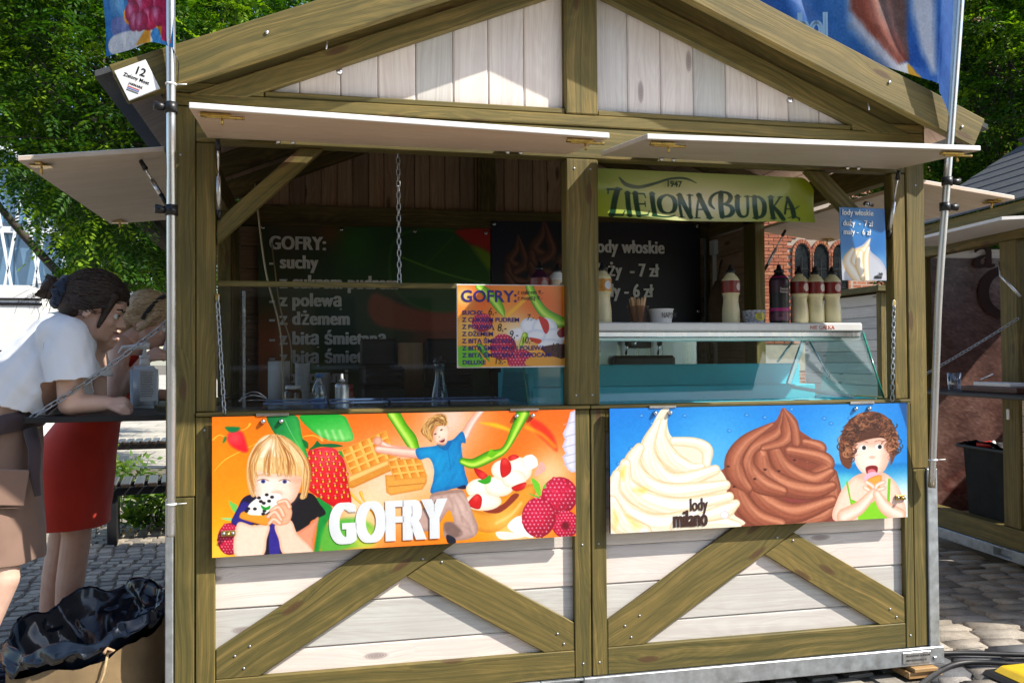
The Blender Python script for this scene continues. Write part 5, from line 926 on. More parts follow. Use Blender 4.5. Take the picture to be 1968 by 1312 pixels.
# green waffle menu on the back wall
MQ = [(497, 433), (943, 440), (940, 783), (497, 785)]
c = Canvas(300, 230, MQ, (24, 74, 30)); c.fr(400, 260, 2.4292)
c.blob(420, 480, 180, (150, 40, 30), .5); c.blob(570, 480, 70, (200, 60, 30), .9); c.blob(660, 520, 110, (40, 120, 30), .8); c.blob(500, 560, 120, (14, 60, 24), .6); c.blob(300, 1000, 200, (200, 90, 40), .9); c.blob(330, 1200, 260, (206, 110, 50), .9); c.blob(460, 1100, 100, (90, 170, 30), .8); c.blob(1100, 900, 220, (170, 70, 50), .9); c.blob(620, 900, 170, (16, 60, 50), .8); c.blob(1300, 480, 120, (190, 40, 30), .8)
c.poly([(880, 470), (1140, 445), (1240, 540), (1320, 690), (1150, 830), (950, 800), (840, 680)], (26, 76, 26), grad=([(900, 480), (1200, 800)], (44, 104, 34)), soft=2, rim=((90, 150, 40), 14, .6)); c.line([(900, 575), (1100, 650), (1300, 700)], 9, (90, 150, 50)); c.line([(1000, 620), (1080, 540), (1140, 480)], 4, (60, 120, 40)); c.poly([(1150, 450), (1320, 450), (1320, 580), (1250, 530)], (190, 36, 28), soft=3); c.poly([(1230, 520), (1320, 560), (1320, 640)], (120, 160, 30), soft=3); c.poly([(760, 740), (960, 820), (1150, 830), (1310, 780), (1310, 900), (800, 900)], (180, 80, 54), soft=3, a=.9)
menu = thing('waffle_menu_banner', 'large green leaf banner listing waffle toppings on the kiosk back wall', 'banner', (0.84, 1.88, 1.07))
mf = grid_obj('banner_sheet', 300, 230, quad_fn([(0.176, 2.088), (1.498, 2.102), (1.488, 1.054), (0.175, 1.064)], 1.872, 0.004), MATTE, menu, c.a)
GREYI = ink((0.86, 0.86, 0.86))
for s_, z, x in (('GOFRY:', 1.955, .235), ('- suchy', 1.849, .235), ('- z cukrem pudrem', 1.738, .235), ('- z polewą', 1.636, .235), ('- z dżemem', 1.532, .235), ('- z bitą śmietaną', 1.421, .235), ('- z bitą śmieta', 1.316, .235), ('i owocami', 1.206, .285), ('deLux', 1.102, .285)):
    text('lettering', s_, face_M((x, 1.866, z)), 0.106, GREYI, mf, xs=0.80, off=0.012, bold=0.04, space=1.08)
for x in (0.20, 0.63, 1.05, 1.47): lathe('eyelet', [(0.004, 0), (0.011, 0.001), (0.012, 0.003), (0.005, 0.004)], CHROME, menu, 12, local=False).matrix_basis = Matrix.Translation((x, 1.866, 2.075)) @ Matrix.Rotation(RAD(90), 4, 'X')
# dark ice cream banner
IQ = [(943, 425), (1345, 430), (1345, 760), (943, 770)]
c = Canvas(240, 200, IQ, (10, 14, 34)); c.fr(860, 430, 4.524); c.blob(450, 250, 300, (14, 24, 60), .8); c.blob(1200, 300, 500, (8, 10, 28), .6)
for ox, oy, k in ((610, 100, 1.0), (830, -40, 1.15), (1040, 120, 1.0)):
    D = ((50, 24, 20), (94, 52, 42), (140, 90, 74))
    for pts, ws in ([(0, 0), (-10, 120), (-70, 230), (60, 300)], [12, 60, 90, 60]), ([(5, 10), (40, 140), (60, 260), (-60, 340)], [10, 60, 80, 70]), ([(-90, 260), (-60, 380), (80, 420), (120, 330)], [60, 100, 90, 50]), ([(-100, 350), (-20, 470), (110, 440)], [60, 100, 60]):
        c.tube([(ox + p[0] * k, oy + p[1] * k) for p in pts], [w_ * k for w_ in ws], *D, -.3)
iceb = thing('ice_cream_banner', 'dark navy ice cream price banner on the back wall behind the freezer', 'banner', (2.15, 1.88, 1.1))
bf = grid_obj('banner_sheet', 240, 200, quad_fn([(1.502, 2.148), (2.836, 2.168), (2.83, 1.10), (1.502, 1.09)], 1.870, 0.003), MATTE, iceb, c.a)
for s_, z, x, sz in (('lody włoskie', 1.975, 2.135, .112), ('duży  - 7 zł', 1.832, 2.135, .112), ('mały - 6 zł', 1.706, 2.135, .112)): text('lettering', s_, face_M((x, 1.864, z)), sz, GREYI, bf, xs=0.76, off=0.010, bold=0.032, space=1.06)
for x, z in ((1.52, 2.13), (2.815, 2.15), (2.815, 1.62)): lathe('eyelet', [(0.004, 0), (0.011, 0.001), (0.012, 0.003), (0.005, 0.004)], CHROME, iceb, 12, local=False).matrix_basis = Matrix.Translation((x, 1.864, z)) @ Matrix.Rotation(RAD(90), 4, 'X')
# waffle price board clipped to the screen
GQ = [(880, 546), (1090, 548), (1090, 700), (882, 703)]
c = Canvas(270, 200, GQ, (240, 160, 40)); c.fr(860, 430, 4.524)
c.blob(250, 640, 220, (236, 90, 30), .9); c.blob(150, 620, 90, (230, 220, 140), .9); c.blob(800, 700, 240, (222, 84, 30), .8); c.blob(600, 950, 180, (240, 226, 200), .9); c.blob(180, 900, 120, (246, 210, 120), .8); c.blob(150, 1180, 90, (170, 190, 230), .9); c.blob(950, 780, 120, (226, 110, 30), .8)
c.poly([(100, 1060), (250, 1080), (330, 1180), (280, 1230), (110, 1220)], (110, 190, 40)); c.tube([(280, 540), (400, 640), (470, 740), (500, 800)], [60, 90, 70, 10], (70, 140, 10), (140, 206, 40), (210, 240, 120), .2); c.tube([(720, 540), (760, 640), (840, 760), (960, 840), (1060, 850)], [70, 80, 90, 110, 60], (60, 130, 10), (130, 200, 30), (210, 240, 110), .2)
c.line([(530, 790), (640, 690), (700, 630)], 30, (246, 190, 50), .8, soft=2); raspberry(c, 310, 850, 90, 80, 2); raspberry(c, 490, 1060, 115, 110, 4); raspberry(c, 640, 1170, 115, 90, 5); c.tube([(280, 1050), (320, 1090), (370, 1180)], [40, 60, 10], (30, 110, 10), (70, 160, 30), (140, 210, 80))
for x_, y_, rx, ry in ((720, 880, 80, 70), (850, 900, 110, 90), (780, 960, 90, 50), (930, 980, 90, 80), (900, 1040, 110, 50)): c.ell(x_, y_, rx, ry, (240, 244, 252), rim=((190, 200, 230), 30, .6))
c.poly([(800, 800), (870, 830), (890, 900), (860, 950), (825, 890)], (200, 24, 30)); c.poly([(720, 980), (820, 1000), (800, 1035), (740, 1010)], (206, 60, 36)); c.poly([(960, 930), (1040, 880), (1040, 960), (980, 980)], (130, 20, 40)); c.poly([(830, 1060), (1040, 1040), (1040, 1140), (930, 1170), (850, 1110)], (70, 14, 24)); c.poly([(720, 1150), (850, 1130), (1040, 1180), (1040, 1220), (700, 1220)], (226, 160, 60)); c.poly([(540, 930), (640, 900), (660, 960), (600, 1000)], (240, 240, 250), soft=3)
c.tube([(640, 1060), (680, 960)], [30, 50], (90, 150, 10), (180, 220, 40), (230, 240, 140))
pb = thing('waffle_price_board', 'laminated orange waffle price board with blue capitals hung on the clear screen', 'price board', (1.22, 0.045, 1.306))
gf = grid_obj('printed_face', 270, 200, quad_fn([(1.000, 1.610), (1.428, 1.612), (1.427, 1.304), (1.002, 1.300)], 0.043), PRINT, pb, c.a)
box('backing', (0.998, 0.0445, 1.298), (1.430, 0.0475, 1.614), WHITEP, pb, 0.001)
BLUEI, BLKI = ink((0.03, 0.012, 0.16)), ink((0.008, 0.008, 0.01))
text('lettering', 'GOFRY:', face_M((1.013, 0.0418, 1.548)), 0.062, BLUEI, gf, xs=1.02, off=0.02)
for k, s_ in enumerate(('SUCHY', 'Z CUKREM PUDREM', 'Z POLEWĄ', 'Z DŻEMEM', 'Z BITĄ ŚMIETANĄ', 'Z BITĄ ŚMIETANĄ I POLEWĄ', 'Z BITĄ ŚMIETANĄ I OWOCAMI', 'DELUXE')): text('lettering', s_, face_M((1.018, 0.0418, 1.4985 - k * 0.0268)), 0.0228, BLUEI, gf, xs=1.08, off=0.025)
for s_, x, z, sz in (('6,-', 1.117, 1.498, .04), ('7,-', 1.268, 1.478, .034), ('8,-', 1.152, 1.436, .042), ('9,-', 1.198, 1.410, .042), ('10,-', 1.245, 1.390, .036), ('12,-', 1.362, 1.362, .042), ('14,-', 1.385, 1.336, .034), ('15,-', 1.140, 1.312, .034), ('z cukrem 9,-', 1.232, 1.578, .024), ('z nutellą 9,-', 1.232, 1.556, .024)): text('lettering', s_, face_M((x, 0.0414, z)), sz, BLKI, gf, xs=0.85, off=-0.004, shear=0.15)
# small blue price poster hanging in the right opening
PQ = [(1608, 400), (1693, 403), (1697, 540), (1612, 540)]
c = Canvas(120, 180, PQ, (20, 110, 190)); c.fr(1560, 280, 5.467); c.blob(480, 1050, 130, (8, 84, 170), .9); c.blob(450, 900, 200, (30, 130, 200), .6); c.blob(330, 1250, 120, (150, 200, 236), .9); c.blob(680, 1250, 100, (130, 170, 220), .8)
c.poly([(285, 1420), (300, 1220), (380, 1110), (500, 1050), (585, 975), (580, 1100), (680, 1200), (740, 1300), (740, 1430)], (196, 200, 214), rim=((140, 150, 180), 40, .5))
for pts, ws in (([(580, 990), (520, 1090), (430, 1150), (400, 1260)], [8, 50, 80, 60]), ([(400, 1100), (340, 1220), (400, 1330), (480, 1420)], [40, 90, 110, 90]), ([(480, 1130), (470, 1250), (520, 1400)], [60, 90, 80]), ([(560, 1080), (540, 1200), (550, 1420)], [40, 60, 60])): c.tube(pts, ws, (220, 176, 110), (250, 236, 214), (255, 255, 252), -.3)
pp = thing('ice_cream_price_poster', 'small blue soft ice cream price poster hanging by the right post', 'poster', (2.70, 0.01, 1.643))
pf = grid_obj('poster_sheet', 120, 180, quad_fn([(2.586, 1.946), (2.798, 1.946), (2.802, 1.645), (2.594, 1.644)], -0.004, 0.003), PRINT, pp, c.a, 0.0008)
for s_, x, z in (('lody włoskie', 2.598, 1.914), ('duży  -  7 zł', 2.600, 1.870), ('mały -  6 zł', 2.602, 1.834)): text('lettering', s_, face_M((x, -0.0075, z)), 0.034, ink((0.75, 0.8, 0.86)), pf, xs=0.80, off=0.008, bold=0.02, space=1.05)
text('lettering', 'lody', face_M((2.765, -0.0075, 1.668)), 0.018, BLKI, pf, xs=0.6, off=0.02); text('lettering', 'milano', face_M((2.744, -0.0075, 1.654)), 0.022, BLKI, pf, xs=0.6, off=0.03)
# yellow-green brand banner over the freezer window
ZQ = [(1148, 318), (1567, 338), (1567, 436), (1148, 416)]
c = Canvas(420, 110, ZQ, (150, 172, 60)); c.fr(1140, 310, 4.278); c.blob(900, 330, 560, (252, 248, 226), 1.0, 250); c.blob(60, 150, 160, (140, 170, 20), .9); c.blob(1780, 300, 150, (160, 176, 20), .95, 400); c.blob(60, 400, 140, (170, 190, 40), .8); c.blob(900, 60, 900, (150, 172, 60), .6, 50)
G = (4, 60, 34); ln = lambda pts, w_, **k: c.line(pts, w_, G, **k)
c.tube([(242, 115), (300, 175), (400, 195), (520, 165), (640, 125), (760, 122), (855, 160)], [8, 36, 32, 24, 18, 18, 6], G, G, G)
def L(*s): [ln(p, w_, m=5) for p, w_ in s]
L(([(155, 215), (258, 213)], 22), ([(160, 212), (158, 250)], 12), ([(232, 215), (210, 300), (190, 400), (175, 440)], 46), ([(165, 440), (262, 440)], 18), ([(262, 440), (284, 400)], 10))
L(([(308, 245), (312, 340), (318, 440)], 40), ([(288, 250), (332, 248)], 10), ([(296, 442), (344, 442)], 10))
L(([(370, 245), (378, 340), (390, 440)], 42), ([(350, 250), (440, 252)], 14), ([(440, 252), (452, 285)], 9), ([(390, 340), (446, 340)], 14), ([(446, 318), (448, 364)], 8), ([(380, 440), (462, 436)], 16), ([(462, 436), (478, 402)], 9))
L(([(502, 250), (510, 340), (520, 430)], 40), ([(482, 252), (524, 250)], 10), ([(505, 440), (600, 452), (660, 446), (686, 436)], [22, 16, 14, 8]))
L(([(625, 258), (575, 285), (560, 335), (580, 400), (630, 418), (678, 395), (690, 335), (672, 285), (625, 258)], [14, 34, 40, 34, 14, 34, 40, 34, 14]))
L(([(718, 262), (728, 360), (740, 452)], 24), ([(700, 262), (742, 262)], 10), ([(724, 262), (770, 360), (815, 455)], 40), ([(806, 262), (812, 360), (815, 455)], 22), ([(786, 264), (832, 264)], 10), ([(718, 455), (762, 455)], 10))
L(([(885, 262), (872, 360), (862, 460)], 18), ([(880, 262), (925, 360), (970, 462)], 42), ([(876, 388), (940, 388)], 14), ([(845, 462), (890, 462)], 10), ([(945, 464), (998, 464)], 10), ([(870, 262), (900, 262)], 14))
L(([(1060, 245), (1062, 350), (1072, 458)], 42), ([(1010, 385), (975, 340), (985, 280), (1040, 242), (1110, 248), (1140, 285), (1120, 330), (1075, 345)], [12, 30, 26, 20, 24, 38, 30, 14]), ([(1080, 345), (1140, 365), (1158, 410), (1130, 450), (1072, 460)], [14, 32, 40, 32, 16]))
L(([(1196, 280), (1196, 380), (1215, 450), (1250, 464), (1276, 440), (1280, 360), (1276, 280)], [40, 40, 34, 22, 20, 22, 22]), ([(1174, 282), (1222, 282)], 10), ([(1252, 282), (1298, 282)], 10))
L(([(1334, 286), (1338, 380), (1345, 478)], 40), ([(1310, 286), (1370, 290), (1410, 340), (1412, 420), (1385, 470), (1320, 480)], [12, 26, 36, 40, 30, 14]))
L(([(1466, 290), (1472, 390), (1482, 488)], 38), ([(1444, 292), (1492, 292)], 10), ([(1545, 292), (1510, 350), (1484, 385)], [16, 14, 12]), ([(1490, 380), (1530, 440), (1560, 500)], [26, 40, 40]), ([(1526, 294), (1562, 292)], 10), ([(1458, 490), (1506, 490)], 10))
L(([(1606, 300), (1590, 380), (1578, 450)], 18), ([(1604, 300), (1640, 390), (1650, 470), (1640, 490)], [30, 40, 40, 20]), ([(1590, 405), (1660, 405), (1690, 385), (1702, 378)], [12, 12, 10, 6]), ([(1600, 490), (1650, 480), (1690, 495), (1690, 516)], [6, 14, 18, 10]))
zb = thing('brand_banner', 'curved yellow green banner with dark green lettering hung under the right flap', 'banner', (2.0, 0.09, 1.89))
def zfn(u, v):
    x = 1.555 + u * 0.975; zt = 2.086 - 0.004 * u; h = 0.192 + 0.004 * np.sin(u * 5) ; z = zt - h * v * (1 - .0 * u) - 0.03 * np.maximum(0, u - .93) * 0; z = z - 0.05 * np.clip((u - .94) / .06, 0, 1) ** 2 * (1 - v) 
    y = 0.090 + 0.018 * np.sin(v * 2.6) * (1 - .4 * u) - 0.012 * np.sin(u * 7 + 1) * v; return np.stack([x, y, z], -1)
zf_ = grid_obj('banner_sheet', 420, 110, zfn, print_mat('glossy_vinyl', 0.22, 0.3, 0.12), zb, c.a)
text('lettering', '1947', face_M((1.862, 0.082, 2.022), (1, 0, -.01)), 0.034, ink((0.01, 0.05, 0.03)), zf_, off=0.03)

# ------------------------------------------------------------------ freezer and what stands on it
STAIN = plain('stainless_steel', (0.50, 0.50, 0.50), 0.3, 0.85, 0.12, 8, aniso=(0.15, 1, 4)); TEAL = plain('teal_liner', (0.06, 0.50, 0.62), 0.5, var=0.08, scale=4)
fz = thing('display_freezer', 'ice cream display freezer with slanted glass front and teal inside', 'freezer', (2.1, 0.5, 0.15))
box('cabinet', (1.30, 0.13, 0.15), (2.86, 0.90, 1.085), WHITEP, fz, 0.01)
box('liner_floor', (1.32, 0.15, 1.0855), (2.84, 0.74, 1.10), TEAL, fz, 0.0); box('liner_back', (1.32, 0.741, 1.0855), (2.84, 0.77, 1.30), TEAL, fz, 0.004); box('liner_end', (1.301, 0.15, 1.0855), (1.3195, 0.74, 1.27), TEAL, fz, 0.003); box('liner_end', (2.8405, 0.15, 1.0855), (2.859, 0.74, 1.15), TEAL, fz, 0.003)
box('liner_step', (1.3205, 0.60, 1.1005), (2.839, 0.7405, 1.20), TEAL, fz, 0.004); box('liner_front', (1.32, 0.131, 1.0855), (2.84, 0.149, 1.15), TEAL, fz, 0.003)
for k in range(5): box('tub', (1.40 + k * 0.285, 0.20, 1.101), (1.66 + k * 0.285, 0.56, 1.135), plain('pale_tub', (0.30, 0.55, 0.62), 0.3) if 'pale_tub' not in bpy.data.materials else bpy.data.materials['pale_tub'], fz, 0.006)
tray = box('top_shelf', (1.28, 0.250, 1.442), (2.862, 0.52, 1.480), plain('shelf_white_steel', (0.72, 0.74, 0.76), 0.25, 0.0, 0.03, coat=0.3), fz, 0.006)
box('shelf_profile', (1.285, 0.256, 1.418), (2.856, 0.285, 1.4415), ALU, fz, 0.003); box('shelf_profile', (1.285, 0.262, 1.400), (2.856, 0.275, 1.4175), STAIN, fz, 0.003)
FG = glass('freezer_glass', (0.86, 0.96, 0.95), 0.0, 0.01); GEDGE = plain('glass_edge', (0.02, 0.30, 0.22), 0.15, spec=0.8)
plank('front_glass', (1.29, 0.195, 1.290), (2.876, 0.195, 1.290), 0.300, 0.005, (0, -0.88, 0.47), FG, fz, 0.0)
for x in (1.292, 2.872):
    prism('end_glass', [(0.135, 1.155), (0.62, 1.155), (0.52, 1.435), (0.268, 1.435)], x - 0.0025, x + 0.0025, FG, fz, 0, 0.0, plane='yz')
    tube('glass_edge', [(x, 0.124, 1.152), (x, 0.265, 1.440)], 0.0045, GEDGE, fz, 6)
plank('glass_stay', (2.62, 0.32, 1.43), (2.52, 0.30, 1.21), 0.022, 0.012, (0, -1, 0), ALU, fz); tube('stay_rod', [(2.62, 0.31, 1.42), (2.72, 0.29, 1.24), (2.70, 0.28, 1.235)], 0.004, CHROME, fz); tube('stay_rod', [(2.55, 0.31, 1.40), (2.47, 0.30, 1.31)], 0.005, CHROME, fz)
plank('glass_rail', (2.53, 0.30, 1.20), (2.74, 0.14, 1.155), 0.02, 0.01, (0, -.5, 1), WHITEP, fz)
text('lettering', 'NIE GAŁKA', face_M((2.60, 0.2492, 1.452)), 0.024, ink((0.6, 0.10, 0.03)), tray, off=0.0)
# squeeze bottles
CREAM = plain('cream_plastic', (0.70, 0.64, 0.40), 0.32, var=0.05, Subsurface_Weight=0.1); LBL = {}
def label_mat(c1, c2): return plain('bottle_label', c1, 0.35, var=0.35, scale=30)
def bottle(label, loc, body, cap, lab, h=0.262, r=0.040, waist=True, rot=0.0, spot=(0.6, 0.6, 0.6), group='sauce bottles on the freezer shelf'):
    b = thing('sauce_bottle', label, 'bottle', loc, rot, group); k = h / 0.262
    pr_ = [(0.036, 0.0), (0.039, 0.004), (0.0395, 0.02)] + [(0.0385 + 0.0009 * (j % 2) - (0.006 * math.exp(-((z - 0.105) / 0.03) ** 2) if waist else 0), z) for j, z in enumerate(np.arange(0.03, 0.128, 0.0065))] + [(0.0385, 0.130), (0.0395, 0.138), (0.0395, 0.190), (0.0375, 0.197), (0.026, 0.213), (0.0165, 0.222), (0.0155, 0.228)]
    lathe('body', [(a * r / 0.040, z * k) for a, z in pr_], body, b, 28)
    lathe('label', [(0.0400 * r / 0.04, 0.136 * k), (0.0402 * r / 0.04, 0.138 * k), (0.0402 * r / 0.04, 0.188 * k), (0.0400 * r / 0.04, 0.190 * k)], lab, b, 28, cap=False)
    cp = lathe('cap', [(0.0205 * r / 0.04, 0.226 * k), (0.021 * r / 0.04, 0.228 * k), (0.0205 * r / 0.04, 0.238 * k), (0.012, 0.241 * k), (0.010, 0.252 * k), (0.007, 0.262 * k)], cap, b, 18)
    bm = bmesh.new(); 
    n_ = 12; ce = []
    for kk in range(n_): a = 2 * math.pi * kk / n_; th = -math.pi / 2 + 0.35 + 0.42 * math.cos(a); zz = 0.163 * k + 0.018 * k * math.sin(a); ce.append(bm.verts.new((0.0408 * r / 0.04 * math.cos(th), 0.0408 * r / 0.04 * math.sin(th), zz)))
    cc_ = bm.verts.new((0.0412 * r / 0.04 * math.cos(-math.pi / 2 + .35), 0.0412 * r / 0.04 * math.sin(-math.pi / 2 + .35), 0.163 * k)); [bm.faces.new((cc_, ce[q], ce[(q + 1) % n_])) for q in range(n_)]; mobj('label_badge', bm, ink(spot), b, None, True); return b
RED, AMB, DRK = label_mat((0.22, 0.02, 0.015), 0), label_mat((0.55, 0.25, 0.03), 0), label_mat((0.04, 0.008, 0.03), 0)
bottle('cream squeeze bottle with amber label beside the centre post', (1.688, 0.38, 1.481), CREAM, BLACKP, AMB, spot=(0.5, 0.55, 0.65))
bottle('cream squeeze bottle with red label alone in the middle of the shelf', (2.289, 0.38, 1.481), CREAM, BLACKP, RED, rot=0.25, spot=(0.62, 0.5, 0.48))
bottle('leftmost of the three cream bottles with red labels standing together', (2.628, 0.38, 1.481), CREAM, BLACKP, RED, spot=(0.62, 0.5, 0.48))
bottle('middle of the three cream bottles with red labels standing together', (2.712, 0.385, 1.481), CREAM, BLACKP, RED, rot=0.1, spot=(0.62, 0.55, 0.52))
bottle('cream bottle with red label nearest the right post', (2.795, 0.38, 1.481), CREAM, BLACKP, RED, rot=-0.2, spot=(0.55, 0.42, 0.4))
bk = bottle('black fruit sauce bottle with pink and berry bands', (2.527, 0.38, 1.481), BLACKP, BLACKP, DRK, 0.268, 0.044, False, spot=(0.015, 0.01, 0.015))
PINK, BERRY = ink((0.45, 0.02, 0.2)), plain('berry_print', (0.16, 0.06, 0.10), 0.35, var=0.9, scale=60)
for z0, z1, mt in ((0.055, 0.07, PINK), (0.205, 0.216, PINK), (0.012, 0.052, BERRY)): lathe('label_band', [(0.0445 - max(0, z0 - .2) * .6, z0), (0.0448 - max(0, z1 - .2) * 1.0, z1)], mt, bk, 28, cap=False)
text('lettering', 'Sweet', face_M((-0.021, -0.0452, 0.150)), 0.017, ink((0.7, 0.7, 0.7)), bk).matrix_parent_inverse = Matrix(); text('lettering', 'Velvet', face_M((-0.022, -0.0452, 0.136)), 0.017, ink((0.7, 0.7, 0.7)), bk).matrix_parent_inverse = Matrix()
bottle('dark red topping bottle left of the centre post, above the price board', (1.408, 0.38, 1.481), DRK, BLACKP, label_mat((0.25, 0.05, 0.05), 0), 0.262, 0.040, False, spot=(0.3, 0.2, 0.2)); fb = bottle('white fudge topping bottle against the left edge of the centre post', (1.492, 0.40, 1.481), WHITEP, BLACKP, label_mat((0.60, 0.50, 0.36), 0), 0.255, 0.044, False, spot=(0.2, 0.12, 0.05))
text('lettering', 'FUDGE', face_M((-0.03, -0.0455, 0.148)), 0.017, ink((0.1, 0.03, 0.02)), fb, off=.02).matrix_parent_inverse = Matrix()
# cups
def cup(label, loc, r0, r1, h, mat): 
    b = thing('paper_cup', label, 'cup', loc); lathe('cup_wall', [(r0 * .97, 0.0), (r0, 0.002), (r1, h - 0.004), (r1 + 0.003, h - 0.002), (r1 + 0.003, h), (r1 - 0.001, h), (r0 - 0.002, 0.006), (0.001, 0.006)], mat, b, 26); return b
PINE = plain('birch_stick', (0.62, 0.42, 0.24), 0.6, var=0.2, scale=30, aniso=(1, 1, .1)); KRAFT = plain('kraft_card', (0.50, 0.32, 0.19), 0.7, var=0.12)
cs = cup('clear brown cup packed with wooden spoons', (1.846, 0.37, 1.481), 0.032, 0.045, 0.075, glass('clear_cup', (0.85, 0.75, 0.65), 0.06, 0.1))
st = thing('wooden_spoons', 'bundle of flat wooden spoons standing in the clear cup', 'spoons', (1.846, 0.37, 1.483))
for k in range(18): a = k * 2.39; rr = 0.026 * math.sqrt(k / 18); plank('spoon', (1.846 + rr * .7 * math.cos(a), 0.37 + rr * .7 * math.sin(a), 1.490), (1.846 + rr * 1.45 * math.cos(a), 0.37 + rr * 1.45 * math.sin(a), 1.490 + 0.098 + 0.008 * math.sin(k * 5)), 0.011, 0.0018, (math.cos(a * 3), math.sin(a * 3), 0), PINE, st, 0.0)
tc_ = cup('white paper tub with handwritten black capitals', (1.950, 0.365, 1.481), 0.045, 0.053, 0.062, WHITEP); text('lettering', 'NAPIW', face_M((-0.018, -0.0515, 0.022)), 0.034, BLKI, tc_, xs=0.62, off=-0.004).matrix_parent_inverse = Matrix()
tp = cup('patterned paper tub with round yellow label', (2.392, 0.365, 1.481), 0.043, 0.053, 0.058, plain('floral_print', (0.42, 0.44, 0.52), 0.5, var=0.75, scale=90)); bm = bmesh.new(); bm.faces.new([bm.verts.new((0.0525 * math.cos(-1.45 + .5 * math.cos(a)), 0.0525 * math.sin(-1.45 + .5 * math.cos(a)), 0.03 + 0.02 * math.sin(a))) for a in np.arange(14) * math.pi / 7]); mobj('label_badge', bm, ink((0.62, 0.55, 0.06)), tp, None, True)
for k in range(4): text('lettering', ('lody i gofry', 'na miejscu', 'i na wynos', 'smacznego')[k], face_M((-0.012, -0.0537, 0.041 - k * 0.007)), 0.0055, BLKI, tp).matrix_parent_inverse = Matrix()
# soft ice machine behind the freezer
im = thing('soft_ice_machine', 'steel soft ice cream machine with two black levers behind the freezer', 'machine', (2.25, 1.45, 0.15)); box('housing', (1.95, 1.32, 0.15), (2.56, 1.80, 1.475), STAIN, im, 0.01)
box('control_panel', (2.15, 1.308, 1.385), (2.28, 1.319, 1.435), BLACKP, im, 0.003); lathe('dial', [(0, .008), (.012, .007), (.016, 0)], ALU, im, 16, local=False).matrix_basis = Matrix.Translation((2.18, 1.308, 1.41)) @ Matrix.Rotation(RAD(90), 4, 'X')
for x in (2.125, 2.31): tube('lever', [(x, 1.29, 1.35), (x, 1.27, 1.40)], 0.006, CHROME, im); tube('lever_grip', [(x, 1.27, 1.40), (x, 1.26, 1.445)], [0.014, 0.018], BLACKP, im)
box('dispenser_head', (2.05, 1.25, 1.24), (2.40, 1.319, 1.345), BLACKM, im, 0.02)
# waffle irons and clutter behind the screen
def iron(label, x): 
    o = thing('waffle_iron', label, 'waffle iron', (x + 0.1, 1.2, 1.10)); box('base', (x, 1.05, 1.10), (x + 0.21, 1.40, 1.20), BLACKM, o, 0.012); box('lid', (x + 0.004, 1.06, 1.205), (x + 0.206, 1.40, 1.30), BLACKM, o, 0.015); box('raised_lid', (x + 0.01, 1.38, 1.302), (x + 0.20, 1.43, 1.44), BLACKM, o, 0.01); tube('handle', [(x + 0.03, 1.04, 1.25), (x + 0.03, 1.0, 1.26), (x + 0.18, 1.0, 1.26), (x + 0.18, 1.04, 1.25)], 0.009, BLACKP, o)
wt = thing('work_table', 'dark work table behind the clear screen inside the kiosk', 'table', (0.7, 0.9, 0.15)); box('table_top', (0.10, 0.40, 1.06), (1.27, 1.70, 1.098), STAIN, wt, 0.004)
for x, y in ((0.14, 0.45), (1.20, 0.45), (0.14, 1.62), (1.20, 1.62)): box('leg', (x, y, 0.15), (x + 0.04, y + 0.04, 1.0595), BLACKM, wt, 0.003)
iron('black waffle iron on the left inside the kiosk', 0.70); iron('black waffle iron on the right inside the kiosk', 1.04)
cbx = thing('cardboard_box', 'brown cardboard box standing between the two waffle irons', 'box', (0.97, 1.5, 1.10)); box('carton', (0.905, 1.42, 1.099), (1.04, 1.62, 1.42), KRAFT, cbx, 0.003); box('tape', (0.96, 1.4185, 1.1), (0.985, 1.4199, 1.42), ink((0.45, 0.3, 0.16)), cbx, 0)
BTRAY = glass('blue_tray_plastic', (0.75, 0.85, 0.95), 0.06, 0.1); BLUEE = plain('blue_tray_rim', (0.14, 0.22, 0.42), 0.25, spec=0.7)
for i, (x0, x1) in enumerate(((0.29, 0.52), (0.53, 0.745), (0.755, 0.97), (0.98, 1.21))):
    o = thing('serving_tray', ('clear plastic food tray nearest the left chain', 'second clear plastic food tray from the left chain', 'third clear plastic food tray from the left chain', 'clear plastic food tray nearest the centre post')[i], 'tray', ((x0 + x1) / 2, 0.2, 1.151), group='food trays behind the screen')
    box('tray_floor', (x0, 0.10, 1.1515), (x1, 0.36, 1.154), BTRAY, o, 0); box('rim', (x0, 0.10, 1.169), (x1, 0.108, 1.176), BLUEE, o, 0.001); box('rim', (x0, 0.352, 1.169), (x1, 0.36, 1.176), BLUEE, o, 0.001); box('rim', (x0, 0.1085, 1.169), (x0 + 0.007, 0.3515, 1.176), BLUEE, o, 0.001); box('rim', (x1 - 0.007, 0.1085, 1.169), (x1, 0.3515, 1.176), BLUEE, o, 0.001); box('tray_wall', (x0, 0.102, 1.1545), (x1, 0.106, 1.1685), BTRAY, o, 0)
box('inner_counter', (0.136, 0.091, 1.128), (1.275, 0.395, 1.1495), STAIN, K, 0.002)
cf = thing('glass_carafe', 'dark blue ribbed bottle standing behind the food trays', 'bottle', (0.985, 0.42, 1.1)); lathe('glass_body', [(.03, .0), (.036, .004), (.037, .05), (.033, .09), (.022, .14), (.018, .18), (.020, .2), (.026, .215)], plain('dark_blue_glass', (0.01, 0.035, 0.07), 0.08, spec=0.9, coat=.8), cf, 20); lathe('stopper', [(.026, .2155), (.028, .222), (.02, .24), (.012, .246)], BLACKP, cf, 16)
cn = thing('spray_can', 'grey ribbed spray can with white nozzle behind the food trays', 'can', (0.585, 0.44, 1.1)); lathe('can_body', [(.026, 0), (.029, .003)] + [(.029 - .0012 * (j % 2), .01 + j * .009) for j in range(13)] + [(.028, .13), (.016, .142)], ALU, cn, 20); lathe('nozzle', [(.012, .1425), (.012, .15), (.006, .152), (.005, .175)], WHITEP, cn, 12)
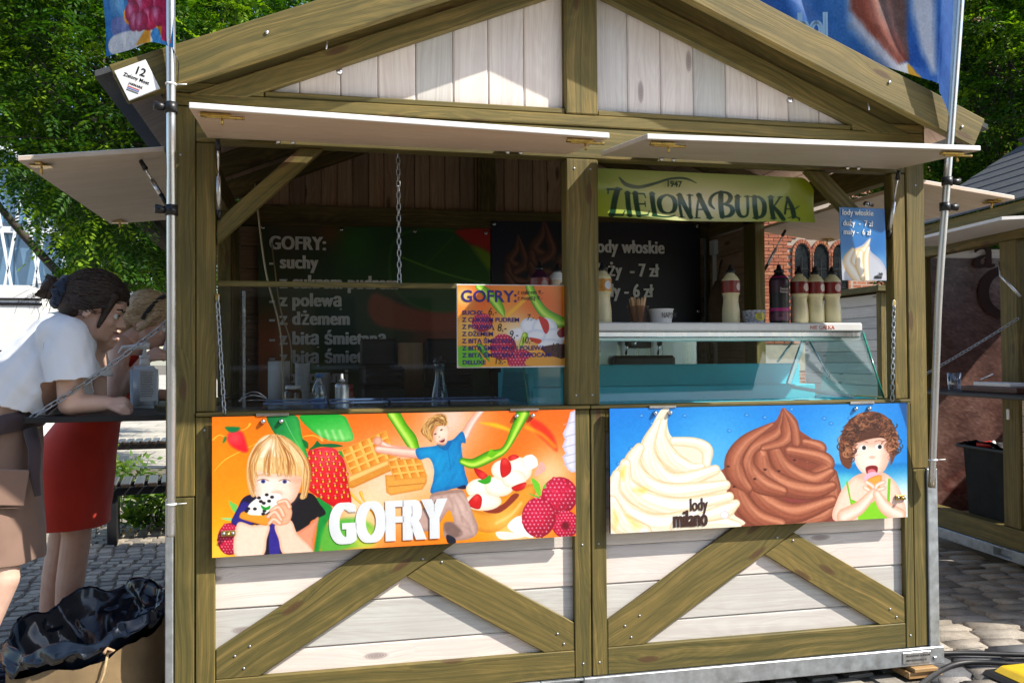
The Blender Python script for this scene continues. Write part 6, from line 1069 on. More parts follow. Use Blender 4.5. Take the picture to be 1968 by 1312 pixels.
wb = thing('water_bottle', 'small clear plastic bottle with blue label behind the food trays', 'bottle', (0.495, 0.46, 1.1)); lathe('bottle_body', [(.026, 0), (.03, .004), (.03, .05), (.027, .06), (.03, .07), (.03, .11), (.022, .135), (.012, .15), (.012, .16)], glass('pet_plastic', (0.85, 0.93, 0.97), 0.1, 0.03), wb, 20); lathe('label', [(.0305, .045), (.0305, .075)], ink((0.04, 0.16, 0.4)), wb, 20, cap=False); lathe('cap', [(.0135, .1605), (.0135, .175), (.001, .176)], ink((0.05, 0.2, 0.5)), wb, 14)
wh_ = thing('balloon_whisk', 'wire whisk lying by the left chain behind the screen', 'whisk', (0.24, 0.2, 1.16))
for k in range(5): a = k * math.pi / 5; tube('wire', [Vector((0.20, 0.16, 1.165)) + Vector((0.11 * t_ , 0.05 * math.sin(math.pi * t_) * math.cos(a), 0.018 + 0.035 * math.sin(math.pi * t_) * abs(math.sin(a)))) for t_ in np.linspace(0, 1, 9)], 0.0016, CHROME, wh_, 5)
# small fittings on the right inner wall: socket box and cable duct, coat hooks with a bag
sk = thing('socket_box', 'beige socket box with a cable duct on the inner right wall', 'socket', (2.915, 1.86, 1.45)); box('box', (2.895, 1.80, 1.97), (2.9245, 1.87, 2.06), WHITEP, sk, 0.004); box('duct', (2.905, 1.825, 1.2), (2.9245, 1.848, 1.969), WHITEP, sk, 0.002)
bg_ = thing('hanging_bag', 'brown cloth bag hanging beside the cable duct inside', 'bag', (2.89, 1.75, 1.5)); lathe('cloth', [(.02, 0), (.05, .03), (.055, .14), (.04, .24), (.012, .3)], plain('brown_cloth', (.16, .10, .06), .9, var=.3, bmp=.4), bg_, 14, sq=1.3); tube('strap', [(2.89, 1.75, 1.79), (2.905, 1.75, 1.88), (2.92, 1.75, 1.93)], 0.006, ink((.1, .06, .04)), bg_)

# ------------------------------------------------------------------ poles and flags
def ring(name, p, r, h, mat, parent, d=(0, 0, 1)): 
    o = lathe(name, [(r - .004, -h / 2), (r, -h / 2), (r, h / 2), (r - .004, h / 2)], mat, parent, 18, local=False, cap=False); o.matrix_basis = Matrix.Translation(p) @ Vector(d).to_track_quat('Z', 'Y').to_matrix().to_4x4(); return o
fl1 = thing('banner_flag', 'pink and blue berry flag on the pole at the left corner post', 'flag', (-0.005, -0.04, 0.80)); LP = [Vector(p) for p in ((-0.005, -0.040, 0.735), (-0.002, -0.052, 0.9), (0.009, -0.125, 1.6), (0.018, -0.203, 2.25), (0.022, -0.245, 2.75))]
tube('pole', spline(LP, 6), 0.0148, ALU, fl1, 16); 
for z, y, x in ((2.16, -0.193, 0.0165), (1.83, -0.152, 0.0125)): 
    ring('clamp', (x, y, z), 0.021, 0.035, BLACKP, fl1); tube('clamp_knob', [(x - .015, y, z), (x - .05, y - .01, z + .003)], [.012, .016], BLACKP, fl1, 10)
for z, y, x in ((2.235, -0.202, 0.0177), (0.845, -0.049, -0.003)): ring('cable_tie', (x, y, z), 0.018, 0.006, WHITEP, fl1); tube('tie_tail', [(x + .016, y, z), (x + .05, y - .004, z + .002)], .002, WHITEP, fl1, 5)
tube('flag_cord', [(0.02, -0.225, 2.36), (0.045, -0.222, 2.30), (0.040, -0.21, 2.24)], 0.0018, BLACKP, fl1, 5)
c = Canvas(150, 150, [(170, -170), (345, -170), (345, 115), (170, 115)], (60, 130, 190)); c.fr(0, 0, 2.982); c.blob(600, 60, 60, (150, 190, 220), .7); c.poly([(560, 150), (690, 175), (680, 250), (560, 240)], (130, 140, 190)); c.poly([(560, 240), (850, 262), (860, 300), (850, 345), (560, 340)], (236, 236, 238)); c.poly([(740, 330), (860, 240), (860, 345)], (236, 170, 40), sm=False); c.poly([(650, 170), (690, 120), (960, 200), (970, 310), (940, 310), (900, 260), (700, 215)], (224, 150, 30))
for x_, y_, r_ in ((860, -60, 80), (780, -40, 75), (900, 40, 85), (820, 40, 80), (740, 60, 60), (890, 130, 80), (800, 130, 85), (720, 150, 60), (740, 205, 55), (850, 215, 70), (910, 200, 60), (790, 220, 55)): c.ell(x_, y_, r_, r_ * .9, (196, 36, 90), rim=((130, 20, 60), 24, .7), lit=(x_ - 15, y_ - 15, 24, (240, 190, 214), .7))
c.poly([(940, -600), (1030, -600), (1010, 320), (940, 320), (950, 100)], (206, 40, 100), sm=False, lit=(990, 60, 30, (226, 90, 140), .6)); c.grain(.05, 30, 8)
def f1(u, v):
    w_ = 0.245 + 0.015 * np.sin(v * 5); x = 0.030 - w_ * (1 - u) ; z = 2.345 + 0.55 * (1 - v) + 0.03 * np.sin((1 - u) * 3.2) * v - 0.015 * np.exp(-((u - .45) / .2) ** 2) * v; y = -0.232 + 0.025 * np.sin((1 - u) * 8 + v * 2) * (1 - u) + 0.14 * (1 - u) ** 1.3; return np.stack([x, y, z], -1)
grid_obj('flag_cloth', 150, 150, f1, print_mat('flag_cloth', 0.6, 0, 0.35), fl1, c.a)
fl2 = thing('banner_flag', 'large blue ice cream flag draped over the right end of the roof', 'flag', (2.98, -0.04, 0.80)); RP = [Vector(p) for p in ((2.982, -0.030, 0.785), (2.962, -0.095, 1.3), (2.953, -0.128, 1.57), (2.953, -0.168, 1.89), (2.956, -0.208, 2.21), (2.962, -0.245, 2.55), (2.97, -0.285, 2.95))]
tube('pole', spline(RP, 6), 0.0145, ALU, fl2, 16)
for z, y, x in ((2.03, -0.186, 2.954), (1.93, -0.173, 2.953)): ring('clamp', (x, y, z), 0.021, 0.033, BLACKP, fl2); tube('clamp_knob', [(x + .015, y, z), (x + .05, y - .01, z - .002)], [.011, .015], BLACKP, fl2, 10)
ring('cable_tie', (2.978, -0.045, 0.90), 0.018, 0.006, WHITEP, fl2); tube('tie_tail', [(2.99, -0.05, 0.90), (3.03, -0.055, 0.902)], .002, WHITEP, fl2, 5)
c = Canvas(220, 200, [(1420, -260), (1835, -260), (1835, 270), (1420, 270)], (64, 120, 190)); c.fr(1420, 0, 2.982); c.blob(500, 0, 300, (90, 150, 206), .7); c.blob(1000, 300, 200, (50, 100, 180), .7); c.blob(250, -200, 300, (40, 96, 170), .7)
c.poly([(600, -800), (700, 60), (800, 230), (900, 330), (960, 460), (880, 440), (760, 300), (640, 120), (560, -800)], (214, 216, 228), sm=False, soft=4); c.poly([(610, -800), (640, 30), (730, 170), (830, 290), (890, 360), (945, 340), (930, 180), (900, -800)], (150, 84, 66), sm=False, soft=2); c.poly([(760, -800), (780, 60), (900, 200), (940, 300), (930, -800)], (120, 92, 84), sm=False, soft=3)
for k in range(4): c.line([(700 + k * 40, -200), (760 + k * 36, 120), (860 + k * 18, 280)], 14, (196, 130, 106) if k % 2 else (100, 50, 40), .6, soft=2)
c.poly([(900, -800), (960, 60), (1010, 300), (1060, 420), (1080, 420), (1000, -800)], (220, 224, 236), sm=False, soft=3); c.poly([(880, 370), (940, 350), (960, 450), (930, 450)], (220, 222, 226), sm=False); c.poly([(1165, -800), (1230, -800), (1230, 800), (1165, 800)], (176, 206, 232), sm=False); c.poly([(940, 360), (1010, 450), (1080, 520), (1040, 540), (960, 470)], (206, 160, 40)); c.grain(.03, 30, 9)
def f2(u, v):
    t = 1 - u; x = 2.957 - 0.74 * t + 0.01 * np.sin(v * 6) * t; rid = 2.965 - SL * np.abs(x - CX); zb_ = np.where(t < .13, 2.235 + (t / .13) ** .75 * 0.19, rid + 0.012 + 0.0 * t); zb_ = np.maximum(zb_, np.where(t > .09, rid + .012, 0)); zt = 3.35; z = zt + (zb_ - zt) * v
    y = -0.215 - 0.075 * np.clip((z - 2.23) / .7, 0, 1) * np.exp(-t * 3) + 0.30 * np.clip(t - .10, 0, 1) ** 1.1 + 0.018 * np.sin(t * 16 + v * 5) * np.clip(t * 4, 0, 1) * np.clip((z - zb_) * 6 + .1, 0, 1); y = np.minimum(y, np.where(t < .16, -0.192, 9)); return np.stack([x, y, z], -1)
uu, vv_ = np.meshgrid(np.linspace(0, 1, 220), np.linspace(0, 1, 200)); FP = f2(uu, vv_); iu = np.clip((1420 + (FP[..., 0] - 2.13) * 487 - 1420) / 415 * 219, 0, 219).astype(int); iv = np.clip(((2.739 - FP[..., 2]) * 494 + 260) / 530 * 199, 0, 199).astype(int); c.a = c.a[iv, iu]
rf = grid_obj('flag_cloth', 220, 200, f2, print_mat('flag_cloth', 0.45, 0.1, 0.35), fl2, c.a); text('lettering', 'lody', face_M((2.475, -0.115, 2.60), (-1, 0.28, 0)), 0.15, ink((0.14, 0.27, 0.44)), rf, xs=0.62, off=.01, bold=.03)
# number plate on the barge end
npl = thing('number_plate', 'small white square plate numbered 12 on the left roof board end', 'sign', (-0.086, -0.19, 2.18)); prism('plate', [(-0.112, 2.176), (-0.017, 2.222), (-0.062, 2.314), (-0.157, 2.270)], -0.1935, -0.1855, WHITEP, npl, 25, 0.001)
nx, nz = Vector((0.90, 0, 0.43)).normalized(), Vector((-0.43, 0, 0.90)).normalized(); o0 = Vector((-0.087, -0.1942, 2.245)); at_ = lambda a, b_: o0 + nx * a + nz * b_
nx = Vector((0.87, 0, -0.30)).normalized(); nz = Vector((0.30, 0, .87)).normalized()
for s_, a, b_, sz, xs_ in (('12', -0.018, 0.018, .036, 1.0), ('Zielony Most', -0.044, -0.002, .0165, .92), ('JARMARK', -0.020, -0.022, .0105, 1.0)): text('lettering', s_, face_M(o0 + nx * a + nz * b_, nx, nz), sz, BLKI, npl, xs=xs_, off=.015)
for k, cc in enumerate(((.6, .05, .04), (.05, .1, .4), (.05, .05, .05))): plank('stripe', o0 + nx * -0.02 + nz * (-0.029 - k * .006), o0 + nx * 0.018 + nz * (-0.029 - k * .006), .0026, .0006, (0, -1, 0), ink(cc), npl, 0)

# ------------------------------------------------------------------ hand gel, sack and bin bag on the left
gel = thing('sanitiser_bottle', 'clear pump bottle of hand gel on the dark side shelf', 'bottle', (-0.20, 0.60, 1.141)); bm = bmesh.new(); bm_box(bm, (-0.052, -0.034, 0), (0.052, 0.034, 0.172)); bevel_all(bm, 0.014, 3); mobj('bottle_body', bm, plain('blue_gel', (0.62, 0.72, 0.82), 0.12, var=0.06), gel, None, True, True)
lathe('neck', [(.022, .1725), (.020, .186), (.019, .2)], WHITEP, gel, 16); lathe('collar', [(.0205, .2005), (.0205, .214), (.008, .216), (.007, .25)], WHITEP, gel, 18)
pm = tube('pump_head', [(0.018, 0, .252), (0, 0, .254), (-.04, 0, .250), (-.085, 0, .247), (-.098, 0, .222)], [.014, .016, .010, .007, .005], WHITEP, gel, 10, local=True)
bm = bmesh.new(); bm_box(bm, (-0.012, -0.0355, 0.03), (0.0505, -0.0343, 0.155)); lb = mobj('label', bm, ink((.62, .66, .7)), gel, None, True)
for k in range(11): text('lettering', random.choice(('ZEL DO RAK 70%', 'do dezynfekcji', 'alkohol etylowy', 'stosowac zewn.', 'wcierac 30 s')), face_M((-0.009, -0.0359, 0.143 - k * .0095)), 0.0075, BLKI, lb).matrix_parent_inverse = Matrix()
def noisy(me, amp, freq, seed, keep_z0=True):
    r = random.Random(seed); ph = [[r.uniform(0, 6.28) for _ in range(3)] for _ in range(9)]
    for v in me.vertices:
        p = v.co; d = Vector((0, 0, 0))
        for k, h in enumerate(ph): f = freq * (1 + .45 * k); s = math.sin(p.x * f + h[0] + 1.7 * p.y * f * .6) * math.sin(p.y * f + h[1] - p.z * f * .5) * math.sin(p.z * f + h[2] + p.x * f * .3) / (1 + .5 * k); d += Vector((s * math.cos(h[0]), s * math.sin(h[1]), s * math.cos(h[2] * 2)))
        v.co += d * amp
m_, t_, b_ = new_mat('burlap'); v_ = nd(t_, 'ShaderNodeTexCoord').outputs['Object']; wv = nd(t_, 'ShaderNodeTexWave', {'Vector': v_, 'Scale': 120.0, 'Distortion': 3.0, 'Detail': 2.0}, bands_direction='Z'); wv2 = nd(t_, 'ShaderNodeTexWave', {'Vector': v_, 'Scale': 120.0, 'Distortion': 3.0}, bands_direction='X'); hh = mth(t_, 'MAXIMUM', wv.outputs['Fac'], wv2.outputs['Fac']); nn = nd(t_, 'ShaderNodeTexNoise', {'Vector': v_, 'Scale': 9.0, 'Detail': 5.0})
t_.links.new(mixc(t_, 1.0, ramp(t_, hh, [(0.2, (0.18, 0.115, 0.05)), (0.9, (0.46, 0.32, 0.165))]), ramp(t_, nn.outputs[0], [(0.3, (0.75,) * 3), (0.7, (1.1,) * 3)]), 'MULTIPLY'), b_.inputs['Base Color']); b_.inputs['Roughness'].default_value = 0.95; bump(t_, b_, hh, 0.9, 0.004); BURLAP = m_
sack = thing('burlap_sack', 'slumped burlap sack with green print used as a bin beside the kiosk', 'sack', (-0.335, 0.27, -0.005)); bm = bmesh.new()
def rimz(a): return 0.372 + 0.070 * math.cos(a - 0.6)
NN = 56; rings = []
for j in range(22):
    t = j / 21
    rings.append([bm.verts.new((math.cos(2 * math.pi * k / NN) * (0.21 + 0.085 * math.sin(math.pi / 2 * min(1, t * 1.7 + .25))), math.sin(2 * math.pi * k / NN) * (0.19 + 0.07 * math.sin(math.pi / 2 * min(1, t * 1.7 + .25))), t * 0.88 * rimz(2 * math.pi * k / NN))) for k in range(NN)])
for A_, B_ in zip(rings, rings[1:]):
    for k in range(NN): bm.faces.new((A_[k], A_[(k + 1) % NN], B_[(k + 1) % NN], B_[k]))
bm.faces.new(rings[0][::-1]); me = bpy.data.meshes.new('sack_cloth'); bm.to_mesh(me); bm.free(); noisy(me, 0.020, 10, 4); noisy(me, 0.005, 30, 6); sc_ = mobj('sack_cloth', me, BURLAP, sack, None, True, True)
GRN = ink((0.02, 0.17, 0.10)); 
def sack_pt(a, z, off=.006):
    t = min(1, z / rimz(a)); q = math.sin(math.pi / 2 * min(1, t * 1.7 + .25)); return Vector((math.cos(a) * (0.21 + .085 * q + off), math.sin(a) * (0.19 + .07 * q + off), z))
def sack_text(s, a0, z0, size, tilt=0.0):
    me_ = text_mesh(s, size, xs=0.9, off=.02, ext=0.0)
    for v in me_.vertices:
        a = a0 + v.co.x / 0.28; v.co = sack_pt(a, z0 + v.co.y + (v.co.x) * tilt, .016)
    o = mobj('stencil_print', me_, GRN, sc_, None, True); o['kind'] = 'stuff'
sack_text('HACIENDA', -2.25, 0.225, 0.030, -.1); sack_text('CASTILLO', -2.20, 0.192, 0.026, -.1); sack_text('A NUEVO MUNDO', -2.40, 0.062, 0.026, -.25)
for k in range(3):
    bm = bmesh.new(); n_ = 14; a0 = k * 2.094; vs_in = []; vs_out = []
    for i in range(n_ + 1):
        a = a0 + 1.6 * i / n_; vs_in.append(bm.verts.new(sack_pt(-1.98 + .030 / .28 * math.cos(a), 0.135 + .030 * math.sin(a), .018))); wdt = .052 if i < n_ - 4 else .07 - .018 * (i - n_ + 4) * .9; vs_out.append(bm.verts.new(sack_pt(-1.98 + wdt / .28 * math.cos(a), 0.135 + wdt * math.sin(a), .018)))
    for i in range(n_): bm.faces.new((vs_in[i], vs_in[i + 1], vs_out[i + 1], vs_out[i]))
    o = mobj('stencil_print', bm, GRN, sc_, None, True)
tube('draw_string', [sack_pt(-1.15, .33, .01), sack_pt(-1.2, .27, .02), sack_pt(-1.3, .19, .022), sack_pt(-1.42, .10, .022), sack_pt(-1.5, .02, .02)], .005, plain('jute_cord', (.42, .30, .16), .9, var=.2, scale=80, bmp=.5), sack, 7, local=True); tube('string_knot', [sack_pt(-1.15, .335, .012), sack_pt(-1.10, .345, .03), sack_pt(-1.16, .352, .014), sack_pt(-1.2, .34, .026)], .007, KRAFT, sack, 7, local=True)
BAGM = plain('black_bin_liner', (0.006, 0.010, 0.018), 0.16, 0, 0.2, spec=0.6)
sack.scale = (0.9, 0.9, 1.0)
bag = thing('bin_bag', 'shiny black bin liner folded over the rim of the burlap sack', 'bin bag', (-0.335, 0.27, 0.2)); bag.scale = (0.9, 0.9, 1.0); bm = bmesh.new(); rings = []; NN = 120; r3 = random.Random(8); fold = [r3.uniform(-1, 1) for _ in range(NN)]
for j in range(34):
    t = j / 33; ring_ = []
    for k in range(NN):
        a = 2 * math.pi * k / NN; zr = rimz(a) + .012; hang = 0.032 + 0.020 * math.cos(a - 2.9) + .02 * fold[k // 3 * 3 % NN]
        if t < .33: q = t / .33; rr, z = 1.06 + .03 * math.sin(q * 3), zr - hang * (1 - q)       # outside skirt
        elif t < .45: q = (t - .33) / .12; rr, z = 1.06 - .10 * q, zr + .028 * math.sin(q * math.pi)   # over the rim
        else: q = (t - .45) / .55; rr, z = .96 - .55 * q ** 1.2, zr - .20 * q                       # down inside
        pl = 1 + 0.020 * math.sin(a * 13 + 2 * t * 6 + 1.5 * math.sin(a * 3)) + .016 * abs(math.sin(a * 10 + t * 7 + 1)) + .006 * fold[(k + 5) % NN]
        x_, y_ = math.cos(a) * 0.292 * rr * pl, math.sin(a) * 0.262 * rr * pl; ring_.append(bm.verts.new((x_ - 0.0, y_, z + .018 * math.sin(a * 7 + 1) * (1 if .3 < t < .6 else .3) - 0.2)))
    rings.append(ring_)
for A_, B_ in zip(rings, rings[1:]):
    for k in range(NN): bm.faces.new((A_[k], A_[(k + 1) % NN], B_[(k + 1) % NN], B_[k]))
bm.faces.new(rings[-1]); me = bpy.data.meshes.new('liner'); bm.to_mesh(me); bm.free(); noisy(me, 0.017, 12, 9); noisy(me, 0.0055, 41, 17); mobj('liner', me, BAGM, bag, None, True, True)
# coil of dark blue rope by the sack
cl = thing('rope_coil', 'coil of dark blue cord on the ground left of the sack', 'rope', (-0.80, 0.62, 0.0)); BLR = plain('dark_blue_cord', (0.012, 0.025, 0.08), 0.35, var=0.3, scale=60)
for k in range(9): R0 = 0.11 - .004 * (k % 3); tube('loop', [(-0.80 + R0 * math.cos(a) + .012 * math.sin(a * 2 + k), 0.62 + R0 * math.sin(a) + .01 * math.cos(a * 3 + k), .012 + k * .012 + .008 * math.sin(a * 2 + k * 1.3)) for a in np.linspace(0, 6.2, 26)], .0075, BLR, cl, 6)

# ------------------------------------------------------------------ the neighbouring kiosk on the right
DX = Vector((-0.11428, -0.99345, 0)); KB = thing('market_kiosk', 'second olive timber kiosk with dark shingle roof at the right edge', 'kiosk', (4.814, 2.244, 0.05), math.atan2(DX.y, DX.x))
def kb(nm, lo, hi, mat, b=0.003, parent=None): return box(nm, lo, hi, mat, parent or KB, b, local=True)
z0 = -0.05  # parts are in the kiosk's own frame: x along its front, y inwards, z from its base
for nm, lo, hi in (('corner_post', (-0.28, 0, .08), (-0.18, .09, 2.2)), ('front_post', (0.705, 0, .21), (0.862, .09, 2.0)), ('front_post', (2.1, 0, .21), (2.2, .09, 2.0)), ('header_beam', (-0.28, -0.005, 2.001), (2.2, .08, 2.13)), ('eave_board', (-0.34, -0.10, 2.135), (2.3, -0.06, 2.205)), ('bottom_rail', (-0.28, -0.004, .075), (2.2, .08, .205)), ('rear_post', (-0.28, 1.9, .08), (-0.18, 2.0, 2.2)), ('rear_post', (2.1, 1.9, .08), (2.2, 2.0, 2.2))): kb(nm, lo, hi, OLIVE)
kb('base_beam', (-0.29, -0.02, 0.0), (0.62, .06, .072), STEEL); kb('base_beam', (0.80, -0.02, 0.0), (2.22, .06, .072), STEEL); kb('fork_pocket', (0.621, .03, 0.002), (0.799, .06, .07), STEEL); kb('fork_pocket', (0.621, -.019, 0.060), (0.799, .029, .0715), STEEL, .001); kb('fork_pocket', (0.621, -.019, 0.0005), (0.799, .029, .012), STEEL, .001)
kb('floor_deck', (-0.17, .09, .08), (2.09, 1.89, .1), OLIVE_D)
for j in range(15): kb('rear_board', (-0.17, 1.9, .12 + j * .13), (2.09, 1.92, .12 + j * .13 + .127), WHITEW)
for j in range(15): kb('side_board', (2.1, .095, .12 + j * .13), (2.12, 1.895, .12 + j * .13 + .127), WHITEW)
for j in range(8): kb('panel_board', (0.863, .02, .21 + j * .1), (2.099, .04, .21 + j * .1 + .097), WHITEW)
SH = bpy.data.materials['bitumen_shingle']
for s in range(13):   # roof slope rising away from the front, in overlapping shingle courses
    y0, z_ = -0.13 + s * 0.135, 2.205 + s * 0.085
    bm = bmesh.new(); vv = [bm.verts.new(p) for p in ((-0.40, y0, z_), (2.34, y0, z_), (2.34, y0 + .15, z_ + .095), (-0.40, y0 + .15, z_ + .095), (-0.40, y0, z_ + .012), (2.34, y0, z_ + .012), (2.34, y0 + .15, z_ + .10), (-0.40, y0 + .15, z_ + .10))]
    if s > 7:
        for v in vv: v.co.z = 2 * 2.9 - v.co.z + .04
    for q in ((3, 2, 1, 0), (4, 5, 6, 7), (0, 1, 5, 4), (1, 2, 6, 5), (2, 3, 7, 6), (3, 0, 4, 7)): bm.faces.new([vv[i] for i in q])
    mobj('shingle_row', bm, SH, KB, None, True)
fb_ = bmesh.new(); vv = [fb_.verts.new(p) for p in ((0.12, -.02, 2.055), (1.4, -.02, 2.055), (1.4, -.47, 2.03), (0.12, -.47, 2.03), (0.12, -.02, 2.073), (1.4, -.02, 2.073), (1.4, -.47, 2.048), (0.12, -.47, 2.048))]
for q in ((3, 2, 1, 0), (4, 5, 6, 7), (0, 1, 5, 4), (1, 2, 6, 5), (2, 3, 7, 6), (3, 0, 4, 7)): fb_.faces.new([vv[i] for i in q])
f_ = mobj('front_flap', fb_, [WHITE], KB, None, True); box('slide_bolt', (0.22, -.45, 2.016), (0.30, -.42, 2.029), BRASS, f_, .003, local=True)
o = tube('gas_strut', [(0.73, -.02, 1.87), (0.80, -.06, 1.78), (0.91, -.012, 1.64)], [.005, .009, .009], ALU, KB, 8, local=True)
kb('side_shelf', (0.22, -.47, 1.04), (2.2, -.01, 1.06), BLACKM); 
ch = chain((0, 0, 0), (0.01, 0, 0)); bpy.data.objects.remove(ch.children[0]); [bpy.data.objects.remove(q) for q in list(ch.children)]; bpy.data.objects.remove(ch)
Mk = wm(KB); chain(Mk @ Vector((0.88, -.02, 1.50)), Mk @ Vector((0.27, -.44, 1.063)), KB, .012, 1.25)
kb('lock_tag', (0.76, -.012, .88), (0.785, -.001, .945), WHITEP, .004); tube('screw_head', [(0.93, -.006, .14), (0.93, -.012, .14)], .01, ALU, KB, 8, local=True)
# brown coffee poster hung inside
c = Canvas(90, 160, [(1790, 490), (1930, 490), (1930, 870), (1790, 870)], (126, 104, 94)); c.fr(1760, 340, 3.644); c.blob(300, 700, 160, (150, 122, 112), .8); c.blob(250, 1000, 300, (92, 60, 52), .9); c.blob(150, 600, 120, (90, 66, 60), .8); c.fr(1760, 700, 2.144); c.tube([(100, 280), (180, 200), (280, 140), (350, 120)], [40, 70, 60, 30], (110, 60, 50), (140, 96, 84), (190, 160, 150)); c.blob(200, 330, 160, (70, 30, 28), .8); c.grain(.05, 40, 12)
cp_ = thing('coffee_poster', 'large brown poster with dark letters hung inside the second kiosk', 'poster', wm(KB) @ Vector((-0.15, .9, .2)))
q4 = [Mk @ Vector(p) for p in ((-0.150, 1.75, 2.0), (-0.150, .06, 2.0), (-0.150, .06, .15), (-0.150, 1.75, .15))]; q4 = [q4[1], q4[0], q4[3], q4[2]]
pm_ = grid_obj('poster_sheet', 90, 160, lambda u, v: ((1 - u)[..., None] * ((1 - v)[..., None] * np.array(q4[0]) + v[..., None] * np.array(q4[3])) + u[..., None] * ((1 - v)[..., None] * np.array(q4[1]) + v[..., None] * np.array(q4[2]))) + (0.010 * np.sin(u * 30 + 3 * v) * np.sin(v * 9 + u * 5))[..., None] * np.array(DX), MATTE, cp_, c.a)
for s_, y, z, sz in (('a', .385, 1.93, .36), ('C', .40, 1.555, .56)): text('lettering', s_, face_M(Mk @ Vector((-0.132, y, z)), Mk.to_3x3() @ Vector((0, 1, 0)), (0, 0, 1)), sz, ink((.035, .014, .012), .95), pm_, xs=1.1, bold=.02)
for j in range(15): kb('side_board', (-0.18, .095, .12 + j * .13), (-0.16, 1.895, .12 + j * .13 + .127), WHITEW)
# black bin, bottle and things on the second kiosk's shelf
bn = thing('waste_bin', 'tall black plastic bin with a liner inside the second kiosk', 'bin', Mk @ Vector((0.42, .24, .10)), math.atan2(DX.y, DX.x)); bm = bmesh.new(); 
for (x0_, x1_, y0_, y1_, za, zb_) in ((-0.27, .27, -.17, .17, 0.0, .56),):
    lo_ = [bm.verts.new(p) for p in ((x0_ * .88, y0_ * .88, za), (x1_ * .88, y0_ * .88, za), (x1_ * .88, y1_ * .88, za), (x0_ * .88, y1_ * .88, za))]; hi_ = [bm.verts.new(p) for p in ((x0_, y0_, zb_), (x1_, y0_, zb_), (x1_, y1_, zb_), (x0_, y1_, zb_))]; bm.faces.new(lo_[::-1])
    for k in range(4): bm.faces.new((lo_[k], lo_[(k + 1) % 4], hi_[(k + 1) % 4], hi_[k]))
bmesh.ops.bevel(bm, geom=[e for e in bm.edges if abs(e.verts[0].co.z - e.verts[1].co.z) > .2], offset=.04, segments=3, affect='EDGES'); mobj('bin_body', bm, plain('matt_black_plastic', (.004, .004, .005), .7, spec=.25), bn, None, True)
bm = bmesh.new(); bm_tube(bm, [(-.28, -.18, .56), (.28, -.18, .56), (.28, .18, .56), (-.28, .18, .56), (-.28, -.18, .56)], .012, 8); mobj('rim', bm, BLACKP, bn, None, True)
bm = bmesh.new(); bmesh.ops.create_grid(bm, x_segments=24, y_segments=16, size=1); me = bpy.data.meshes.new('bin_liner'); bm.to_mesh(me); bm.free()
for v in me.vertices: v.co = Vector((v.co.x * .285, v.co.y * .185, .585 + .03 * math.cos(v.co.x * 2) - .10 * (1 - max(abs(v.co.x), abs(v.co.y)) ** 4) * .3))
noisy(me, .012, 30, 5); mobj('bin_liner', me, BAGM, bn, None, True)
rb = thing('red_cup', 'crushed red and white cup on top of the black bin', 'cup', Mk @ Vector((0.30, .10, .67))); tube('cup_body', [(0, 0, .006), (.03, -.05, .012), (.05, -.09, .014)], [.018, .022, .026], ink((.55, .03, .03)), rb, 12, local=True); tube('cup_rim', [(.05, -.09, .014), (.053, -.096, .0145)], .028, WHITEP, rb, 12, local=True)
wb2 = thing('water_bottle', 'blue tinted plastic water bottle standing beside the kiosk base at the right', 'bottle', (3.98, 1.72, 0.0)); lathe('bottle_body', [(.05, 0), (.058, .006), (.058, .10), (.053, .115), (.058, .13), (.058, .26), (.04, .31), (.018, .34), (.018, .36)], plain('blue_pet', (.06, .22, .30), .08, Transmission_Weight=.6, spec=.8), wb2, 22); lathe('cap', [(.02, .3605), (.02, .38), (.001, .381)], ink((.05, .2, .4)), wb2, 16)
jr = thing('glass_tumbler', 'empty glass tumbler on the second kiosk shelf', 'glass', Mk @ Vector((0.52, -.20, 1.06))); lathe('glass_wall', [(.035, 0), (.038, .004), (.044, .11), (.042, .11), (.036, .008), (.001, .007)], glass('tumbler_glass', (.86, .9, .95), .14, .02), jr, 24)
tr_ = thing('wooden_tray', 'small dark wooden tray with cutlery on the second kiosk shelf', 'tray', Mk @ Vector((0.86, -.2, 1.06)), math.atan2(DX.y, DX.x)); box('tray', (-.12, -.1, .001), (.4, .1, .035), plain('dark_red_wood', (.10, .03, .018), .4), tr_, .004, local=True); box('napkins', (-.04, -.07, .0355), (.3, .07, .06), WHITEP, tr_, .004, local=True); tube('fork', [(-.08, 0, .05), (-.02, -.03, .075), (.08, -.02, .11)], [.004, .003, .006], CHROME, tr_, 6, local=True)
# cables and the yellow plug cover on the ground
CAB = plain('black_rubber', (.012, .012, .013), .5, var=.2)
for i, pts in enumerate((((2.6, -.30, .02), (3.1, .02, .022), (3.35, -.02, .022), (3.6, -.16, .022), (3.95, -.42, .022), (4.4, -.7, .022)), ((2.7, .1, .02), (3.12, .16, .024), (3.5, .06, .022), (3.95, -.10, .022), (4.6, -.35, .022)))):
    tube('power_cable', spline(pts, 8), .011, CAB, tag(bpy.data.objects.new('power_cable', None), ('black power cable in front, running from under the kiosk to the yellow cover', 'black power cable behind the first, crossing the dark pavers')[i], 'cable', 'power cables on the setts') if False else None)
    tag(bpy.data.objects[-1] if False else [o for o in COL.objects if o.name.startswith('power_cable')][-1], ('black power cable in front, leading to the yellow cover', 'black power cable farther back, crossing the dark pavers')[i], 'cable', 'power cables on the setts')
yc = thing('cable_cover', 'yellow and black cable cover lying at the lower right corner', 'cable cover', (3.42, -.19, .01)); prism('yellow_top', [(3.24, .052), (3.62, .052), (3.66, .03), (3.20, .03)], -.30, -.10, plain('yellow_plastic', (.62, .42, .02), .4, var=.1), yc, 0, .006); prism('rubber_base', [(3.17, .012), (3.69, .012), (3.67, .0295), (3.19, .0295)], -.33, -.07, CAB, yc, 0, .004)

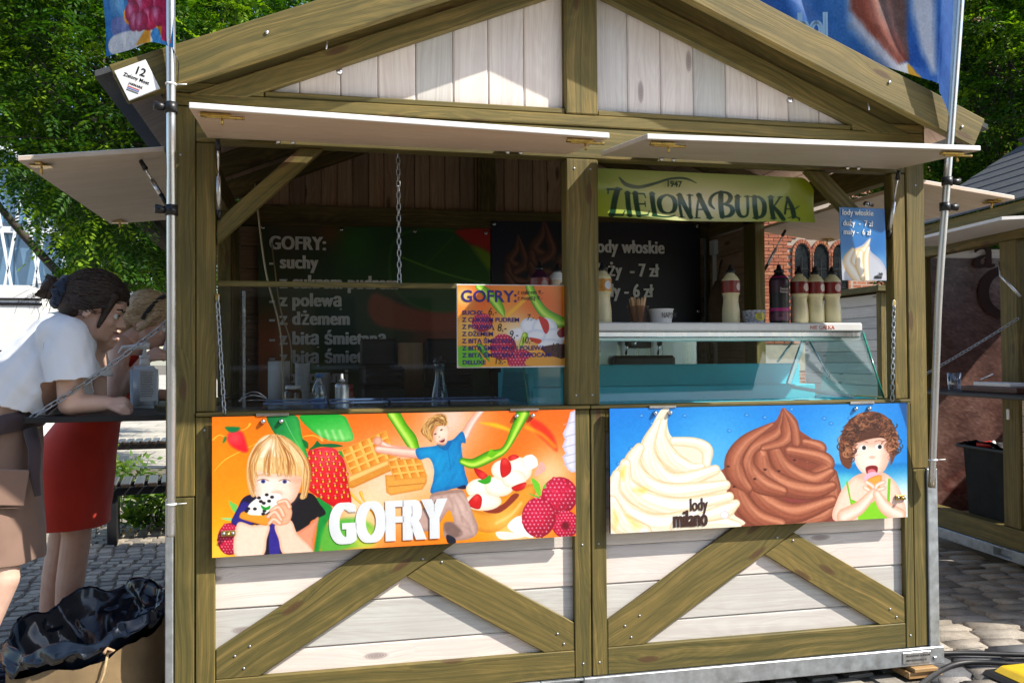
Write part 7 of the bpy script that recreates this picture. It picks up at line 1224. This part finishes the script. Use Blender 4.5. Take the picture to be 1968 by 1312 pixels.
# ------------------------------------------------------------------ odds and ends inside the kiosk
for i, (x, y, n, lb) in enumerate(((0.42, 1.25, 9, 'tall stack of white paper cups left of the waffle irons'), (0.52, 1.32, 6, 'shorter stack of white paper cups beside the tall stack'))):
    st_ = thing('cup_stack', lb, 'cups', (x, y, 1.098))
    for k in range(n): lathe('cup', [(.026, .001 + k * .016), (.036, .085 + k * .016), (.038, .086 + k * .016), (.038, .089 + k * .016)], WHITEP, st_, 16, cap=False)
pr_ = thing('paper_roll', 'white kitchen paper roll standing on the work table', 'paper roll', (0.30, 1.45, 1.098)); lathe('paper', [(.02, .001), (.055, .001), (.055, .23), (.02, .23)], plain('tissue_paper', (.75, .74, .72), .95, var=.05, bmp=.4), pr_, 24); lathe('core', [(.018, .0015), (.018, .2305)], KRAFT, pr_, 14, cap=False)
for i, (x, c_, lb) in enumerate(((0.62, (.35, .02, .03), 'jar of red jam on the work table'), (0.38, (.12, .05, .02), 'jar of brown spread on the work table'))):
    j_ = thing('jam_jar', lb, 'jar', (x, 0.95, 1.098)); lathe('jar_body', [(.036, .001), (.04, .004), (.04, .085), (.032, .1)], plain('jar_filling', c_, .12, spec=.7), j_, 20); lathe('lid', [(.034, .1005), (.035, .103), (.035, .118), (.001, .119)], WHITE if i else ink((.5, .04, .04)), j_, 20); lathe('label', [(.0405, .02), (.0405, .06)], ink((.7, .66, .55)), j_, 20, cap=False)
for i, pts in enumerate((((0.25, 1.80, 1.98), (0.30, 1.6, 1.62), (0.36, 1.5, 1.40), (0.35, 1.48, 1.10)), ((0.21, 1.0, 2.15), (0.26, 0.9, 1.75), (0.33, 0.82, 1.45), (0.34, 0.80, 1.10)))): tag(tube('hanging_cable', spline(pts, 8), .004, plain('beige_cable', (.45, .36, .22), .5), None), ('thin beige cable hanging in front of the waffle menu banner', 'thin beige cable hanging from the roof near the left chain')[i], 'cable')
tag(box('aluminium_strip', (0.205, 0.30, 1.15), (0.215, 0.312, 1.60), ALU, None, .001), 'narrow upright aluminium strip inside behind the left chain', 'metal strip')
bx_ = thing('napkin_box', 'small white box with red stripe beside the soft ice machine', 'box', (1.78, 1.45, 1.0)); box('carton', (1.70, 1.36, 0.99), (1.88, 1.55, 1.40), WHITEP, bx_, .004); box('stripe', (1.699, 1.3585, 1.25), (1.881, 1.3599, 1.30), ink((.5, .04, .04)), bx_, 0); box('stand', (1.66, 1.33, 0.151), (1.92, 1.58, 0.9895), STAIN, bx_, .004)
# ------------------------------------------------------------------ the two women leaning at the side shelf
def skin_mat(name, c):
    m, t, b_ = new_mat(name); v = nd(t, 'ShaderNodeTexCoord').outputs['Object']; n = nd(t, 'ShaderNodeTexNoise', {'Vector': v, 'Scale': 22.0, 'Detail': 5.0})
    t.links.new(ramp(t, n.outputs[0], [(0.3, tuple(x * k for x, k in zip(c, (.9, .82, .8)))), (0.7, c)]), b_.inputs['Base Color']); b_.inputs['Roughness'].default_value = 0.48; b_.inputs['Subsurface Weight'].default_value = 0.12; b_.inputs['Subsurface Radius'].default_value = (0.012, 0.004, 0.002); b_.inputs['Subsurface Scale'].default_value = 1.0
    bump(t, b_, nd(t, 'ShaderNodeTexNoise', {'Vector': v, 'Scale': 260.0}).outputs[0], 0.12, 0.001); return m
def cloth_mat(name, c, weave=420, var=0.1):
    m, t, b_ = new_mat(name); v = nd(t, 'ShaderNodeTexCoord').outputs['Object']; n = nd(t, 'ShaderNodeTexNoise', {'Vector': v, 'Scale': 7.0, 'Detail': 5.0}); n2 = nd(t, 'ShaderNodeTexNoise', {'Vector': v, 'Scale': weave, 'Detail': 1.0})
    t.links.new(ramp(t, n.outputs[0], [(0.3, tuple(x * (1 - var) for x in c)), (0.7, tuple(x * (1 + var) for x in c))]), b_.inputs['Base Color']); b_.inputs['Roughness'].default_value = 0.85; b_.inputs['Sheen Weight'].default_value = 0.25; bump(t, b_, mth(t, 'ADD', n2.outputs[0], mth(t, 'MULTIPLY', n.outputs[0], 3.0)), 0.3, 0.002); return m
def hair_mat(name, c0, c1):
    m, t, b_ = new_mat(name); v = nd(t, 'ShaderNodeTexCoord').outputs['Object']; n = nd(t, 'ShaderNodeTexNoise', {'Vector': vscale(t, v, (60, 60, 260)), 'Scale': 1.0, 'Detail': 4.0})
    t.links.new(ramp(t, n.outputs[0], [(0.3, c0), (0.7, c1)]), b_.inputs['Base Color']); b_.inputs['Roughness'].default_value = 0.5; b_.inputs['Specular IOR Level'].default_value = 0.45; bump(t, b_, n.outputs[0], 0.8, 0.004); return m
def capsule(bm, p0, p1, r0, r1, n=16):
    p0, p1 = Vector(p0), Vector(p1); d = (p1 - p0); L = max(d.length, 1e-5); d.normalize(); pts, rs = [], []
    for k in range(6): a = math.pi / 2 * (1 - k / 5); pts.append(p0 - d * r0 * math.sin(a)); rs.append(max(r0 * math.cos(a), 1e-4))
    for k in range(1, 6): pts.append(p0 + d * L * k / 6); rs.append(r0 + (r1 - r0) * k / 6)
    for k in range(6): a = math.pi / 2 * k / 5; pts.append(p1 + d * r1 * math.sin(a)); rs.append(max(r1 * math.cos(a), 1e-4))
    bm_tube(bm, pts, rs, n)
def ellipsoid(bm, c, r, X=(1, 0, 0), Z=(0, 0, 1)):
    X, Z = Vector(X).normalized(), Vector(Z); Z = (Z - Z.dot(X) * X).normalized(); Yv = Z.cross(X); Mx = Matrix((X * r[0], Yv * r[1], Z * r[2])).transposed().to_4x4(); Mx.translation = Vector(c); bmesh.ops.create_uvsphere(bm, u_segments=24, v_segments=16, radius=1.0, matrix=Mx)
def fuse(name, prims, voxel, smooth=6, fac=0.5):
    bm = bmesh.new()
    for p in prims: (capsule if p[0] == 'c' else ellipsoid)(bm, *p[1:])
    me = bpy.data.meshes.new(name); bm.to_mesh(me); bm.free(); ob = bpy.data.objects.new(name, me)
    md = ob.modifiers.new('r', 'REMESH'); md.mode = 'VOXEL'; md.voxel_size = voxel
    if smooth: ms = ob.modifiers.new('s', 'SMOOTH'); ms.iterations = smooth; ms.factor = fac
    dg = tmp_dg(ob); out = bpy.data.meshes.new_from_object(ob.evaluated_get(dg)); bpy.data.objects.remove(ob); bpy.data.meshes.remove(me); out.polygons.foreach_set('use_smooth', [True] * len(out.polygons)); return out
def cut(me, planes):
    bm = bmesh.new(); bm.from_mesh(me)
    for co, no in planes: bmesh.ops.bisect_plane(bm, geom=bm.verts[:] + bm.edges[:] + bm.faces[:], plane_co=co, plane_no=no, clear_outer=True)
    bm.to_mesh(me); bm.free(); return me
def head_prims(c, f, u):
    """Skull, face, jaw, nose, lips, ears round centre c looking along f with crown along u."""
    c, f, u = Vector(c), Vector(f).normalized(), Vector(u); u = (u - u.dot(f) * f).normalized(); s = f.cross(u)
    E = lambda a, b_, d, r: ('e', c + f * a + s * b_ + u * d, r, f, u)
    P = [E(-.012, 0, .022, (.098, .076, .092)), E(.030, 0, -.030, (.064, .060, .085)), E(.040, 0, -.078, (.044, .044, .034)), E(.066, 0, -.092, (.022, .020, .018)), E(.058, 0, .036, (.040, .056, .036)), E(.050, .034, -.030, (.036, .026, .030)), E(.050, -.034, -.030, (.036, .026, .030)),
         ('c', c + f * .088 + u * .006, c + f * .112 - u * .030, .009, .0125), E(.100, .012, -.034, (.011, .008, .008)), E(.100, -.012, -.034, (.011, .008, .008)), E(.092, 0, -.058, (.010, .021, .0065)), E(.090, 0, -.069, (.010, .018, .0075)), E(.080, .030, .014, (.016, .020, .007)), E(.080, -.030, .014, (.016, .020, .007))]
    for q in (-1, 1):
        for k in range(7): a = -1.9 + k * .63; P.append(('e', c + f * (-.012 + .014 * math.cos(a)) + s * q * .079 + u * (-.012 + .026 * math.sin(a)), (.0075, .0075, .0085), f, u))
        P.append(('e', c + f * -.010 + s * q * .075 - u * .012, (.016, .007, .026), f, u))
    return P, f, u, s
def face_bits(c, f, u, s, parent, iris, brow, lip):
    c = Vector(c)
    for q in (-1, 1):
        e = c + f * .079 + s * q * .031 - u * .004; bm = bmesh.new(); bmesh.ops.create_uvsphere(bm, u_segments=14, v_segments=10, radius=.0118, matrix=Matrix.Translation(e)); ey = mobj('eye', bm, ink((.72, .70, .68), .15), parent, None, False, True)
        bm = bmesh.new(); ellipsoid(bm, e + f * .0095 - u * .002, (.003, .0055, .0055), f, u); mobj('iris', bm, ink(iris, .1), ey, None, False, True)
        tube('eyebrow', [c + f * .094 + s * q * .014 + u * .020, c + f * .091 + s * q * .032 + u * .026, c + f * .076 + s * q * .050 + u * .021], [.0035, .004, .002], brow, parent, 6)
        tube('upper_lid', [e + f * .009 - s * q * .012 + u * .003, e + f * .0125 + u * .007, e + f * .007 + s * q * .013 + u * .002], [.002, .0028, .002], brow, parent, 5)
    tube('lips', [c + f * .094 - s * .022 - u * .063, c + f * .1035 - u * .0615, c + f * .094 + s * .022 - u * .063], [.003, .0055, .003], lip, parent, 7)
def strands(bm, starts, ends, centre, rad, n, seed, r0=.0016, spread=.01, m=6):
    """Thin hair strands over an ellipsoid from starts to ends."""
    rr = random.Random(seed)
    for _ in range(n):
        a, b_ = Vector(rr.choice(starts)), Vector(rr.choice(ends)); a += Vector((rr.gauss(0, spread), rr.gauss(0, spread), rr.gauss(0, spread))); b_ += Vector((rr.gauss(0, spread * .5), rr.gauss(0, spread * .5), rr.gauss(0, spread * .5))); P = []
        for k in range(m + 1):
            p = a.lerp(b_, k / m); d = p - centre; q = math.sqrt((d.x / rad[0]) ** 2 + (d.y / rad[1]) ** 2 + (d.z / rad[2]) ** 2) + 1e-6
            P.append(centre + d / q * rr.uniform(1.0, 1.03) if q < 1.04 else p)
        bm_tube(bm, P, [r0 * .8] + [r0] * (m - 1) + [r0 * .5], 4, False)
def fingers(wrist, palm_dir, back_dir, curl=1.2, spread=.019, L=.085):
    """palm plus five bent fingers: palm_dir runs to the knuckles, back_dir is the back of the hand"""
    w_, d, n = Vector(wrist), Vector(palm_dir).normalized(), Vector(back_dir); n = (n - n.dot(d) * d).normalized(); s = d.cross(n); P = [('c', w_, w_ + d * .05, .022, .026)]
    for k, (o, ln) in enumerate(zip((-1.5, -.5, .5, 1.5), (.88, 1.0, .95, .78))):
        b0 = w_ + d * .062 + s * o * spread; P.append(('c', w_ + d * .018 + s * o * spread * .7, b0, .0125, .0098)); p, a = b0, 0.0
        for seg, (l_, r_) in enumerate(((.038, .0092), (.026, .0085), (.02, .0076))): a += curl * (.75, .8, .5)[seg]; q = p + (d * math.cos(a) - n * math.sin(a)) * l_ * ln; P.append(('c', p, q, r_ + .0005, r_)); p = q
    t0 = w_ + d * .012 + s * 1.1 * spread; t1 = t0 + d * .032 + s * .024 - n * .012; t2 = t1 + d * .026 - s * .004 - n * .022; P += [('c', t0, t1, .014, .0108), ('c', t1, t2, .0105, .0085)]
    return P
V_ = Vector
# --- woman in the white T-shirt
pa = thing('person', 'woman in white T-shirt and brown skirt bending over the side shelf, hair in a bun', 'person', (-0.70, 0.34, 0.0)); SKA = skin_mat('fair_skin', (.70, .47, .37)); SHIRT = cloth_mat('white_cotton', (.78, .80, .84), 500, .03); BROWN = cloth_mat('brown_canvas', (.22, .135, .10), 600, .12); DARKJ = cloth_mat('dark_plum_knit', (.045, .028, .034)); HAIR_A = hair_mat('dark_brown_hair', (.010, .006, .004), (.055, .028, .016))
hcA = V_((-.283, .30, 1.532)); HP, fA, uA, sA = head_prims(hcA, (.90, .06, -.36), (.36, 0, .90))
hipR, hipL = V_((-.64, .235, 1.00)), V_((-.64, .405, 1.00)); prA = HP + [('c', (-.365, .305, 1.455), (-.310, .303, 1.505), .055, .050), ('c', (-.635, .32, 1.03), (-.585, .315, 1.13), .135, .118), ('c', (-.585, .315, 1.13), (-.485, .305, 1.28), .112, .125), ('c', (-.47, .305, 1.30), (-.39, .305, 1.41), .125, .10), ('c', (-.37, .21, 1.425), (-.37, .41, 1.43), .062, .062),
    ('c', (-.345, .185, 1.415), (-.338, .165, 1.20), .052, .042), ('c', (-.337, .165, 1.182), (-.225, .185, 1.180), .040, .029), ('e', (-.338, .165, 1.175), (.040, .036, .034)),
    ('c', (-.360, .435, 1.425), (-.315, .455, 1.20), .050, .040), ('c', (-.315, .455, 1.182), (-.292, .400, 1.375), .038, .027),
    ('c', hipR, (-.60, .225, .80), .100, .085), ('c', (-.60, .225, .80), (-.575, .222, .585), .084, .060), ('c', (-.575, .222, .57), (-.655, .23, .36), .062, .055), ('c', (-.655, .23, .36), (-.745, .235, .10), .054, .036), ('c', (-.745, .235, .075), (-.63, .22, .04), .036, .030),
    ('c', hipL, (-.66, .42, .80), .100, .085), ('c', (-.66, .42, .80), (-.67, .425, .575), .084, .060), ('c', (-.67, .425, .56), (-.78, .43, .35), .062, .054), ('c', (-.78, .43, .35), (-.90, .435, .10), .053, .036), ('c', (-.90, .435, .075), (-.79, .43, .04), .036, .030)]
prA += fingers((-.222, .186, 1.178), (.95, .08, .05), (0, -.35, .93), 1.45) + fingers((-.290, .398, 1.385), (.25, -.55, .60), (-.6, .3, -.75), .75)
bodyA = mobj('body', fuse('body', prA, .0052, 4), SKA, pa); face_bits(hcA, fA, uA, sA, pa, (.05, .03, .02), HAIR_A, ink((.40, .14, .12), .4))
sh = [('c', (-.60, .315, 1.10), (-.50, .308, 1.26), .150, .150), ('c', (-.50, .308, 1.26), (-.40, .305, 1.40), .150, .118), ('c', (-.385, .20, 1.425), (-.385, .41, 1.43), .075, .075), ('c', (-.352, .185, 1.415), (-.325, .160, 1.21), .078, .092), ('c', (-.370, .43, 1.425), (-.325, .455, 1.22), .074, .085), ('e', (-.50, .308, 1.21), (.10, .14, .11))]
me = fuse('t_shirt', sh, .007, 8); noisy(me, .0062, 15, 3)
for v in me.vertices:   # drag folds from the shoulder to the hem and round the armpit
    p = v.co; w1 = math.sin((p.z * .8 - p.x * 1.1) * 62 + 2.2 * math.sin(p.y * 20)) * max(0, 1 - abs(p.x + .46) / .16); w2 = math.sin((p.x * 1.2 + p.z * .5) * 85 + p.y * 30) * max(0, 1 - (p - Vector((-.40, .19, 1.34))).length / .12); v.co.y -= .0045 * w1 + .005 * w2; v.co.z += .002 * w1
ax = V_((.55, 0, .83)).normalized()
bm = bmesh.new(); bm.from_mesh(me); G_ = lambda: bm.verts[:] + bm.edges[:] + bm.faces[:]
hem_co, hem_no = V_((-.575, .31, 1.175)), V_((-.30, 0, -.95)).normalized()
for v in list(bm.verts):   # hem across the waist, sleeve ends and neckline
    p = v.co; rm = (p - hem_co).dot(hem_no) > 0 and p.x < -.40
    rm |= p.z < 1.262 + .10 * (p.x + .33) and p.x > -.43 and (p.y < .235 or p.y > .375)
    rm |= (p - V_((-.318, .303, 1.500))).length < .066
    if rm: bm.verts.remove(v)
bmesh.ops.smooth_vert(bm, verts=[v for v in bm.verts if v.is_boundary], factor=.5, use_axis_x=True, use_axis_y=True, use_axis_z=True)
for _ in range(4): bmesh.ops.smooth_vert(bm, verts=[v for v in bm.verts if v.is_boundary], factor=.5, use_axis_x=True, use_axis_y=True, use_axis_z=True)
bm.to_mesh(me); bm.free(); shirt = mobj('t_shirt', me, SHIRT, pa); md = shirt.modifiers.new('cloth', 'SOLIDIFY'); md.thickness = .003; md.offset = 0
tube('sleeve_seam', [(-.405, .150, 1.46), (-.420, .135, 1.40), (-.415, .135, 1.33)], .0018, SHIRT, shirt, 5)
def loft(name, rings, mat, parent, n=40, amp=.004, seed=2, thick=.003):
    bm = bmesh.new(); R_ = []
    for (c0, rx, ry, tilt) in rings: R_.append([bm.verts.new((c0[0] + rx * math.cos(a), c0[1] + ry * math.sin(a), c0[2] + tilt * rx * math.cos(a))) for a in np.arange(n) * 2 * math.pi / n])
    for A_, B_ in zip(R_, R_[1:]):
        for k in range(n): bm.faces.new((A_[k], A_[(k + 1) % n], B_[(k + 1) % n], B_[k]))
    me = bpy.data.meshes.new(name); bm.to_mesh(me); bm.free(); noisy(me, amp, 14, seed); o = mobj(name, me, mat, parent, None, False, True); md = o.modifiers.new('cloth', 'SOLIDIFY'); md.thickness = thick; md.offset = 0; sb = o.modifiers.new('sub', 'SUBSURF'); sb.levels = sb.render_levels = 1; return o
def rl(pts, k=4): return [(tuple(p[:3]), p[3], p[4], p[5]) for p in spline(pts, k)]
sk_ = loft('skirt', rl([(-.615, .318, 1.100, .138, .150, .25), (-.64, .32, 1.02, .165, .180, .10), (-.64, .322, .90, .168, .192, 0), (-.628, .325, .75, .160, .198, 0), (-.612, .328, .61, .150, .200, .05)]), BROWN, pa, 44, .007)
box('pocket', (-.60, .095, .865), (-.475, .112, 1.02), BROWN, sk_, .006).matrix_basis = Matrix.Translation((-.545, .125, .90)) @ Matrix.Rotation(RAD(8), 4, 'Y') @ Matrix.Rotation(RAD(26), 4, 'Z'); tube('pocket_seam', [(-.60, .118, .83), (-.50, .155, .825)], .003, BROWN, sk_, 5)
loft('tied_jumper', rl([(-.60, .316, 1.135, .142, .160, .30), (-.612, .317, 1.105, .162, .178, .28), (-.625, .318, 1.065, .160, .176, .22)]), DARKJ, pa, 40, .010, 6, .006); tube('jumper_sleeve', [(-.475, .20, 1.09), (-.452, .17, 1.02), (-.455, .175, .93), (-.445, .18, .86)], [.026, .022, .018, .012], DARKJ, pa, 10)
for k, pts in enumerate(([(-.665, .185, 1.185), (-.63, .170, 1.16), (-.60, .172, 1.175)], [(-.64, .172, 1.19), (-.615, .168, 1.15), (-.585, .175, 1.145)], [(-.62, .168, 1.195), (-.60, .170, 1.16)])): pass
# shoes
for x, y in ((-.69, .226), (-.845, .433)): o = thing('shoe', ('dark canvas shoe on the nearer foot of the woman in white', 'dark canvas shoe on the farther foot of the woman in white')[y > .3], 'shoe', (x, y, 0)); bm = bmesh.new(); ellipsoid(bm, (x + .02, y, .045), (.135, .048, .046)); mobj('upper', bm, DARKJ, o, None, False, True); box('sole', (x - .11, y - .045, .001), (x + .15, y + .045, .018), WHITEP, o, .008)
# hair: cap, side locks, bun with scrunchie
P = lambda a, b_, d: hcA + fA * a + sA * b_ + uA * d
hp = [('e', P(-.026, 0, .040), (.104, .086, .090), fA, uA), ('e', P(.026, 0, .074), (.070, .066, .048), fA, uA), ('e', P(-.070, 0, -.010), (.060, .070, .070), fA, uA), ('c', P(.050, -.060, .062), P(.040, -.078, -.010), .020, .014), ('c', P(.040, -.078, -.010), P(.045, -.074, -.085), .013, .005), ('c', P(.050, .060, .062), P(.045, .076, -.06), .020, .008), ('c', P(.062, -.02, .085), P(.092, -.03, .050), .020, .010), ('c', P(-.09, 0, .02), P(-.135, 0, .012), .055, .040)]
hairA = mobj('hair', fuse('hair', hp, .0055, 5), HAIR_A, pa); bun = P(-.165, 0, .008); bm = bmesh.new(); ellipsoid(bm, bun, (.036, .042, .042), fA, uA); mobj('bun', bm, HAIR_A, hairA, None, False, True)
bm = bmesh.new(); st_ = [P(.055, y * .01, .10 - abs(y) * .004) for y in range(-6, 7)] + [P(.03, q * .082, .03) for q in (-1, 1)] + [P(.0, q * .086, .0) for q in (-1, 1)]; strands(bm, st_, [P(-.125, 0, .03), P(-.125, -.02, .01), P(-.125, .02, .01)], P(-.022, 0, .036), (.112, .093, .104), 520, 3, .0015, .016, 8)
for k in range(40): a = k * .4; bm_tube(bm, [bun + fA * (-.02 + .02 * math.sin(a + t * 2)) + sA * .044 * math.cos(t + a) + uA * .044 * math.sin(t + a) for t in np.linspace(0, 2.2, 7)], .0024, 4, False)
for k in range(22): a = bun + V_((random.gauss(0, .02), random.gauss(0, .02), random.gauss(0, .02))); bm_tube(bm, [a, a + V_((-.04 + random.gauss(0, .02), random.gauss(0, .02), -.02 + random.gauss(0, .02))), a + V_((-.07 + random.gauss(0, .03), random.gauss(0, .03), -.05 + random.gauss(0, .03)))], [.0014, .001, .0005], 4, False)
for k in range(26): b0 = P(.05 + random.gauss(0, .008), -.078 + random.gauss(0, .006), .03); bm_tube(bm, [b0, b0 - uA * .06 + fA * random.gauss(.004, .006), b0 - uA * (.11 + random.random() * .03) + fA * random.gauss(.008, .012) + sA * random.gauss(0, .006)], [.0016, .0014, .0006], 4, False)
tag(mobj('hair_strands', bm, HAIR_A, hairA), kind='stuff'); bm = bmesh.new(); SCR = cloth_mat('navy_satin', (.010, .022, .050)); pts = [P(-.128 + .008 * math.sin(9 * t), .046 * math.cos(t), .010 + .046 * math.sin(t)) for t in np.linspace(0, 2 * math.pi, 41)]; bm_tube(bm, pts, [.019 + .0045 * math.sin(k * 2.3) for k in range(41)], 10, False); mobj('scrunchie', bm, SCR, hairA, None, False, True)
# --- woman in red behind her
pb_ = thing('person', 'blonde woman in red dress with black hairband eating over the side shelf', 'person', (-0.55, 0.86, 0.0)); SKB = skin_mat('tanned_skin', (.64, .40, .30)); REDC = cloth_mat('red_cotton', (.58, .030, .012), 500, .12); BLKC = cloth_mat('black_jersey', (.012, .011, .012)); HAIR_B = hair_mat('blonde_hair', (.26, .16, .08), (.62, .46, .28))
hcB = V_((-.222, .86, 1.505)); HP, fB, uB, sB = head_prims(hcB, (.88, -.12, -.46), (.46, 0, .88))
prB = HP + [('c', (-.315, .86, 1.415), (-.262, .86, 1.475), .050, .046), ('c', (-.515, .86, .96), (-.47, .86, 1.07), .130, .112), ('c', (-.47, .86, 1.07), (-.40, .86, 1.20), .108, .115), ('c', (-.40, .86, 1.22), (-.345, .86, 1.36), .115, .095), ('c', (-.335, .77, 1.385), (-.335, .95, 1.385), .055, .055),
    ('c', (-.325, .75, 1.375), (-.335, .70, 1.195), .045, .037), ('c', (-.335, .70, 1.180), (-.225, .745, 1.335), .035, .025), ('c', (-.325, .96, 1.375), (-.29, .99, 1.20), .045, .037), ('c', (-.29, .99, 1.18), (-.16, .95, 1.18), .035, .025),
    ('c', (-.53, .79, .93), (-.50, .79, .62), .092, .060), ('c', (-.50, .79, .60), (-.525, .79, .40), .058, .056), ('c', (-.525, .79, .40), (-.555, .79, .10), .055, .034), ('c', (-.555, .79, .075), (-.43, .785, .04), .034, .028), ('c', (-.55, .94, .93), (-.585, .94, .62), .092, .060), ('c', (-.585, .94, .60), (-.62, .94, .40), .058, .056), ('c', (-.62, .94, .40), (-.66, .94, .10), .055, .034), ('c', (-.66, .94, .075), (-.53, .935, .04), .034, .028)]
prB += fingers((-.222, .748, 1.342), (.75, .2, .45), (-.45, -.4, .75), 1.0) + fingers((-.155, .948, 1.18), (.97, -.1, .0), (0, 0, 1), .7)
mobj('body', fuse('body', prB, .0055, 4), SKB, pb_); face_bits(hcB, fB, uB, sB, pb_, (.05, .07, .08), HAIR_B, ink((.42, .12, .12), .4))
loft('dress_skirt', rl([(-.455, .86, 1.13, .126, .150, .35), (-.50, .86, 1.02, .150, .178, .15), (-.525, .86, .90, .160, .200, .03), (-.535, .862, .76, .158, .208, 0), (-.54, .864, .64, .150, .205, 0)]), REDC, pb_, 44, .006, 7)
me = fuse('dress_top', [('c', (-.46, .86, 1.10), (-.40, .86, 1.22), .126, .130), ('c', (-.40, .86, 1.22), (-.355, .86, 1.33), .130, .105), ('c', (-.345, .79, 1.385), (-.345, .93, 1.385), .060, .060)], .008, 6); noisy(me, .003, 18, 5); bm = bmesh.new(); bm.from_mesh(me); [bm.verts.remove(v) for v in list(bm.verts) if (v.co - V_((-.268, .86, 1.45))).length < .085 or v.co.z < 1.07 or ((v.co.y < .745 or v.co.y > .975) and v.co.z > 1.27)]; bm.to_mesh(me); bm.free(); o = mobj('dress_top', me, REDC, pb_); md = o.modifiers.new('cloth', 'SOLIDIFY'); md.thickness = .003
bm = bmesh.new(); ellipsoid(bm, (-.335, .80, 1.27), (.050, .058, .085), (.5, 0, .85)); mobj('black_bodice', bm, BLKC, o, None, False, True)
P = lambda a, b_, d: hcB + fB * a + sB * b_ + uB * d
hp = [('e', P(-.026, 0, .042), (.104, .086, .090), fB, uB), ('e', P(.022, 0, .076), (.068, .064, .046), fB, uB), ('e', P(-.075, 0, -.02), (.055, .070, .085), fB, uB), ('c', P(-.08, 0, -.06), P(-.09, 0, -.16), .055, .032), ('c', P(.030, -.072, .045), P(.0, -.086, -.04), .020, .012), ('c', P(.030, .072, .045), P(.0, .086, -.05), .020, .012)]
hb = mobj('hair', fuse('hair', hp, .006, 5), HAIR_B, pb_); bm = bmesh.new(); strands(bm, [P(.055, y * .01, .10) for y in range(-6, 7)] + [P(.02, q * .085, .03) for q in (-1, 1)], [P(-.10, 0, -.06), P(-.10, -.03, -.04), P(-.10, .03, -.04)], P(-.022, 0, .036), (.112, .093, .106), 200, 5, .0019, .012, 8)
for k in range(60): b0 = P(-.09 + random.gauss(0, .02), random.gauss(0, .035), -.06); bm_tube(bm, [b0, b0 - uB * .08 - fB * .01, b0 - uB * (.15 + random.random() * .05) - fB * random.gauss(.02, .02)], [.002, .0018, .0006], 4, False)
tag(mobj('hair_strands', bm, HAIR_B, hb), kind='stuff'); bm = bmesh.new(); bm_tube(bm, [P(-.005 + .012 * math.sin(t), .088 * math.cos(t), .028 + .098 * math.sin(t)) for t in np.linspace(-.3, math.pi + .3, 25)], .011, 8, True, 1.0); mobj('hairband', bm, BLKC, hb, None, False, True)
for x, y in ((-.50, .788), (-.60, .938)): o = thing('shoe', ('white shoe on the nearer foot of the woman in red', 'white shoe on the farther foot of the woman in red')[y > .9], 'shoe', (x, y, 0)); bm = bmesh.new(); ellipsoid(bm, (x + .02, y, .042), (.125, .044, .042)); mobj('upper', bm, WHITEP, o, None, False, True); box('sole', (x - .10, y - .042, .001), (x + .14, y + .042, .016), WHITEP, o, .007)
pc = thing('paper_cone', 'white folded paper sleeve at the mouth of the woman in red', 'paper sleeve', (-.14, .80, 1.36)); bm = bmesh.new(); bm_tube(bm, [(-.165, .800, 1.335), (-.128, .815, 1.405), (-.108, .822, 1.44)], [.010, .030, .036], 14, False); mobj('paper', bm, WHITEP, pc)
pa.location.x -= 0.035
# ------------------------------------------------------------------ drop the scratch scene used while building
if bpy.data.scenes.get('scratch'): bpy.data.scenes.remove(bpy.data.scenes['scratch'])
